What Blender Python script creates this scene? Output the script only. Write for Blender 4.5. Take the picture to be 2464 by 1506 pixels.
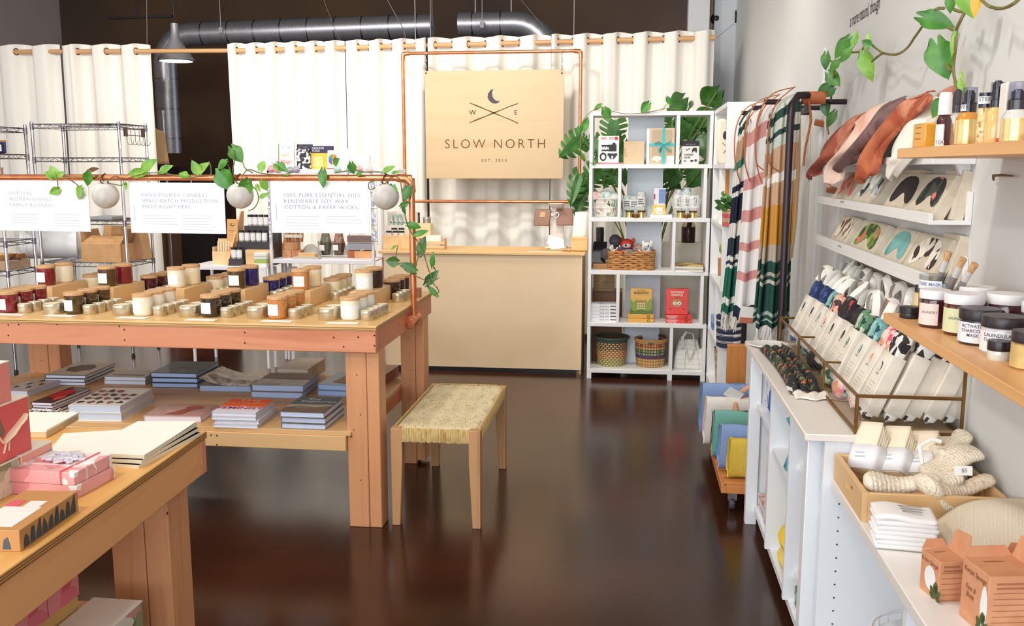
import bpy, bmesh, math, random
from mathutils import Vector, Matrix, Euler
from math import sin, cos, pi, radians as rad
for o in list(bpy.data.objects): bpy.data.objects.remove(o)
scene = bpy.context.scene; COL = scene.collection
R = random.Random(7)
# ---------------------------------------------------------------- camera, world, light, exposure
F, YAW, PIT, H = 2235.0, rad(7.288), rad(8.94), 1.6
cam = bpy.data.objects.new('camera', bpy.data.cameras.new('camera')); COL.objects.link(cam)
cam.location = (0, 0, H); cam.rotation_euler = (pi/2 - PIT, 0, YAW)
cam.data.sensor_width = 36; cam.data.lens = 36*F/2464; cam.data.clip_start = .05
scene.camera = cam
W = bpy.data.worlds.new('daylight'); scene.world = W; W.use_nodes = True
W.node_tree.nodes['Background'].inputs[0].default_value = (.86, .93, 1, 1)
W.node_tree.nodes['Background'].inputs[1].default_value = 1.25
def area(name, loc, aim, sx, sy, power, col=(1, 1, 1), shape='RECTANGLE', spread=180):
    l = bpy.data.lights.new(name, 'AREA'); l.shape = shape; l.size = sx; l.size_y = sy
    l.energy = power; l.color = col; l.spread = rad(spread)
    o = bpy.data.objects.new(name, l); COL.objects.link(o); o.location = loc
    o.rotation_euler = (Vector(aim)-Vector(loc)).to_track_quat('-Z', 'Y').to_euler(); return o
def spot(name, loc, aim, power, ang=70, col=(1, .9, .76), r=.05, blend=.6):
    l = bpy.data.lights.new(name, 'SPOT'); l.energy = power; l.color = col; l.spot_size = rad(ang)
    l.spot_blend = blend; l.shadow_soft_size = r
    o = bpy.data.objects.new(name, l); COL.objects.link(o); o.location = loc
    o.rotation_euler = (Vector(aim)-Vector(loc)).to_track_quat('-Z', 'Y').to_euler(); return o
# the glazed storefront behind the camera, and the shop's ceiling lamps
area('storefront_daylight', (-2.6, -2.6, 2.0), (-2.6, 5, 1.3), 7.5, 2.4, 165, (.88, .94, 1))
area('side_window_daylight', (-6.6, 2.2, 1.9), (0, 4.0, 1.0), 5.0, 2.4, 40, (1, .95, .88))
for i, (x, y, p, ax, ay, az) in enumerate([(-4.6, 5.2, 100, -4.6, 8.6, 1.2), (-3.0, 6.6, 85, -3.0, 8.6, 1.3), (-1.2, 6.4, 70, -1.2, 8.3, 1.5),
        (-.15, 5.3, 66, .05, 7.2, .8), (-2.0, 2.6, 42, -1.9, 4.3, .9), (-.5, 2.2, 48, .9, 3.6, 1.3), (-1.9, .6, 70, -1.75, 2.2, .75), (-3.4, 3.4, 36, -3.0, 4.4, .9)]):
    area('ceiling_lamp_light', (x, y, 3.35), (ax, ay, az), 0.28, 0.28, p*.27, (1, .94, .86), 'DISK', 150)
vs = scene.view_settings
scene.display_settings.display_device = 'sRGB'
vs.view_transform = 'Standard'; vs.look = 'None'; vs.exposure = 0.3; vs.gamma = 1; vs.use_curve_mapping = False
# ---------------------------------------------------------------- pixel -> place (2464 x 1506 frame)
_fw = Vector((-sin(YAW)*cos(PIT), cos(YAW)*cos(PIT), -sin(PIT))); _r = Vector((cos(YAW), sin(YAW), 0)); _u = _r.cross(_fw)
CAM = Vector((0, 0, H))
def ray(x, y): return _r*(x-1232) - _u*(y-753) + _fw*F
def aZ(x, y, z): d = ray(x, y); return CAM + d*((z-H)/d.z)
def aY(x, y, Y): d = ray(x, y); return CAM + d*(Y/d.y)
def aX(x, y, X): d = ray(x, y); return CAM + d*(X/d.x)
# ---------------------------------------------------------------- materials
def lin(h):
    h = h.lstrip('#'); c = [int(h[i:i+2], 16)/255 for i in (0, 2, 4)]
    return tuple(v/12.92 if v <= .04045 else ((v+.055)/1.055)**2.4 for v in c) + (1,)
_M = {}
def _new(key):
    mt = bpy.data.materials.new(key); mt.use_nodes = True; nt = mt.node_tree
    return mt, nt, nt.nodes, nt.links, nt.nodes['Principled BSDF']
def m(h, rough=.5, metal=0, coat=0, spec=.5, emit=0, alpha=1):
    k = ('m', h, rough, metal, coat, spec, emit, alpha)
    if k in _M: return _M[k]
    mt, nt, N, L, b = _new('plain_' + h.strip('#'))
    b.inputs['Base Color'].default_value = lin(h); b.inputs['Roughness'].default_value = rough
    b.inputs['Metallic'].default_value = metal; b.inputs['Coat Weight'].default_value = coat
    b.inputs['Coat Roughness'].default_value = .05; b.inputs['Specular IOR Level'].default_value = spec
    if emit: b.inputs['Emission Color'].default_value = lin(h); b.inputs['Emission Strength'].default_value = emit
    _M[k] = mt; return mt
def _coord(N, L, scale, kind='Object'):
    tc = N.new('ShaderNodeTexCoord'); mp = N.new('ShaderNodeMapping'); mp.inputs['Scale'].default_value = scale
    L.new(tc.outputs[kind], mp.inputs['Vector']); return mp.outputs[0]
def _ramp(N, cols, interp='LINEAR', pos=None):
    r = N.new('ShaderNodeValToRGB'); e = r.color_ramp; e.interpolation = interp
    n = len(cols)
    pos = pos or [i/max(1, (n if interp == 'CONSTANT' else n-1)) for i in range(n)]
    while len(e.elements) < n: e.elements.new(.5)
    for i, c in enumerate(cols): e.elements[i].position = pos[i]
    for i, c in enumerate(cols): e.elements[i].color = lin(c)
    return r
def wood(a, b_, axis='X', sc=1.0, rough=.45, bump=.15):
    k = ('wood', a, b_, axis, sc, rough)
    if k in _M: return _M[k]
    mt, nt, N, L, b = _new('wood_' + a.strip('#'))
    s = [14*sc]*3; s['XYZ'.index(axis)] = .9*sc
    v = _coord(N, L, s)
    n = N.new('ShaderNodeTexNoise'); n.inputs['Scale'].default_value = 1; n.inputs['Detail'].default_value = 5; n.inputs['Distortion'].default_value = .9
    L.new(v, n.inputs['Vector'])
    r = _ramp(N, [b_, a, a, b_], pos=[.25, .45, .6, .8]); L.new(n.outputs[0], r.inputs[0])
    L.new(r.outputs[0], b.inputs['Base Color']); b.inputs['Roughness'].default_value = rough
    bp = N.new('ShaderNodeBump'); bp.inputs['Strength'].default_value = bump; bp.inputs['Distance'].default_value = .002
    L.new(n.outputs[0], bp.inputs['Height']); L.new(bp.outputs[0], b.inputs['Normal'])
    _M[k] = mt; return mt
def mottle(cols, scale=8, rough=.6, bump=0, detail=3, metal=0, kind='Object', coat=0, pos=None, stretch=(1, 1, 1), dist=0):
    k = ('mot', tuple(cols), scale, rough, bump, metal, kind, stretch, tuple(pos or ()))
    if k in _M: return _M[k]
    mt, nt, N, L, b = _new('mottled_' + cols[0].strip('#'))
    v = _coord(N, L, stretch, kind); n = N.new('ShaderNodeTexNoise'); n.inputs['Scale'].default_value = scale
    n.inputs['Detail'].default_value = detail; n.inputs['Distortion'].default_value = dist; L.new(v, n.inputs['Vector'])
    r = _ramp(N, cols, pos=pos or [.3+.4*i/(len(cols)-1) for i in range(len(cols))]); L.new(n.outputs[0], r.inputs[0])
    L.new(r.outputs[0], b.inputs['Base Color']); b.inputs['Roughness'].default_value = rough
    b.inputs['Metallic'].default_value = metal; b.inputs['Coat Weight'].default_value = coat
    if bump:
        bp = N.new('ShaderNodeBump'); bp.inputs['Strength'].default_value = bump; bp.inputs['Distance'].default_value = .004
        L.new(n.outputs[0], bp.inputs['Height']); L.new(bp.outputs[0], b.inputs['Normal'])
    _M[k] = mt; return mt
def cells(cols, scale=20, rough=.7, kind='Object', stretch=(1, 1, 1), weights=None, warp=.35):
    """printed pattern: blotches of flat colours"""
    k = ('cell', tuple(cols), scale, rough, kind, stretch, tuple(weights or ()), warp)
    if k in _M: return _M[k]
    mt, nt, N, L, b = _new('print_' + cols[0].strip('#'))
    v = _coord(N, L, stretch, kind); n = N.new('ShaderNodeTexNoise'); n.inputs['Scale'].default_value = scale*.7
    L.new(v, n.inputs['Vector'])
    mx = N.new('ShaderNodeMix'); mx.data_type = 'VECTOR'; mx.inputs[0].default_value = warp/scale*3
    L.new(v, mx.inputs[4]); L.new(n.outputs['Color'], mx.inputs[5])
    vo = N.new('ShaderNodeTexVoronoi'); vo.inputs['Scale'].default_value = scale; L.new(mx.outputs[1], vo.inputs['Vector'])
    sp = N.new('ShaderNodeSeparateColor'); L.new(vo.outputs['Color'], sp.inputs[0])
    r = _ramp(N, cols, 'CONSTANT', weights); L.new(sp.outputs[0], r.inputs[0]); L.new(r.outputs[0], b.inputs['Base Color'])
    b.inputs['Roughness'].default_value = rough; _M[k] = mt; return mt
def weave(a, b_, sx, sy, rough=.8, bump=.5, mortar=None, kind='UV', offset=.5, ms=.03):
    """woven / bricked surface in UV space"""
    k = ('weave', a, b_, sx, sy, mortar, kind, offset)
    if k in _M: return _M[k]
    mt, nt, N, L, b = _new('woven_' + a.strip('#'))
    v = _coord(N, L, (sx, sy, 1), kind); t = N.new('ShaderNodeTexBrick'); t.offset = offset
    t.inputs['Color1'].default_value = lin(a); t.inputs['Color2'].default_value = lin(b_); t.inputs['Mortar'].default_value = lin(mortar or b_)
    t.inputs['Scale'].default_value = 1; t.inputs['Mortar Size'].default_value = ms; t.inputs['Brick Width'].default_value = 1; t.inputs['Row Height'].default_value = 1
    L.new(v, t.inputs['Vector']); L.new(t.outputs[0], b.inputs['Base Color']); b.inputs['Roughness'].default_value = rough
    bp = N.new('ShaderNodeBump'); bp.inputs['Strength'].default_value = bump; bp.inputs['Distance'].default_value = .004; bp.invert = True
    L.new(t.outputs[1], bp.inputs['Height']); L.new(bp.outputs[0], b.inputs['Normal']); _M[k] = mt; return mt
def bands(cols, pos, kind='UV', axis=1, rough=.85, noise=.0, bump=.4, mirror=False):
    """stripes across a textile"""
    k = ('bands', tuple(cols), tuple(pos), kind, axis, noise)
    if k in _M: return _M[k]
    mt, nt, N, L, b = _new('striped_' + cols[0].strip('#'))
    v = _coord(N, L, (1, 1, 1), kind); s = N.new('ShaderNodeSeparateXYZ'); L.new(v, s.inputs[0]); src = s.outputs[axis]
    if mirror:
        for op, val in (('SUBTRACT', .5), ('ABSOLUTE', 0), ('SUBTRACT', None)):
            q = N.new('ShaderNodeMath'); q.operation = op
            if val is None: q.inputs[0].default_value = .5; L.new(src, q.inputs[1])
            else: L.new(src, q.inputs[0]); q.inputs[1].default_value = val
            src = q.outputs[0]
    if noise:
        n = N.new('ShaderNodeTexNoise'); n.inputs['Scale'].default_value = 12; L.new(v, n.inputs['Vector'])
        ma = N.new('ShaderNodeMath'); ma.operation = 'MULTIPLY_ADD'; ma.inputs[1].default_value = noise; L.new(n.outputs[0], ma.inputs[0]); L.new(src, ma.inputs[2]); src = ma.outputs[0]
    r = _ramp(N, cols, 'CONSTANT', pos); L.new(src, r.inputs[0]); L.new(r.outputs[0], b.inputs['Base Color']); b.inputs['Roughness'].default_value = rough
    if bump:
        n2 = N.new('ShaderNodeTexNoise'); n2.inputs['Scale'].default_value = 160; v2 = _coord(N, L, (1, 1, 1)); L.new(v2, n2.inputs['Vector'])
        bp = N.new('ShaderNodeBump'); bp.inputs['Strength'].default_value = bump; bp.inputs['Distance'].default_value = .003
        L.new(n2.outputs[0], bp.inputs['Height']); L.new(bp.outputs[0], b.inputs['Normal'])
    _M[k] = mt; return mt
def cloth(h, bump=.35, sc=120, rough=.9):
    k = ('cloth', h, bump, sc)
    if k in _M: return _M[k]
    mt, nt, N, L, b = _new('cloth_' + h.strip('#')); b.inputs['Base Color'].default_value = lin(h); b.inputs['Roughness'].default_value = rough
    b.inputs['Specular IOR Level'].default_value = .2
    v = _coord(N, L, (1, 1, 1)); n = N.new('ShaderNodeTexNoise'); n.inputs['Scale'].default_value = sc; L.new(v, n.inputs['Vector'])
    bp = N.new('ShaderNodeBump'); bp.inputs['Strength'].default_value = bump; bp.inputs['Distance'].default_value = .004
    L.new(n.outputs[0], bp.inputs['Height']); L.new(bp.outputs[0], b.inputs['Normal']); _M[k] = mt; return mt
def clear(tint='#ffffff', gloss=.18):
    """thin clear glass pane: lets light straight through, with a fresnel sheen"""
    k = ('clear', tint, gloss)
    if k in _M: return _M[k]
    mt, nt, N, L, b = _new('clear_glass'); out = N['Material Output']
    t = N.new('ShaderNodeBsdfTransparent'); t.inputs[0].default_value = lin(tint); g = N.new('ShaderNodeBsdfGlossy'); g.inputs['Roughness'].default_value = .03
    f0 = N.new('ShaderNodeLayerWeight'); f0.inputs[0].default_value = .5; f1 = N.new('ShaderNodeMath'); f1.operation = 'POWER'; f1.inputs[1].default_value = 5; L.new(f0.outputs['Facing'], f1.inputs[0])
    f = N.new('ShaderNodeMath'); f.operation = 'MULTIPLY_ADD'; f.inputs[1].default_value = gloss*1.6; f.inputs[2].default_value = .03; L.new(f1.outputs[0], f.inputs[0])
    mx = N.new('ShaderNodeMixShader'); L.new(f.outputs[0], mx.inputs[0]); L.new(t.outputs[0], mx.inputs[1]); L.new(g.outputs[0], mx.inputs[2])
    L.new(mx.outputs[0], out.inputs[0]); _M[k] = mt; return mt
WHITE = m('#f1efeb', .38); PAPER = m('#f6f4ee', .7); INK = m('#3a3a3a', .8); GREY = m('#b9bcc2', .8)
PLY = wood('#eed3a2', '#e2bf86', 'X', .5); PLYD = wood('#dcae72', '#c48f50', 'X', 1); FIR = wood('#d9906a', '#c5764f', 'X', 1); FIRZ = wood('#d99b6c', '#c8835a', 'Z', 1); FIRY = wood('#d0805c', '#b9694a', 'Y', 1)
PINE = wood('#eac795', '#dcb078', 'Y', .8); CORK = mottle(['#c79a6a', '#d8ae80', '#b98756'], 90, .8); COPPER = mottle(['#d07a50', '#e59a70'], 14, .3, metal=.78)
CHROME = m('#c9c9d2', .18, 1); BRASS = m('#8a6a3e', .35, 1); BLACK = m('#1d1a1c', .4); DARK = m('#33302f', .6); CARD = mottle(['#c2925f', '#cfa173'], 12, .85); LEATHER = m('#b5673f', .5)
LEAF = mottle(['#2f6a1e', '#43802a', '#5f9a38'], 16, .38, kind='Object'); LEAFD = mottle(['#2c5622', '#3c6c2e', '#4e8040'], 14, .35); LEAFY = mottle(['#5a9230', '#78aa3c', '#98bf58'], 16, .38); STEM = m('#7a7440', .6); KRAFT = mottle(['#cfc3ae', '#d8cdb9'], 30, .85)
# ---------------------------------------------------------------- mesh builder
I4 = Matrix.Identity(4)
class B:
    def __init__(s, root=None, M=None):
        s.v = []; s.f = []; s.uv = []; s.mi = []; s.m = 0
        s.M = (M or I4) if root is None else root.matrix_basis.inverted() @ (M or I4)
        s.has_uv = False
    def add(s, vs, fs, uvs=None):
        o = len(s.v); s.v += [s.M @ Vector(p) for p in vs]
        for i, f in enumerate(fs):
            s.f.append([o+k for k in f]); s.mi.append(s.m); s.uv.append(uvs[i] if uvs else None)
        if uvs: s.has_uv = True
        return s
    def box(s, x0, x1, y0, y1, z0, z1):
        vs = [(x, y, z) for z in (z0, z1) for y in (y0, y1) for x in (x0, x1)]
        return s.add(vs, [(0, 2, 3, 1), (4, 5, 7, 6), (0, 1, 5, 4), (2, 6, 7, 3), (0, 4, 6, 2), (1, 3, 7, 5)])
    def obox(s, c, d, rot=(0, 0, 0)):
        K = s.M; s.M = K @ Matrix.Translation(c) @ Euler(rot).to_matrix().to_4x4()
        s.box(-d[0]/2, d[0]/2, -d[1]/2, d[1]/2, -d[2]/2, d[2]/2); s.M = K; return s
    def grid(s, nu, nv, fn, closed_u=False, ur=1, vr=1):
        vs = [fn(i/nu, j/nv) for j in range(nv+1) for i in range(nu if closed_u else nu+1)]
        w = nu if closed_u else nu+1; fs = []; uvs = []
        for j in range(nv):
            for i in range(nu):
                a, b_ = j*w+i, j*w+(i+1) % w
                fs.append((a, b_, b_+w, a+w)); uvs.append([(i/nu*ur, j/nv*vr), ((i+1)/nu*ur, j/nv*vr), ((i+1)/nu*ur, (j+1)/nv*vr), (i/nu*ur, (j+1)/nv*vr)])
        return s.add(vs, fs, uvs)
    def lathe(s, prof, c=(0, 0, 0), n=24, cap=True, sq=1, ax='Z'):
        tot = sum(math.hypot(prof[i+1][0]-prof[i][0], prof[i+1][1]-prof[i][1]) for i in range(len(prof)-1)) or 1
        vs = []; fs = []; uvs = []; d = 0
        for j, (r, z) in enumerate(prof):
            for i in range(n):
                a = 2*pi*i/n; p = (r*cos(a), r*sin(a)*sq, z)
                if ax == 'X': p = (p[2], p[0], p[1])
                if ax == 'Y': p = (p[0], p[2], p[1])
                vs.append((c[0]+p[0], c[1]+p[1], c[2]+p[2]))
        for j in range(len(prof)-1):
            e = d + math.hypot(prof[j+1][0]-prof[j][0], prof[j+1][1]-prof[j][1])/tot
            for i in range(n):
                k = (i+1) % n; f = (j*n+i, j*n+k, (j+1)*n+k, (j+1)*n+i)
                fs.append(f if ax != 'Y' else f[::-1]); q = [(i/n, d), ((i+1)/n, d), ((i+1)/n, e), (i/n, e)]; uvs.append(q if ax != 'Y' else q[::-1])
            d = e
        if cap:
            if prof[0][0] > 1e-5: fs.append(tuple(range(n))[::-1]); uvs.append([(0, 0)]*n)
            if prof[-1][0] > 1e-5: fs.append(tuple((len(prof)-1)*n+i for i in range(n))); uvs.append([(0, 1)]*n)
        return s.add(vs, fs, uvs)
    def cyl(s, p0, p1, r0, r1=None, n=12): return s.tube([p0, p1], [r0, r0 if r1 is None else r1], n)
    def tube(s, pts, r, n=8, closed=False, flat=1):
        pts = [Vector(p) for p in pts]; k = len(pts); rs = r if isinstance(r, (list, tuple)) else [r]*k
        vs = []; nrm = None
        for i in range(k):
            if closed: t = pts[(i+1) % k]-pts[i-1]
            else: t = pts[min(i+1, k-1)]-pts[max(i-1, 0)]
            t = t.normalized() if t.length > 1e-9 else Vector((0, 0, 1))
            if nrm is None:
                nrm = t.cross(Vector((0, 0, 1)));
                if nrm.length < .1: nrm = t.cross(Vector((0, 1, 0)))
            nrm = (nrm - t*nrm.dot(t)); nrm.normalize(); bn = t.cross(nrm)
            for j in range(n):
                a = 2*pi*j/n; vs.append(pts[i] + nrm*cos(a)*rs[i] + bn*sin(a)*rs[i]*flat)
        fs = []; uvs = []
        for i in range(k if closed else k-1):
            for j in range(n):
                a = i*n+j; b_ = i*n+(j+1) % n; c = ((i+1) % k)*n+(j+1) % n; d = ((i+1) % k)*n+j
                fs.append((a, b_, c, d)); uvs.append([(j/n, i/k), ((j+1)/n, i/k), ((j+1)/n, (i+1)/k), (j/n, (i+1)/k)])
        if not closed:
            fs.append(tuple(range(n))[::-1]); uvs.append([(0, 0)]*n); fs.append(tuple((k-1)*n+j for j in range(n))); uvs.append([(0, 1)]*n)
        return s.add(vs, fs, uvs)
    def poly(s, pts, h=.0, nrm=(0, 0, 1)):
        """flat outline (3-D points), optionally given thickness h along nrm"""
        n = len(pts); q = Vector(nrm)*h
        if h == 0: return s.add(pts, [tuple(range(n))])
        vs = [Vector(p) for p in pts]+[Vector(p)+q for p in pts]
        return s.add(vs, [tuple(range(n))[::-1], tuple(range(n, 2*n))]+[(i, (i+1) % n, n+(i+1) % n, n+i) for i in range(n)])
    def ball(s, c, r, n=14, sc=(1, 1, 1)):
        k = n//2; pr = [(max(1e-6, r*sin(pi*i/k)), -r*cos(pi*i/k)) for i in range(k+1)]
        K = s.M; s.M = K @ Matrix.Translation(c) @ Matrix.Diagonal((*sc, 1)); s.lathe(pr, n=n, cap=False); s.M = K; return s
def build(name, mb, mat, parent=None, bev=0, solid=0, sub=0, sharp=40, loc=None):
    me = bpy.data.meshes.new(name); me.from_pydata([tuple(p) for p in mb.v], [], mb.f)
    for q in (mat if isinstance(mat, (list, tuple)) else [mat]): me.materials.append(q)
    me.polygons.foreach_set('material_index', mb.mi)
    if mb.has_uv:
        u = me.uv_layers.new(); flat = []
        for f, w in zip(mb.f, mb.uv):
            for p in (w or [(0, 0)]*len(f)): flat += p
        u.data.foreach_set('uv', flat)
    me.polygons.foreach_set('use_smooth', [True]*len(mb.f)); me.set_sharp_from_angle(angle=rad(sharp)); me.update()
    o = bpy.data.objects.new(name, me); COL.objects.link(o)
    if parent: o.parent = parent
    if loc: o.location = loc
    if solid: q = o.modifiers.new('thickness', 'SOLIDIFY'); q.thickness = solid; q.offset = 0
    if bev: q = o.modifiers.new('bevel', 'BEVEL'); q.width = bev; q.segments = 2; q.limit_method = 'ANGLE'
    if sub: q = o.modifiers.new('smooth', 'SUBSURF'); q.levels = q.render_levels = sub
    return o
def tag(o, label, cat, group=None, kind=None):
    o['label'] = label; o['category'] = cat
    if group: o['group'] = group
    if kind: o['kind'] = kind
    return o
def thing(name, label, cat, loc=(0, 0, 0), rz=0, group=None):
    o = bpy.data.objects.new(name, None); COL.objects.link(o); o.empty_display_size = .02
    o.matrix_basis = Matrix.Translation(loc) @ Matrix.Rotation(rz, 4, 'Z') if not isinstance(rz, Matrix) else Matrix.Translation(loc) @ rz.to_4x4()
    return tag(o, label, cat, group)
def solo(name, mb, mat, label, cat, group=None, **kw): return tag(build(name, mb, mat, **kw), label, cat, group)
def struct(name, mb, mat, **kw): o = build(name, mb, mat, **kw); o['kind'] = 'structure'; return o
def dup(root, label, loc=None, rz=None, M=None, group=None):
    kids = [(c, [g for g in c.children]) for c in root.children]
    r = root.copy(); COL.objects.link(r); r['label'] = label
    if group: r['group'] = group
    if M is not None: r.matrix_basis = M
    elif loc is not None: r.matrix_basis = Matrix.Translation(loc) @ (Matrix.Rotation(rz, 4, 'Z') if rz is not None else root.matrix_basis.to_3x3().to_4x4())
    for c, gs in kids:
        k = c.copy(); COL.objects.link(k); k.parent = r
        for g in gs: h = g.copy(); COL.objects.link(h); h.parent = k
    return r
def repaint(root, mp):
    """give a copied thing its own colours: {part stem: material}"""
    for c in root.children:
        for o in [c]+list(c.children):
            n = o.name.split('.')[0]
            if n in mp: o.data = o.data.copy(); o.data.materials.clear(); [o.data.materials.append(q) for q in (mp[n] if isinstance(mp[n], (list, tuple)) else [mp[n]])]
    return root
def text(s, size, M, mat, parent, name='lettering', align='CENTER', thin=0, space=1.0, line=1.0, shear=0, sx=1):
    cu = bpy.data.curves.new('t', 'FONT'); cu.body = s; cu.size = size; cu.align_x = align; cu.align_y = 'CENTER'; cu.resolution_u = 4
    cu.offset = thin*size; cu.space_character = space; cu.space_line = line; cu.shear = shear
    t = bpy.data.objects.new('t', cu); me = bpy.data.meshes.new_from_object(t); me.name = name
    bpy.data.objects.remove(t); bpy.data.curves.remove(cu)
    K = (parent.matrix_basis.inverted() if parent else I4) @ M @ Matrix.Diagonal((sx, 1, 1, 1))
    me.transform(K); me.materials.clear(); me.materials.append(mat)
    o = bpy.data.objects.new(name, me); COL.objects.link(o)
    if parent: o.parent = parent
    return o
def frame(o, ex, ey):
    """matrix with origin o, local x along ex, y along ey"""
    ex = Vector(ex).normalized(); ey = Vector(ey); ez = ex.cross(ey).normalized(); ey = ez.cross(ex)
    M = Matrix((ex, ey, ez)).transposed().to_4x4(); M.translation = o; return M
FACE = lambda x, y, z: frame((x, y, z), (1, 0, 0), (0, 0, 1))          # upright, read from the shop's front
SIDE = lambda x, y, z: frame((x, y, z), (0, -1, 0), (0, 0, 1))         # upright on the right wall
FLAT = lambda x, y, z, a=0: Matrix.Translation((x, y, z)) @ Matrix.Rotation(a, 4, 'Z')
def lines(mb, M, w, rows, pitch, th=.0012, rag=.25):
    K = mb.M; mb.M = K @ M
    for i in range(rows):
        e = w*(1-rag*R.random()); y = -i*pitch; mb.add([(-w/2, y, 0), (-w/2+e, y, 0), (-w/2+e, y+th, 0), (-w/2, y+th, 0)], [(0, 1, 2, 3)])
    mb.M = K; return mb
def heart(mb, M, w, l, fold=.25, curl=.15, n=5):
    """heart-shaped leaf: stalk end at the origin, tip along +y, face along +z"""
    K = mb.M; mb.M = K @ M
    def fn(u, v):
        t = v; hw = w/2*(sin(pi*min(1, (t*.96+.04)**.62))**.8); a = 2*u-1
        y = l*t - (1-abs(2*abs(a)-1))*.16*l*(1-t)**3*2.2 + abs(a)*-.05*l
        return (a*hw, y, fold*abs(a)*hw - curl*l*t*t)
    mb.grid(n+1, n+2, fn); mb.M = K; return mb
ORD = ['first', 'second', 'third', 'fourth', 'fifth', 'sixth', 'seventh', 'eighth', 'ninth', 'tenth']
# ================================================================ the setting
b = B(); b.grid(1, 1, lambda u, v: (-8+9.2*u, -3+16*v, 0))
FLOOR = mottle(['#2b150d', '#3b1f13', '#50291a'], 1.1, .2, detail=6, coat=.0, pos=[.3, .5, .72])
struct('floor', b, FLOOR)
b = B(); b.box(.97, 1.12, -3, 10.1, 0, 4.2); struct('wall_right', b, mottle(['#d9dbda', '#dfe0de'], 1.2, .7))
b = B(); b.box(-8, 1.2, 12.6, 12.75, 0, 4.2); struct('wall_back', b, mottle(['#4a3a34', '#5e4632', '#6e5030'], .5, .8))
b = B(); b.box(-8.15, -8, -3, 12.7, 0, 4.2); struct('wall_left', b, m('#c6b4ae', .8))
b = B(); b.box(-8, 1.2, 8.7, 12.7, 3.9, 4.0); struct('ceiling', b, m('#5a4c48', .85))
b = B(); b.box(-8, 1.2, -3, 8.7, 3.9, 4.0); struct('ceiling', b, m('#d5cfc9', .85))
b = B(); b.box(.50, .70, 9.3, 9.5, 0, 3.9); struct('trim_1', b, m('#d9dadd', .6), bev=.004)
b = B(); b.box(.76, .97, 9.5, 9.9, 0, 3.9); struct('trim_2', b, m('#d4d8de', .6), bev=.004)
b = B(); b.box(.962, .972, 5.06, 5.1, 0, 2.2); struct('trim_3', b, m('#e9ebee', .45))
# wall lettering
o = text('a more natural, though', .078, SIDE(.967, 4.27, 2.25), m('#3b3634', .8), None, 'wall_lettering', sx=.72)
tag(o, 'small dark lettering of a phrase high on the right wall', 'lettering'); 
# ================================================================ curtains on their rod
CY = 8.6
def rodz(x): return 2.678 + (.044*(x+3.77)/4.47 if x > -3.77 else -.03*(x+3.77)/2.83)
b = B(); b.tube([(x, CY, rodz(x)) for x in (-6.9, -5.3, -3.77, -2, -.6, .7)], .021, 12)
solo('curtain_rod', b, wood('#d9a877', '#c8905e', 'X', 1), 'long round wooden rod the cream curtains hang from', 'curtain rod')
CLOTH = cloth('#f7f4ec', .12, 60)
def curtain(p0, p1, waves, ph, lab):
    x0, x1 = aY(p0, 115, CY).x, aY(p1, 105, CY).x; rr = random.Random(int(p0)+99)
    t = thing('curtain', lab, 'curtain', ((x0+x1)/2, CY, 0), group='cream grommet curtains')
    A = .062; jit = [rr.uniform(.75, 1.2) for _ in range(40)]
    def fn(u, v):
        x = x0+(x1-x0)*u; k = waves*u*2*pi+ph; a = A*jit[int(waves*u*2)]*(1-.25*(1-v))
        w = cos(k); y = CY + a*(w*1.15 if abs(w) < .8 else .92*(1 if w > 0 else -1)) + .02*sin(5*x+3*v)*(1-v)
        z = .05+(rodz(x)+.062-.05)*v + (.012*cos(k+.9) if v > .99 else 0)
        return (x+.012*sin(k*2)*v, y, z)
    build('cloth', B(t).grid(max(24, int(waves*18)), 10, fn), CLOTH, t, sharp=180)
    for i in range(int(waves*2)):
        u = (i*pi+pi/2-ph)/(2*pi*waves)
        if 0.01 < u < .99:
            x = x0+(x1-x0)*u; g = B(t); s_ = 1 if i % 2 else -1
            g.tube([(x+.012*sin(q*pi/6)*s_*1.2, CY+.03*sin(q*pi/6)*.8, rodz(x)+.03*cos(q*pi/6)) for q in range(12)], .0055, 6, closed=True)
            build('grommet', g, m('#8a5f3e', .35, .8), t)
curtain(-75, 136, 2.6, 2.2, 'cream curtain panel at the far left edge, left of a narrow slit')
curtain(140, 365, 3.2, .6, 'cream curtain panel whose right edge borders the dark doorway')
curtain(555, 822, 5.6, 2.9, 'cream curtain panel right of the dark doorway, gathered in tight folds')
curtain(824, 1024, 3.6, .5, 'cream curtain panel behind the left side of the copper frame')
curtain(1031, 1322, 3.6, 3.4, 'cream curtain panel directly behind the plywood sign')
curtain(1327, 1722, 5.4, 3.4, 'cream curtain panel behind the white back shelf, nearest the right wall')
cable = m('#a9a4a2', .4, .6)
def wire(pts, lab, r=.0022, name='cable', cat='cable'): return solo(name, B().tube(pts, r, 6), cable, lab, cat)
wire([aY(353, 0, CY)+Vector((0, 0, .9)), aY(353, 0, CY), aY(354, 108, CY)], 'thin straight cable holding up the rod left of the dark doorway')
wire([aY(779, -30, 9), aY(779, 0, 9), aY(800, 55, 8.8), aY(817, 95, CY)], 'thin slanting cable meeting the rod above the third curtain')
wire([aY(915, -40, 9), aY(935, 5, 9), aY(972, 72, 8.7), aY(976, 92, CY)], 'bent grey cable running down left of the copper frame', .004)
wire([aY(998, -60, CY), aY(998, 0, CY), aY(1000, 96, CY)], 'straight vertical cable beside the bent grey one', .003)
wire([aY(1240, -25, 9), aY(1254, 0, 9), aY(1300, 55, 8.8), aY(1326, 88, CY)], 'thin slanting cable meeting the rod right of the plywood sign')
wire([aX(1768, 55, .965), aY(1740, 78, 8.8), aY(1722, 92, CY)], 'short pale cord from the wall to the rod end')
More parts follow.
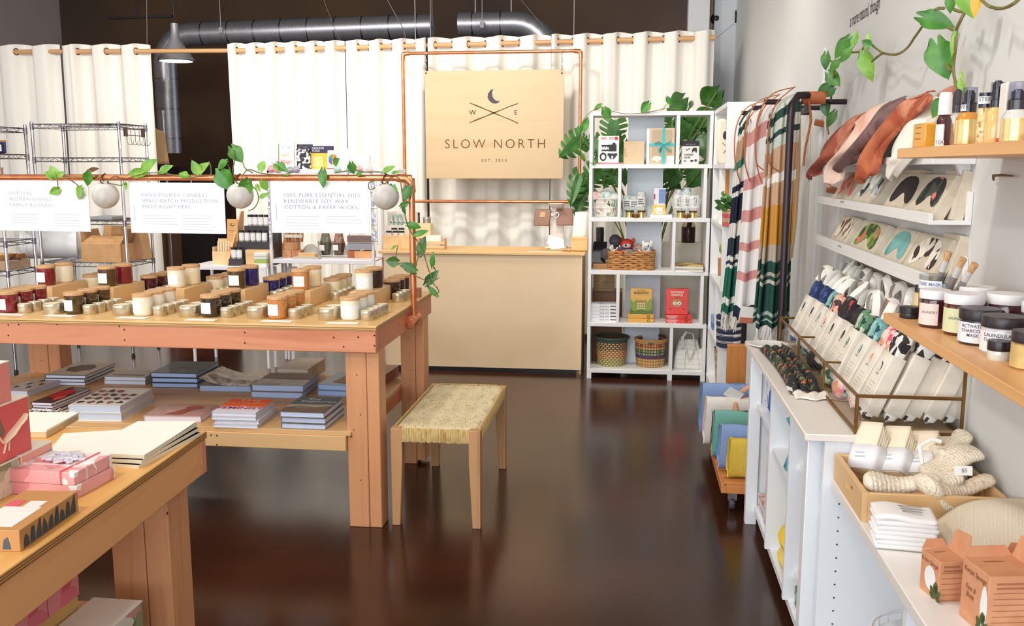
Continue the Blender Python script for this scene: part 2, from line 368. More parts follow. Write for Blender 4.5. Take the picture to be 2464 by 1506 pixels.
# ================================================================ back of house, overhead
SPIRAL = mottle(['#8f8f98', '#b4b4bc'], 30, .36, metal=.75, stretch=(12, 1, 1))
def duct(pts, r, lab):
    t = thing('air_duct', lab, 'duct', pts[0]); build('pipe', B(t).tube(pts, r, 20), SPIRAL, t)
    for f_ in (.25, .8):
        q = [p for p in pts if p[2] > max(p[2] for p in pts)-.02]; q = q[0].lerp(q[-1], f_); build('hanger', B(t).cyl(q, (q.x, q.y, 3.9), .006), cable, t)
    for i in range(0, len(pts)-1, 1):
        a, c = Vector(pts[i]), Vector(pts[i+1]); n = int((c-a).length/.28)
        for k in range(n):
            p = a+(c-a)*((k+.5)/n); d = (c-a).normalized()*.006
            build('seam', B(t).cyl(p-d, p+d, r*1.025, n=20), m('#8d8d96', .3, 1), t)
def arc(c, r, a0, a1, n, ax1, ax2): return [Vector(c)+Vector(ax1)*r*cos(a0+(a1-a0)*i/n)+Vector(ax2)*r*sin(a0+(a1-a0)*i/n) for i in range(n+1)]
DY = 10
L0, L1, L2 = aY(440, 82, DY), aY(372, 128, DY), aY(1040, 62, DY)
c0 = Vector((L0.x+.05, DY, L0.z-.32))
duct([Vector((L1.x+.12, DY, 1.75)), Vector((L1.x+.12, DY, c0.z))]+arc((L1.x+.44, DY, c0.z), .32, pi, pi/2, 6, (1, 0, 0), (0, 0, 1))[1:]+[L2], .125, 'long spiral silver duct bending down left behind the curtain gap')
D0, D1 = aY(1105, 58, 9.6), aY(1240, 56, 9.6)
duct([D0, D1]+arc((D1.x, 9.6, D1.z-.35), .35, pi/2, 0, 6, (1, 0, 0), (0, 0, 1))[1:]+[Vector((D1.x+.35, 9.6, 1.9))], .115, 'shorter silver duct curving down above the plywood sign')
b = B(); b.box(*sorted((aY(258, 44, 10.4).x, aY(415, 40, 10.4).x)), 10.38, 10.42, 3.28, 3.31); solo('conduit', b.cyl((aY(330, 44, 10.4).x, 10.4, 3.3), (aY(330, 44, 10.4).x, 10.4, 3.9), .008), m('#2a2022', .5), 'thin dark horizontal conduit above the left curtains', 'conduit')
for px, py, l in ((531, 73, 'small pale clamp under the long duct'), (1160, 60, 'small pale junction clip under the shorter duct')):
    p = aY(px, py, 9.45); (lambda t_: (build('clip', B(t_).box(p.x-.02, p.x+.02, 9.44, 9.47, p.z-.03, p.z+.03), m('#9a979a', .5), t_, bev=.004), build('rod', B(t_).cyl((p.x, 9.455, p.z), (p.x, 9.455, 3.9), .003), cable, t_)))(thing('ceiling_clip', l, 'clip', (p.x, 9.45, p.z)))
p = aY(424, 146, 9.1); t = thing('pendant_lamp', 'grey cone pendant lamp with glowing underside hanging in the curtain gap', 'lamp', (p.x, 9.1, p.z))
build('shade', B(t).lathe([(.16, p.z-.005), (.185, p.z), (.05, p.z+.2), (.035, p.z+.28), (.035, p.z+.36), (.0, p.z+.37)], (p.x, 9.1, 0), 28, cap=False), m('#a3a2a6', .4, .4), t, solid=.003)
build('bulb', B(t).lathe([(.172, p.z+.004), (.0, p.z+.005)], (p.x, 9.1, 0), 28, cap=False), m('#fff6e0', .5, emit=14), t)
build('cord', B(t).cyl((p.x, 9.1, p.z+.36), (p.x, 9.1, 3.9), .006), BLACK, t)
p = aX(1766, 42, .95); t = thing('wall_spotlight', 'small black ball spotlight fixed high on the right wall', 'spotlight', (.97, p.y, p.z))
build('mount', B(t).lathe([(.075, .97), (.075, .955), (.02, .95)], (0, p.y, p.z), 20, ax='X'), BLACK, t); build('arm', B(t).cyl((.96, p.y, p.z), (.8, p.y, p.z), .012), BLACK, t); build('head', B(t).ball((.78, p.y, p.z-.01), .055), BLACK, t)
t = thing('metal_pole', 'slim chrome pole standing in the dark doorway behind the curtains', 'pole', aY(392, 640, 9.2)*1); 
q = aY(392, 270, 9.2); build('pole', B(t).cyl((q.x, 9.2, 0), (q.x, 9.2, q.z), .013), CHROME, t); build('cap', B(t).lathe([(.018, q.z-.01), (.018, q.z+.015), (0, q.z+.02)], (q.x, 9.2, 0), 12), CHROME, t)
p = aY(382, 360, 8.75); b = B(); b.grid(10, 10, lambda u, v: (p.x-.09+.2*u*(1-.45*v)+.05*v, 8.72+.03*sin(9*u), p.z-.14+.36*v-.05*u*v))
solo('apron', b, cloth('#a3835f'), 'tan cloth hanging beside the chrome pole in the doorway', 'cloth', solid=.006)
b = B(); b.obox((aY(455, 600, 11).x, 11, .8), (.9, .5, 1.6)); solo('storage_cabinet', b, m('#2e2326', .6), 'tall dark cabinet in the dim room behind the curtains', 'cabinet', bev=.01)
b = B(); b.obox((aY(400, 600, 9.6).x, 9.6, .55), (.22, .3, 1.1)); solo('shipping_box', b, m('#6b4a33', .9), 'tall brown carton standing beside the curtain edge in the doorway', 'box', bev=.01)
# ================================================================ copper frame and plywood sign
fy = 8.3; A0 = aY(969, 129, fy); A1 = aY(1398, 122, fy); A2 = aY(985, 484, fy)
x0, x1, z1, z0 = A0.x, A1.x, (A0.z+A1.z)/2, A2.z
t = thing('pipe_surround', 'rectangular copper pipe frame hanging around the plywood sign', 'frame', ((x0+x1)/2, fy, z0))
def elb(mb, c, r): return mb.ball(c, r*1.35, 12)
for a, c in (((x0, z0), (x1, z0)), ((x0, z1), (x1, z1)), ((x0, z0), (x0, z1)), ((x1, z0), (x1, z1))):
    build('pipe', B(t).cyl((a[0], fy, a[1]), (c[0], fy, c[1]), .0145, n=14), COPPER, t)
for x in (x0, x1):
    for z in (z0, z1):
        g = B(t); s1 = 1 if x == x0 else -1; s2 = 1 if z == z0 else -1
        g.tube([(x+s1*.06, fy, z), (x+s1*.02, fy, z+s2*.003), (x+s1*.003, fy, z+s2*.02), (x, fy, z+s2*.06)], .019, 12); build('elbow', g, COPPER, t)
for px in (1036, 1381): x = aY(px, 60, fy).x; build('hanging_wire', B(t).cyl((x, fy, z1), (x, fy, 3.9), .002, n=6), cable, t)
sy = 8.24; S0 = aY(1022, 171, sy); S1 = aY(1355, 430, sy); sx0, sx1, sz1, sz0 = S0.x, S1.x, S0.z, S1.z; sw = sx1-sx0
t = thing('shop_sign', 'pale plywood shop sign with dark moon and crossed arrows lettering', 'sign', ((sx0+sx1)/2, sy, sz0))
build('board', B(t).box(sx0, sx1, sy, sy+.018, sz0, sz1), wood('#cdb28a', '#c4a67a', 'X', .35, .4, .05), t, bev=.002)
def SP(px, py): p = aY(px, py, sy-.0015); return (p.x, sy-.0015, p.z)
SK = m('#5b4318', .7)
def label_px(s, cx, cy, hpx, **k):
    p = SP(cx, cy); h = abs(SP(cx, cy-hpx)[2]-p[2]); return text(s, h*1.38, FACE(*p), SK, t, **k)
label_px('SLOW NORTH', 1191, 347, 23, thin=-.012, space=1.32, sx=.98); label_px('EST. 2015', 1189, 386, 7.5, space=1.5); label_px('W', 1137, 271, 12, thin=.01); label_px('E', 1241, 271, 12, thin=.01)
mo = [(1188, 213), (1180, 217), (1174, 226), (1173, 234), (1177, 242), (1184, 248), (1192, 249.5), (1199, 247), (1203, 243), (1196, 243), (1189, 239), (1185, 232), (1184, 225), (1185, 218)]
build('moon', B(t).poly([SP(*p) for p in mo][::-1]), m('#4a4449', .7), t)
for a, c in (((1130, 247), (1247, 296.5)), ((1130, 295), (1246, 248.5))):
    a, c = Vector(SP(*a)), Vector(SP(*c)); d = c-a; n = Vector((-d.z, 0, d.x)).normalized()
    ws = [.002, .0055, .004, .006, .0035, .0055, .003]; top = [a+d*i/6+n*ws[i] for i in range(7)]; bot = [a+d*i/6-n*ws[(i+2) % 7] for i in range(7)]
    build('arrow', B(t).poly(top+bot[::-1]), SK, t)
for px in (1025, 1352):
    p = Vector(SP(px, 176)); g = B(t); n = 6; d = (z1-p.z)
    for k in range(n): c = p+Vector((0, 0, d*(k+.5)/n)); g.tube([c+Vector((.007*cos(q*pi/4)*(k % 2), .007*cos(q*pi/4)*(1-k % 2), d/n*.62*sin(q*pi/4))) for q in range(8)], .0018, 5, closed=True)
    build('chain', g, m('#8f8a84', .3, 1), t); o = build('eyelet', B(t).ball(p, .008, 8), m('#9a958c', .3, 1), t)
# ================================================================ plywood counter
KX0, KX1, KY0, KY1, KZ = -1.96, -.345, 7.07, 7.62, .95
t = thing('sales_counter', 'plain blond plywood sales counter in front of the curtains', 'counter', ((KX0+KX1)/2, KY0, 0))
CNT = mottle(['#dfc49c', '#e7cda8', '#e3c8a2'], 1.2, .4, detail=2)
build('front_panel', B(t).box(KX0+.035, KX1-.02, KY0+.02, KY0+.04, .035, KZ-.02), CNT, t, bev=.002)
build('side_panel', B(t).box(KX0+.035, KX0+.055, KY0+.04, KY1, .035, KZ-.02), FIRY, t); build('side_panel', B(t).box(KX1-.04, KX1-.02, KY0+.04, KY1, .0, KZ-.02), PLYD, t)
build('worktop', B(t).box(KX0, KX1, KY0, KY1, KZ-.02, KZ), wood('#e9bf85', '#dba968', 'X', .7), t, bev=.003); build('toe_kick', B(t).box(KX0+.08, KX1-.06, KY0+.06, KY0+.08, 0, .05), BLACK, t)
def cbox(name, lab, cat, px0, px1, pyb, h, dep, mat, Z=KZ, **kw):
    a, c = aZ(px0, pyb, Z), aZ(px1, pyb, Z); y = (a.y+c.y)/2; o = solo(name, B().box(a.x, c.x, y, y+dep, Z, Z+h), mat, lab, cat, **kw); return o, a.x, c.x, y
# tiered box of little bottles
a, c = aZ(921, 599, KZ), aZ(980, 599, KZ); y = a.y; t = thing('display_box', 'pale wooden stepped box holding dark capped jars on the counter', 'display box', (a.x, y, KZ))
build('box', B(t).box(a.x, c.x+.03, y, y+.2, KZ, KZ+.11), PINE, t, bev=.003); build('back_rack', B(t).box(a.x, c.x+.05, y+.16, y+.19, KZ+.11, KZ+.29), m('#f0e9dd', .6), t, bev=.002); build('ledge', B(t).box(a.x, c.x+.05, y+.10, y+.16, KZ+.11, KZ+.185), m('#efe6d8', .6), t)
for k in range(4):
    x = a.x+.045+k*.035; u = thing('lip_balm', f'small printed balm tube, {ORD[k]} from the left on the stepped counter box', 'tube', (x, y+.13, KZ+.185), group='balm tubes on the counter box')
    build('tube', B(u).lathe([(.0125, 0), (.0125, .07), (.011, .085)], (x, y+.13, KZ+.185), 12), [m('#c9cfc9', .5), m('#a9c9bb', .5), m('#8fb3a6', .5), m('#c5d1c7', .5)][k], u)
    build('label', B(u).lathe([(.0128, .012), (.0128, .06)], (x, y+.13, KZ+.185), 12, cap=False), cells(['#e8ece8', '#7f9389', '#e8ece8', '#c4d3cb'], 90, kind='Object'), u)
for k, (dx, dy, dz) in enumerate([(.045, .03, 0), (.1, .03, 0), (.15, .03, 0), (.075, .085, .0), (.135, .085, .0)]):
    x = a.x+dx; z = KZ+.1105+dz+(.02 if dy > .05 else 0); u = thing('small_jar', f'tiny black capped jar, {ORD[k]} of five in the stepped counter box', 'jar', (x, y+dy, z), group='tiny black capped jars')
    build('jar', B(u).lathe([(.022, 0), (.023, .02)], (x, y+dy, z), 14), m('#e9e6e1', .4), u); build('lid', B(u).lathe([(.023, .02), (.023, .033), (.0, .034)], (x, y+dy, z), 14), m('#241a18', .35), u)
for dx, dz in ((.075, .02), (.135, .02)): pass
o, ax, cx, yy = cbox('wooden_block', 'pale wood block on the counter carrying a small tin', 'block', 1000, 1037, 597, .2, .12, wood('#eddaa9', '#e2c88f', 'X', .8), bev=.002)
u = thing('tin', 'small silver tin standing on the pale counter block', 'tin', (ax+.085, yy+.05, KZ+.2)); build('tin', B(u).lathe([(.032, 0), (.032, .035)], (ax+.085, yy+.05, KZ+.2), 20), m('#b9b2a6', .35, .8), u); build('lid', B(u).lathe([(.0335, .035), (.0335, .048), (0, .049)], (ax+.085, yy+.05, KZ+.2), 20), m('#d8d2c6', .3, .8), u)
x, y = ax+.01, yy+.04; u = thing('vial', 'slim dark vial with black cap at left end of the counter block', 'vial', (x+.01, y, KZ+.2)); build('bottle', B(u).lathe([(.009, 0), (.009, .05), (.006, .06)], (x+.01, y, KZ+.2), 10), m('#3a2722', .2), u); build('cap', B(u).lathe([(.009, .06), (.009, .085)], (x+.01, y, KZ+.2), 10), BLACK, u)
a, c = aZ(1004, 600, KZ), aZ(1071, 600, KZ); t = thing('card_crate', 'low slatted wooden tray of cards at the counter front', 'tray', ((a.x+c.x)/2, a.y, KZ)); y = a.y
for k in range(2): build('slat', B(t).box(a.x, c.x, y, y+.008, KZ+.01+k*.035, KZ+.03+k*.035), PINE, t)
for k in range(2): build('slat', B(t).box(a.x, c.x, y+.10, y+.108, KZ+.01+k*.035, KZ+.03+k*.035), PINE, t)
for x in (a.x, c.x-.014): build('end_panel', B(t).box(x, x+.014, y+.008, y+.10, KZ, KZ+.085), wood('#d9a877', '#c8905e', 'Y'), t)
build('base', B(t).box(a.x+.014, c.x-.014, y+.008, y+.1, KZ, KZ+.008), PINE, t)
for k in range(7): u = solo('card', B().obox((c.x-.10, y+.022+k*.011, KZ+.06), (.13, .002, .1), (-.2, 0, .02*k)), m(['#f3efe2', '#e4c54f'][k % 3 == 2], .7), f'upright paper card in the counter tray, {ORD[k]} from the front', 'card', 'cards in the counter tray')
# tablet stand
bp_ = aZ(1338, 598, KZ); X, Yb = bp_.x, bp_.y+.06
t = thing('tablet_stand', 'white counter stand holding two tilted brown backed tablets', 'tablet stand', (X, Yb, KZ)); SW = m('#ebe8e2', .4)
build('base', B(t).box(X-.09, X+.08, Yb-.06, Yb+.1, KZ, KZ+.012), SW, t, bev=.004); build('post', B(t).box(X-.055, X+.055, Yb, Yb+.025, KZ+.012, KZ+.29), SW, t, bev=.004)
build('head', B(t).grid(6, 12, lambda u, v: (X-.055+.11*u, Yb-.02+.05*sin(v*pi)*1.0-.06*(v > .5), KZ+.26+.1*v+.02*sin(v*pi))), SW, t, solid=.006)
build('ring', B(t).tube([(X+.02*cos(q*pi/6), Yb-.045, KZ+.27+.02*sin(q*pi/6)) for q in range(12)], .006, 6, closed=True), CHROME, t)
for s_, nm, px, py in ((-1, 'tablet', 1305, 523), (1, 'tablet', 1359, 522)):
    p = aY(px, py, Yb-.03); pm = m(['#7a5238', '#8a5f4c'][s_ > 0], .4)
    d = build('tablet', B(t, Matrix.Translation(p) @ Euler((-.5, 0, .12*s_)).to_matrix().to_4x4()).box(-.066, .066, -.006, .006, -.075, .075), pm, t, bev=.006)
    if s_ < 0: k = build('sticker', B(t, Matrix.Translation(p) @ Euler((-.5, 0, .12*s_)).to_matrix().to_4x4()).box(-.02, .022, -.0075, -.006, -.0, .045), m('#c79a72', .7), t); k.parent = d; k.matrix_parent_inverse = I4
a = aZ(1340, 603, KZ); t = thing('card_holder', 'clear acrylic holder with white slips in front of the tablet stand', 'card holder', a)
build('stand', B(t).poly([(a.x-.08, a.y-.01, KZ+.003), (a.x+.07, a.y-.01, KZ+.003), (a.x+.07, a.y+.03, KZ+.15), (a.x-.08, a.y+.03, KZ+.15)], .004, (0, 1, .2)), clear(), t)
for k in range(3): build('slip', B(t).obox((a.x-.02+.012*k, a.y-.006-.003*k, KZ+.075-.012*k), (.105, .0015, .07), (-.3, .25-.18*k, 0)), PAPER, t)
a, c = aZ(1371, 603, KZ), aZ(1413, 603, KZ); t = thing('sign_block', 'wooden block holding a tall curved white card at the counter end', 'sign holder', ((a.x+c.x)/2, a.y, KZ)); y = a.y
build('block', B(t).box(a.x+.01, c.x+.005, y, y+.09, KZ, KZ+.105), wood('#e6bc84', '#d5a263', 'X', 1.2), t, bev=.003)
cd = build('card', B(t).grid(2, 8, lambda u, v: (a.x+.015+.13*u+.02*v, y+.03+.04*v*v, KZ+.1+.2*v)), m('#f7f3e6', .7), t, solid=.002)
g = B(t); lines(g, FACE(a.x+.09, y+.026+.018, KZ+.23), .085, 3, .014, .002); lp = build('print', g, m('#cfc9bd', .8), t)
t0 = aZ(1385, 606, KZ); g = B(); g.tube([(t0.x-.1+.025*k, t0.y-.005+.012*sin(k*2.1), KZ+.006+.003*(k % 2)) for k in range(10)], .005, 6); solo('bead_necklace', g, mottle(['#8a5a24', '#c08a3c'], 80, .4), 'strand of amber brown beads lying at the counter end', 'necklace')
t0 = aZ(1300, 606, KZ); solo('paper_slip', B().box(t0.x-.1, t0.x+.08, t0.y, t0.y+.02, KZ, KZ+.002), PAPER, 'white paper strip lying flat on the counter front', 'paper')
t0 = aZ(1315, 601, KZ); solo('pen', B().cyl((t0.x-.05, t0.y, KZ+.005), (t0.x+.03, t0.y+.03, KZ+.008), .004), m('#c9b05a', .4), 'slim golden pen lying left of the tablet stand', 'pen')
# ================================================================ main display table
T = .925; TX0, TX1, TY0, TY1 = -3.50, -1.075, 3.815, 4.955
t = thing('display_table', 'long reddish wooden table covered with candle jars and tins', 'table', ((TX0+TX1)/2, (TY0+TY1)/2, 0))
build('tabletop', B(t).box(TX0, TX1, TY0, TY1, T-.022, T), wood('#e6bd80', '#d9a75f', 'X', .7, .42), t, bev=.002)
g = B(t)
for k in range(2): g.box(TX0, TX1+.0012, TY0-.0012, TY1, T-.0185+.008*k, T-.0145+.008*k)
build('ply_edge', g, m('#9c7440', .6), t)
ap = build('apron', B(t).box(TX0, TX1-.004, TY0+.004, TY0+.042, T-.118, T-.022), FIR, t, bev=.003)
build('apron', B(t).box(TX1-.042, TX1-.004, TY0+.042, TY1-.01, T-.118, T-.022), FIRY, t, bev=.003); build('apron', B(t).box(TX0, TX1-.042, TY1-.042, TY1-.004, T-.118, T-.022), FIR, t)
def screw(par, p, n, r=.0042): o = build('screw', B(par.parent or par).lathe([(r, 0), (r*.6, .0012), (0, .0012)], (0, 0, 0), 8), m('#4a2d1c', .5, .6), par); o.matrix_basis = Matrix.Translation((par.parent.matrix_basis.inverted() @ Vector(p))) @ Vector(n).to_track_quat('Z', 'Y').to_matrix().to_4x4(); o.data.transform(Matrix.Translation((par.parent.matrix_basis @ Vector((0, 0, 0))))); return o
for px, py in ((20, 782), (20, 807), (137, 780), (287, 785), (299, 793), (300, 818), (589, 800), (589, 825), (803, 812), (862, 811), (827, 834), (901, 807), (901, 832), (45, 781), (690, 790)):
    p = aY(px, py, TY0+.004); screw(ap, p, (0, -1, 0))
for x0, y0, w in ((TX1-.155, TY0+.044, .15), (TX1-.137, 4.77, .128), (TX0+.13, 4.77, .19), (TX0+.05, TY0+.044, .15)):
    lg = build('leg', B(t).box(x0, x0+w*.62, y0, y0+.115, 0, T-.118 if y0 < 4 else T-.022), FIRZ, t, bev=.004); build('leg', B(t).box(x0+w*.62+.001, x0+w, y0+.002, y0+.113, .02 if y0 > 4 else 0, T-.022), FIRZ, t, bev=.004)
    for z in (.22, .45, .52, .7): screw(lg, (x0+w*.3+.02*sin(z*40), y0, z), (0, -1, 0), .003)
SZ = .445
build('lower_shelf', B(t).box(TX0+.1, -1.21, TY0+.03, 4.93, SZ-.02, SZ), wood('#dcb07a', '#cb955c', 'X', .7), t, bev=.002)
fa = build('shelf_rail', B(t).box(TX0+.1, TX1-.156, TY0+.022, TY0+.06, SZ-.088, SZ-.02), wood('#dfb47e', '#cf9c64', 'X', .6), t, bev=.003); build('shelf_rail', B(t).box(-1.25, -1.21, TY0+.16, 4.77, SZ-.088, SZ-.02), FIRY, t, bev=.003)
for px, py in ((522, 1048), (522, 1070), (508, 1047), (845, 1050)): screw(fa, aY(px, py, TY0+.022), (0, -1, 0))
# ---- candles
GL = lambda h: m(h, .12, 0, .6)
JC = {'red': ('#7e1f26', '#8f2a2f'), 'olive': ('#4f3a1c', '#5d4724'), 'clear': ('#f3e8cf', '#f3ead8'), 'dark': ('#3a2c20', '#463528'), 'amber': ('#c8854c', '#d89a62'), 'frost': ('#eef0e8', '#f2f2ec'), 'blue': ('#26216a', '#302b7c'), 'brown': ('#3c2018', '#4a2a20'), 'pale': ('#efe0b8', '#f0e4c4'), 'plum': ('#4a1420', '#5a1c28')}
WORD = {'red': 'red glass', 'olive': 'olive brown glass', 'clear': 'clear glass', 'dark': 'dark green-brown glass', 'amber': 'amber glass', 'frost': 'milky glass', 'blue': 'deep blue glass', 'brown': 'dark brown glass', 'pale': 'pale cream', 'plum': 'dark red glass'}
_cp = {}
def candle(x, y, z, col, lab, label_on=True, rz=-.35, group=None, s=1):
    key = (col, label_on)
    if key in _cp: return dup(_cp[key], lab, (x, y, z), rz, group=group)
    t = thing('candle_jar', lab, 'candle', (0, 0, 0), 0, group); r, h = .0435, .088; c = JC[col][0]
    clr = col in ('clear', 'pale', 'frost')
    build('jar', B().lathe([(r*.80, 0), (r*.93, .004), (r, .014), (r, h*(.78 if clr else .97)), (r*.97, h*(.79 if clr else .98)), (0, h*.78)], (0, 0, 0), 28), m(c, .14, 0, .7) if clr else GL(c), t)
    if clr: build('rim', B().lathe([(r, h*.78), (r, h), (r*.95, h), (r*.95, h*.8)], (0, 0, 0), 28, cap=False), m('#f4e6cf', .1, 0, .8), t)
    build('lid', B().lathe([(r*.9, h-.012), (r*.93, h-.001), (r*1.02, h), (r*1.03, h+.002), (r*1.03, h+.012), (r*.99, h+.014), (.004, h+.014), (.003, h+.0125), (0, h+.0125)], (0, 0, 0), 28), CORK, t)
    if label_on:
        l = build('label', B().grid(10, 1, lambda u, v: (r*1.012*sin((u-.5)*1.3), -r*1.012*cos((u-.5)*1.3), .018+.05*v)), m('#f8f7f5', .7), t)
        g = B()
        for i in range(4): a0 = -.35; a1 = .1+.25*(i % 2); g.grid(5, 1, lambda u, v: (r*1.02*sin(a0+(a1-a0)*u), -r*1.02*cos(a0+(a1-a0)*u), .052-.0075*i+.0011*v))
        build('print', g, m('#b4b5bc', .8), l)
    t.matrix_basis = Matrix.Translation((x, y, z)) @ Matrix.Rotation(rz, 4, 'Z'); _cp[key] = t; return t
_tp = {}
def tin(x, y, z, r, h, lab, group):
    if r in _tp: return dup(_tp[r], lab, (x, y, z), R.uniform(0, 6), group=group)
    t = thing('candle_tin', lab, 'tin', (x, y, z), 0, group); c = (x, y, z); T1 = mottle(['#c4baa0', '#d8cfb8'], 20, .32, metal=.8)
    build('tin', B(t).lathe([(r*.95, 0), (r, .003), (r, h*.66), (r*.98, h*.67)], c, 26), T1, t); build('lid', B(t).lathe([(r*1.02, h*.64), (r*1.035, h*.67), (r*1.035, h*.93), (r*.99, h), (r*.9, h*.985), (0, h*.985)], c, 26), T1, t)
    build('top_label', B(t).lathe([(r*.86, h*1.0), (0, h*1.001)], c, 24, cap=False), m('#f3e7c4', .6), t); _tp[r] = t; return t
RXJ = [-2.889, -2.563, -2.22, -1.896, -1.575, -1.24]; CN = ['leftmost', 'second', 'third', 'fourth', 'fifth', 'rightmost']
FC = ['red', 'olive', 'clear', 'dark', 'amber', 'frost']; RC = ['red', 'olive', 'clear', 'olive', 'amber', 'frost']; RB = ['clear', 'red', 'pale', 'blue', 'pale', 'brown']; BC = ['pale', 'plum', 'pale', 'blue', 'pale', 'brown']
# riser index k sits left of/behind the row it belongs to
RX = [-2.95, -2.62, -2.25, -1.935, -1.605, -1.285]; RISE = PLYB = wood('#e6c08c', '#d9ac70', 'Y', .8)
for k in range(6):
    n = CN[k]
    for j in range(3): candle(RXJ[k]+.006*j, 3.975+.1*j+.01*(k % 2), T, FC[k], f'{WORD[FC[k]]} cork-lid candle, {["front", "middle", "rear"][j]} of the {n} jar row along the table front', rz=-.3 if k < 3 else -.25, group='candle jars along the table front')
    for j in range(2 if k else 0): tin(RXJ[k]-.098, 3.968+.1*j, T, .043, .05, f'large gold candle tin left of the {n} front jar row, {["near", "far"][j]} one', 'large gold tins')
    for j in range(3 if k == 4 else 4): tin(RXJ[k]+.082+.004*j, 3.972+.068*j, T, .0295, .044, f'small gold tin right of the {n} front jar row, {ORD[j]} from the edge', 'small gold tins at the table front')
    y0, y1 = 4.30, 4.60; x0 = RX[k]-.055
    rk = thing('riser_block', f'blond wood riser block behind the {n} front jar row', 'block', (RX[k], (y0+y1)/2, T), group='wooden risers'); build('block', B(rk).box(x0, x0+.125, y0, y1, T, T+.08), RISE, rk, bev=.002)
    candle(RX[k]+.0, 4.367, T+.08, RC[k], f'{WORD[RC[k]]} labelled candle standing at the front of the {n} riser', rz=-.25+.08*k, group='candles on the risers')
    candle(RX[k]+.018, 4.49, T+.08, RB[k], f'{WORD[RB[k]]} candle standing at the back of the {n} riser', False, group='candles on the risers')
    for j in range(3): candle(RX[k]+.06+.003*j, 4.665+.092*j, T, BC[k], f'{WORD[BC[k]]} candle behind the {n} riser, {ORD[j]} from front', False, group='candle jars at the table back')
    for j in range(4 if k else 0):
        xx = RXJ[k-1]+.09 if k < 6 else 0
        tin(xx, 4.54+.08*j, T, .0295, .044, f'small gold tin in the gap left of the {n} riser, {ORD[j]} from front', 'small gold tins between risers')
    tin(0, 0, 0, .0295, .044, '', '') if False else None
for j in range(3): tin(-1.16, 4.535+.075*j, T, .0295, .044, f'small gold tin at the table corner behind the copper post, {ORD[j]} from front', 'small gold tins by the copper post')
solo('card_block', B().box(-1.125, -1.085, 4.70, 4.74, T, T+.05), wood('#a9693f', '#8d5430', 'X'), 'small brown wooden block at the back right table corner', 'block', bev=.002)
for px, py, n in ((22, 758, 0), (142, 761, 1), (317, 766, 2), (482, 771, 3), (664, 774.5, 4), (823, 779, 5)):
    p = aZ(px, py, T); solo('price_card', B(None, Matrix.Translation((p.x, p.y+.01, T+.001)) @ Matrix.Rotation(.02*n-.05, 4, 'Z')).box(-.07, .07, -.022, .022, 0, .0015), PAPER, f'flat cream card in front of the {CN[n]} jar row', 'card', 'cream cards on the table front')
# ---- copper rail on the table, hanging signs
RY, RZ, RXR, RXL = 4.43, 1.547, -1.055, -3.53
t = thing('copper_rail', 'copper pipe rail rising from the candle table, carrying white signs', 'rail', (RXR, RY, T-.06))
build('pipe', B(t).cyl((RXL, RY, RZ), (RXR, RY, RZ), .0155, n=16), COPPER, t)
for x in (RXR, RXL): build('post', B(t).cyl((x, RY, T-.08), (x, RY, RZ), .0155, n=16), COPPER, t)
for s_ in (1, -1):
    x = RXR if s_ > 0 else RXL; build('elbow', B(t).tube([(x-s_*.07, RY, RZ), (x-s_*.025, RY, RZ-.003), (x-s_*.004, RY, RZ-.02), (x, RY, RZ-.07)], .0205, 14), COPPER, t)
    build('tee', B(t).tube([(x, RY-.055, T-.065), (x, RY+.055, T-.065)], .021, 14), COPPER, t)
    for dy in (-.06, .06): build('fitting', B(t).lathe([(.026, 0), (.026, .012), (.017, .016)], (x-s_*.012*0, RY+dy-.01, T-.065), 12, ax='Y'), COPPER, t); build('clamp', B(t).box(x-.02, x+.012, RY+dy-.012, RY+dy+.012, T-.105, T-.055), COPPER, t, bev=.004)
SG = m('#f7f8fb', .5); LAV = m('#6d719b', .7); LAVL = m('#b4b7cc', .8)
def hsign(px0, px1, py0, py1, txt, tp, lab, tsz, rows, tilt=0, fade=LAV):
    Y = RY-.004; a, c = aY(px0, py0, Y), aY(px1, py1, Y); w, h = c.x-a.x, a.z-c.z
    M = Matrix.Translation((a.x, Y, a.z)) @ Matrix.Rotation(tilt, 4, 'Y')
    t = thing('hanging_sign', lab, 'sign', (a.x+w/2, Y, a.z-h))
    build('board', B(t, M).box(0, w, 0, .004, -h, 0), SG, t)
    for f_ in (.33, .66): build('hook', B(t, M).tube([(w*f_, .002, -.012), (w*f_, .002, .02), (w*f_+.002, .006, RZ-a.z+.012), (w*f_, .024, RZ-a.z+.01)], .0012, 5), CHROME, t)
    MM = M @ Matrix.Translation((0, -.001, 0)) @ FACE(0, 0, 0)
    def at(px, py): p = aY(px, py, Y); return MM @ Matrix.Translation((p.x-a.x, p.z-a.z, 0))
    hh = (aY(0, 0, Y).z-aY(0, tsz, Y).z)
    for i, s in enumerate(txt): text(s, hh*1.36, at(tp[0]+2*i, tp[1]+tp[2]*i), fade, t, align='LEFT', thin=-.012, space=1.22)
    for bx, by, bw, n in rows:
        wv = aY(bx+bw, by, Y).x-aY(bx, by, Y).x; g = B(t); lines(g, at(bx+bw/2, by), wv, n, hh*.75, .0022); build('print', g, LAVL, t)
    g = B(t); lines(g, at(px0+16, (py0+py1)/2+8) @ Matrix.Rotation(pi/2, 4, 'Z'), .09, 1, .01, .004); build('print', g, LAVL, t)
hsign(-22, 219, 433, 556, ['NATURAL', 'WOMAN-OWNED', 'FAMILY BUSINESS'], (20, 464.5, 14.3), 'leftmost white hanging sign, about a natural family business', 9.5, [(30, 516, 75, 4), (130, 516, 72, 5)], .006, m('#9a9dba', .7))
hsign(309, 544, 439, 562, ['HAND-POURED CANDLES.', 'SMALL-BATCH PRODUCTION.', 'MADE RIGHT HERE.'], (339, 469, 14.2), 'middle white hanging sign, about small batch production', 9.5, [(345, 519, 85, 4), (438, 519, 85, 6)], .003, m('#8286aa', .7))
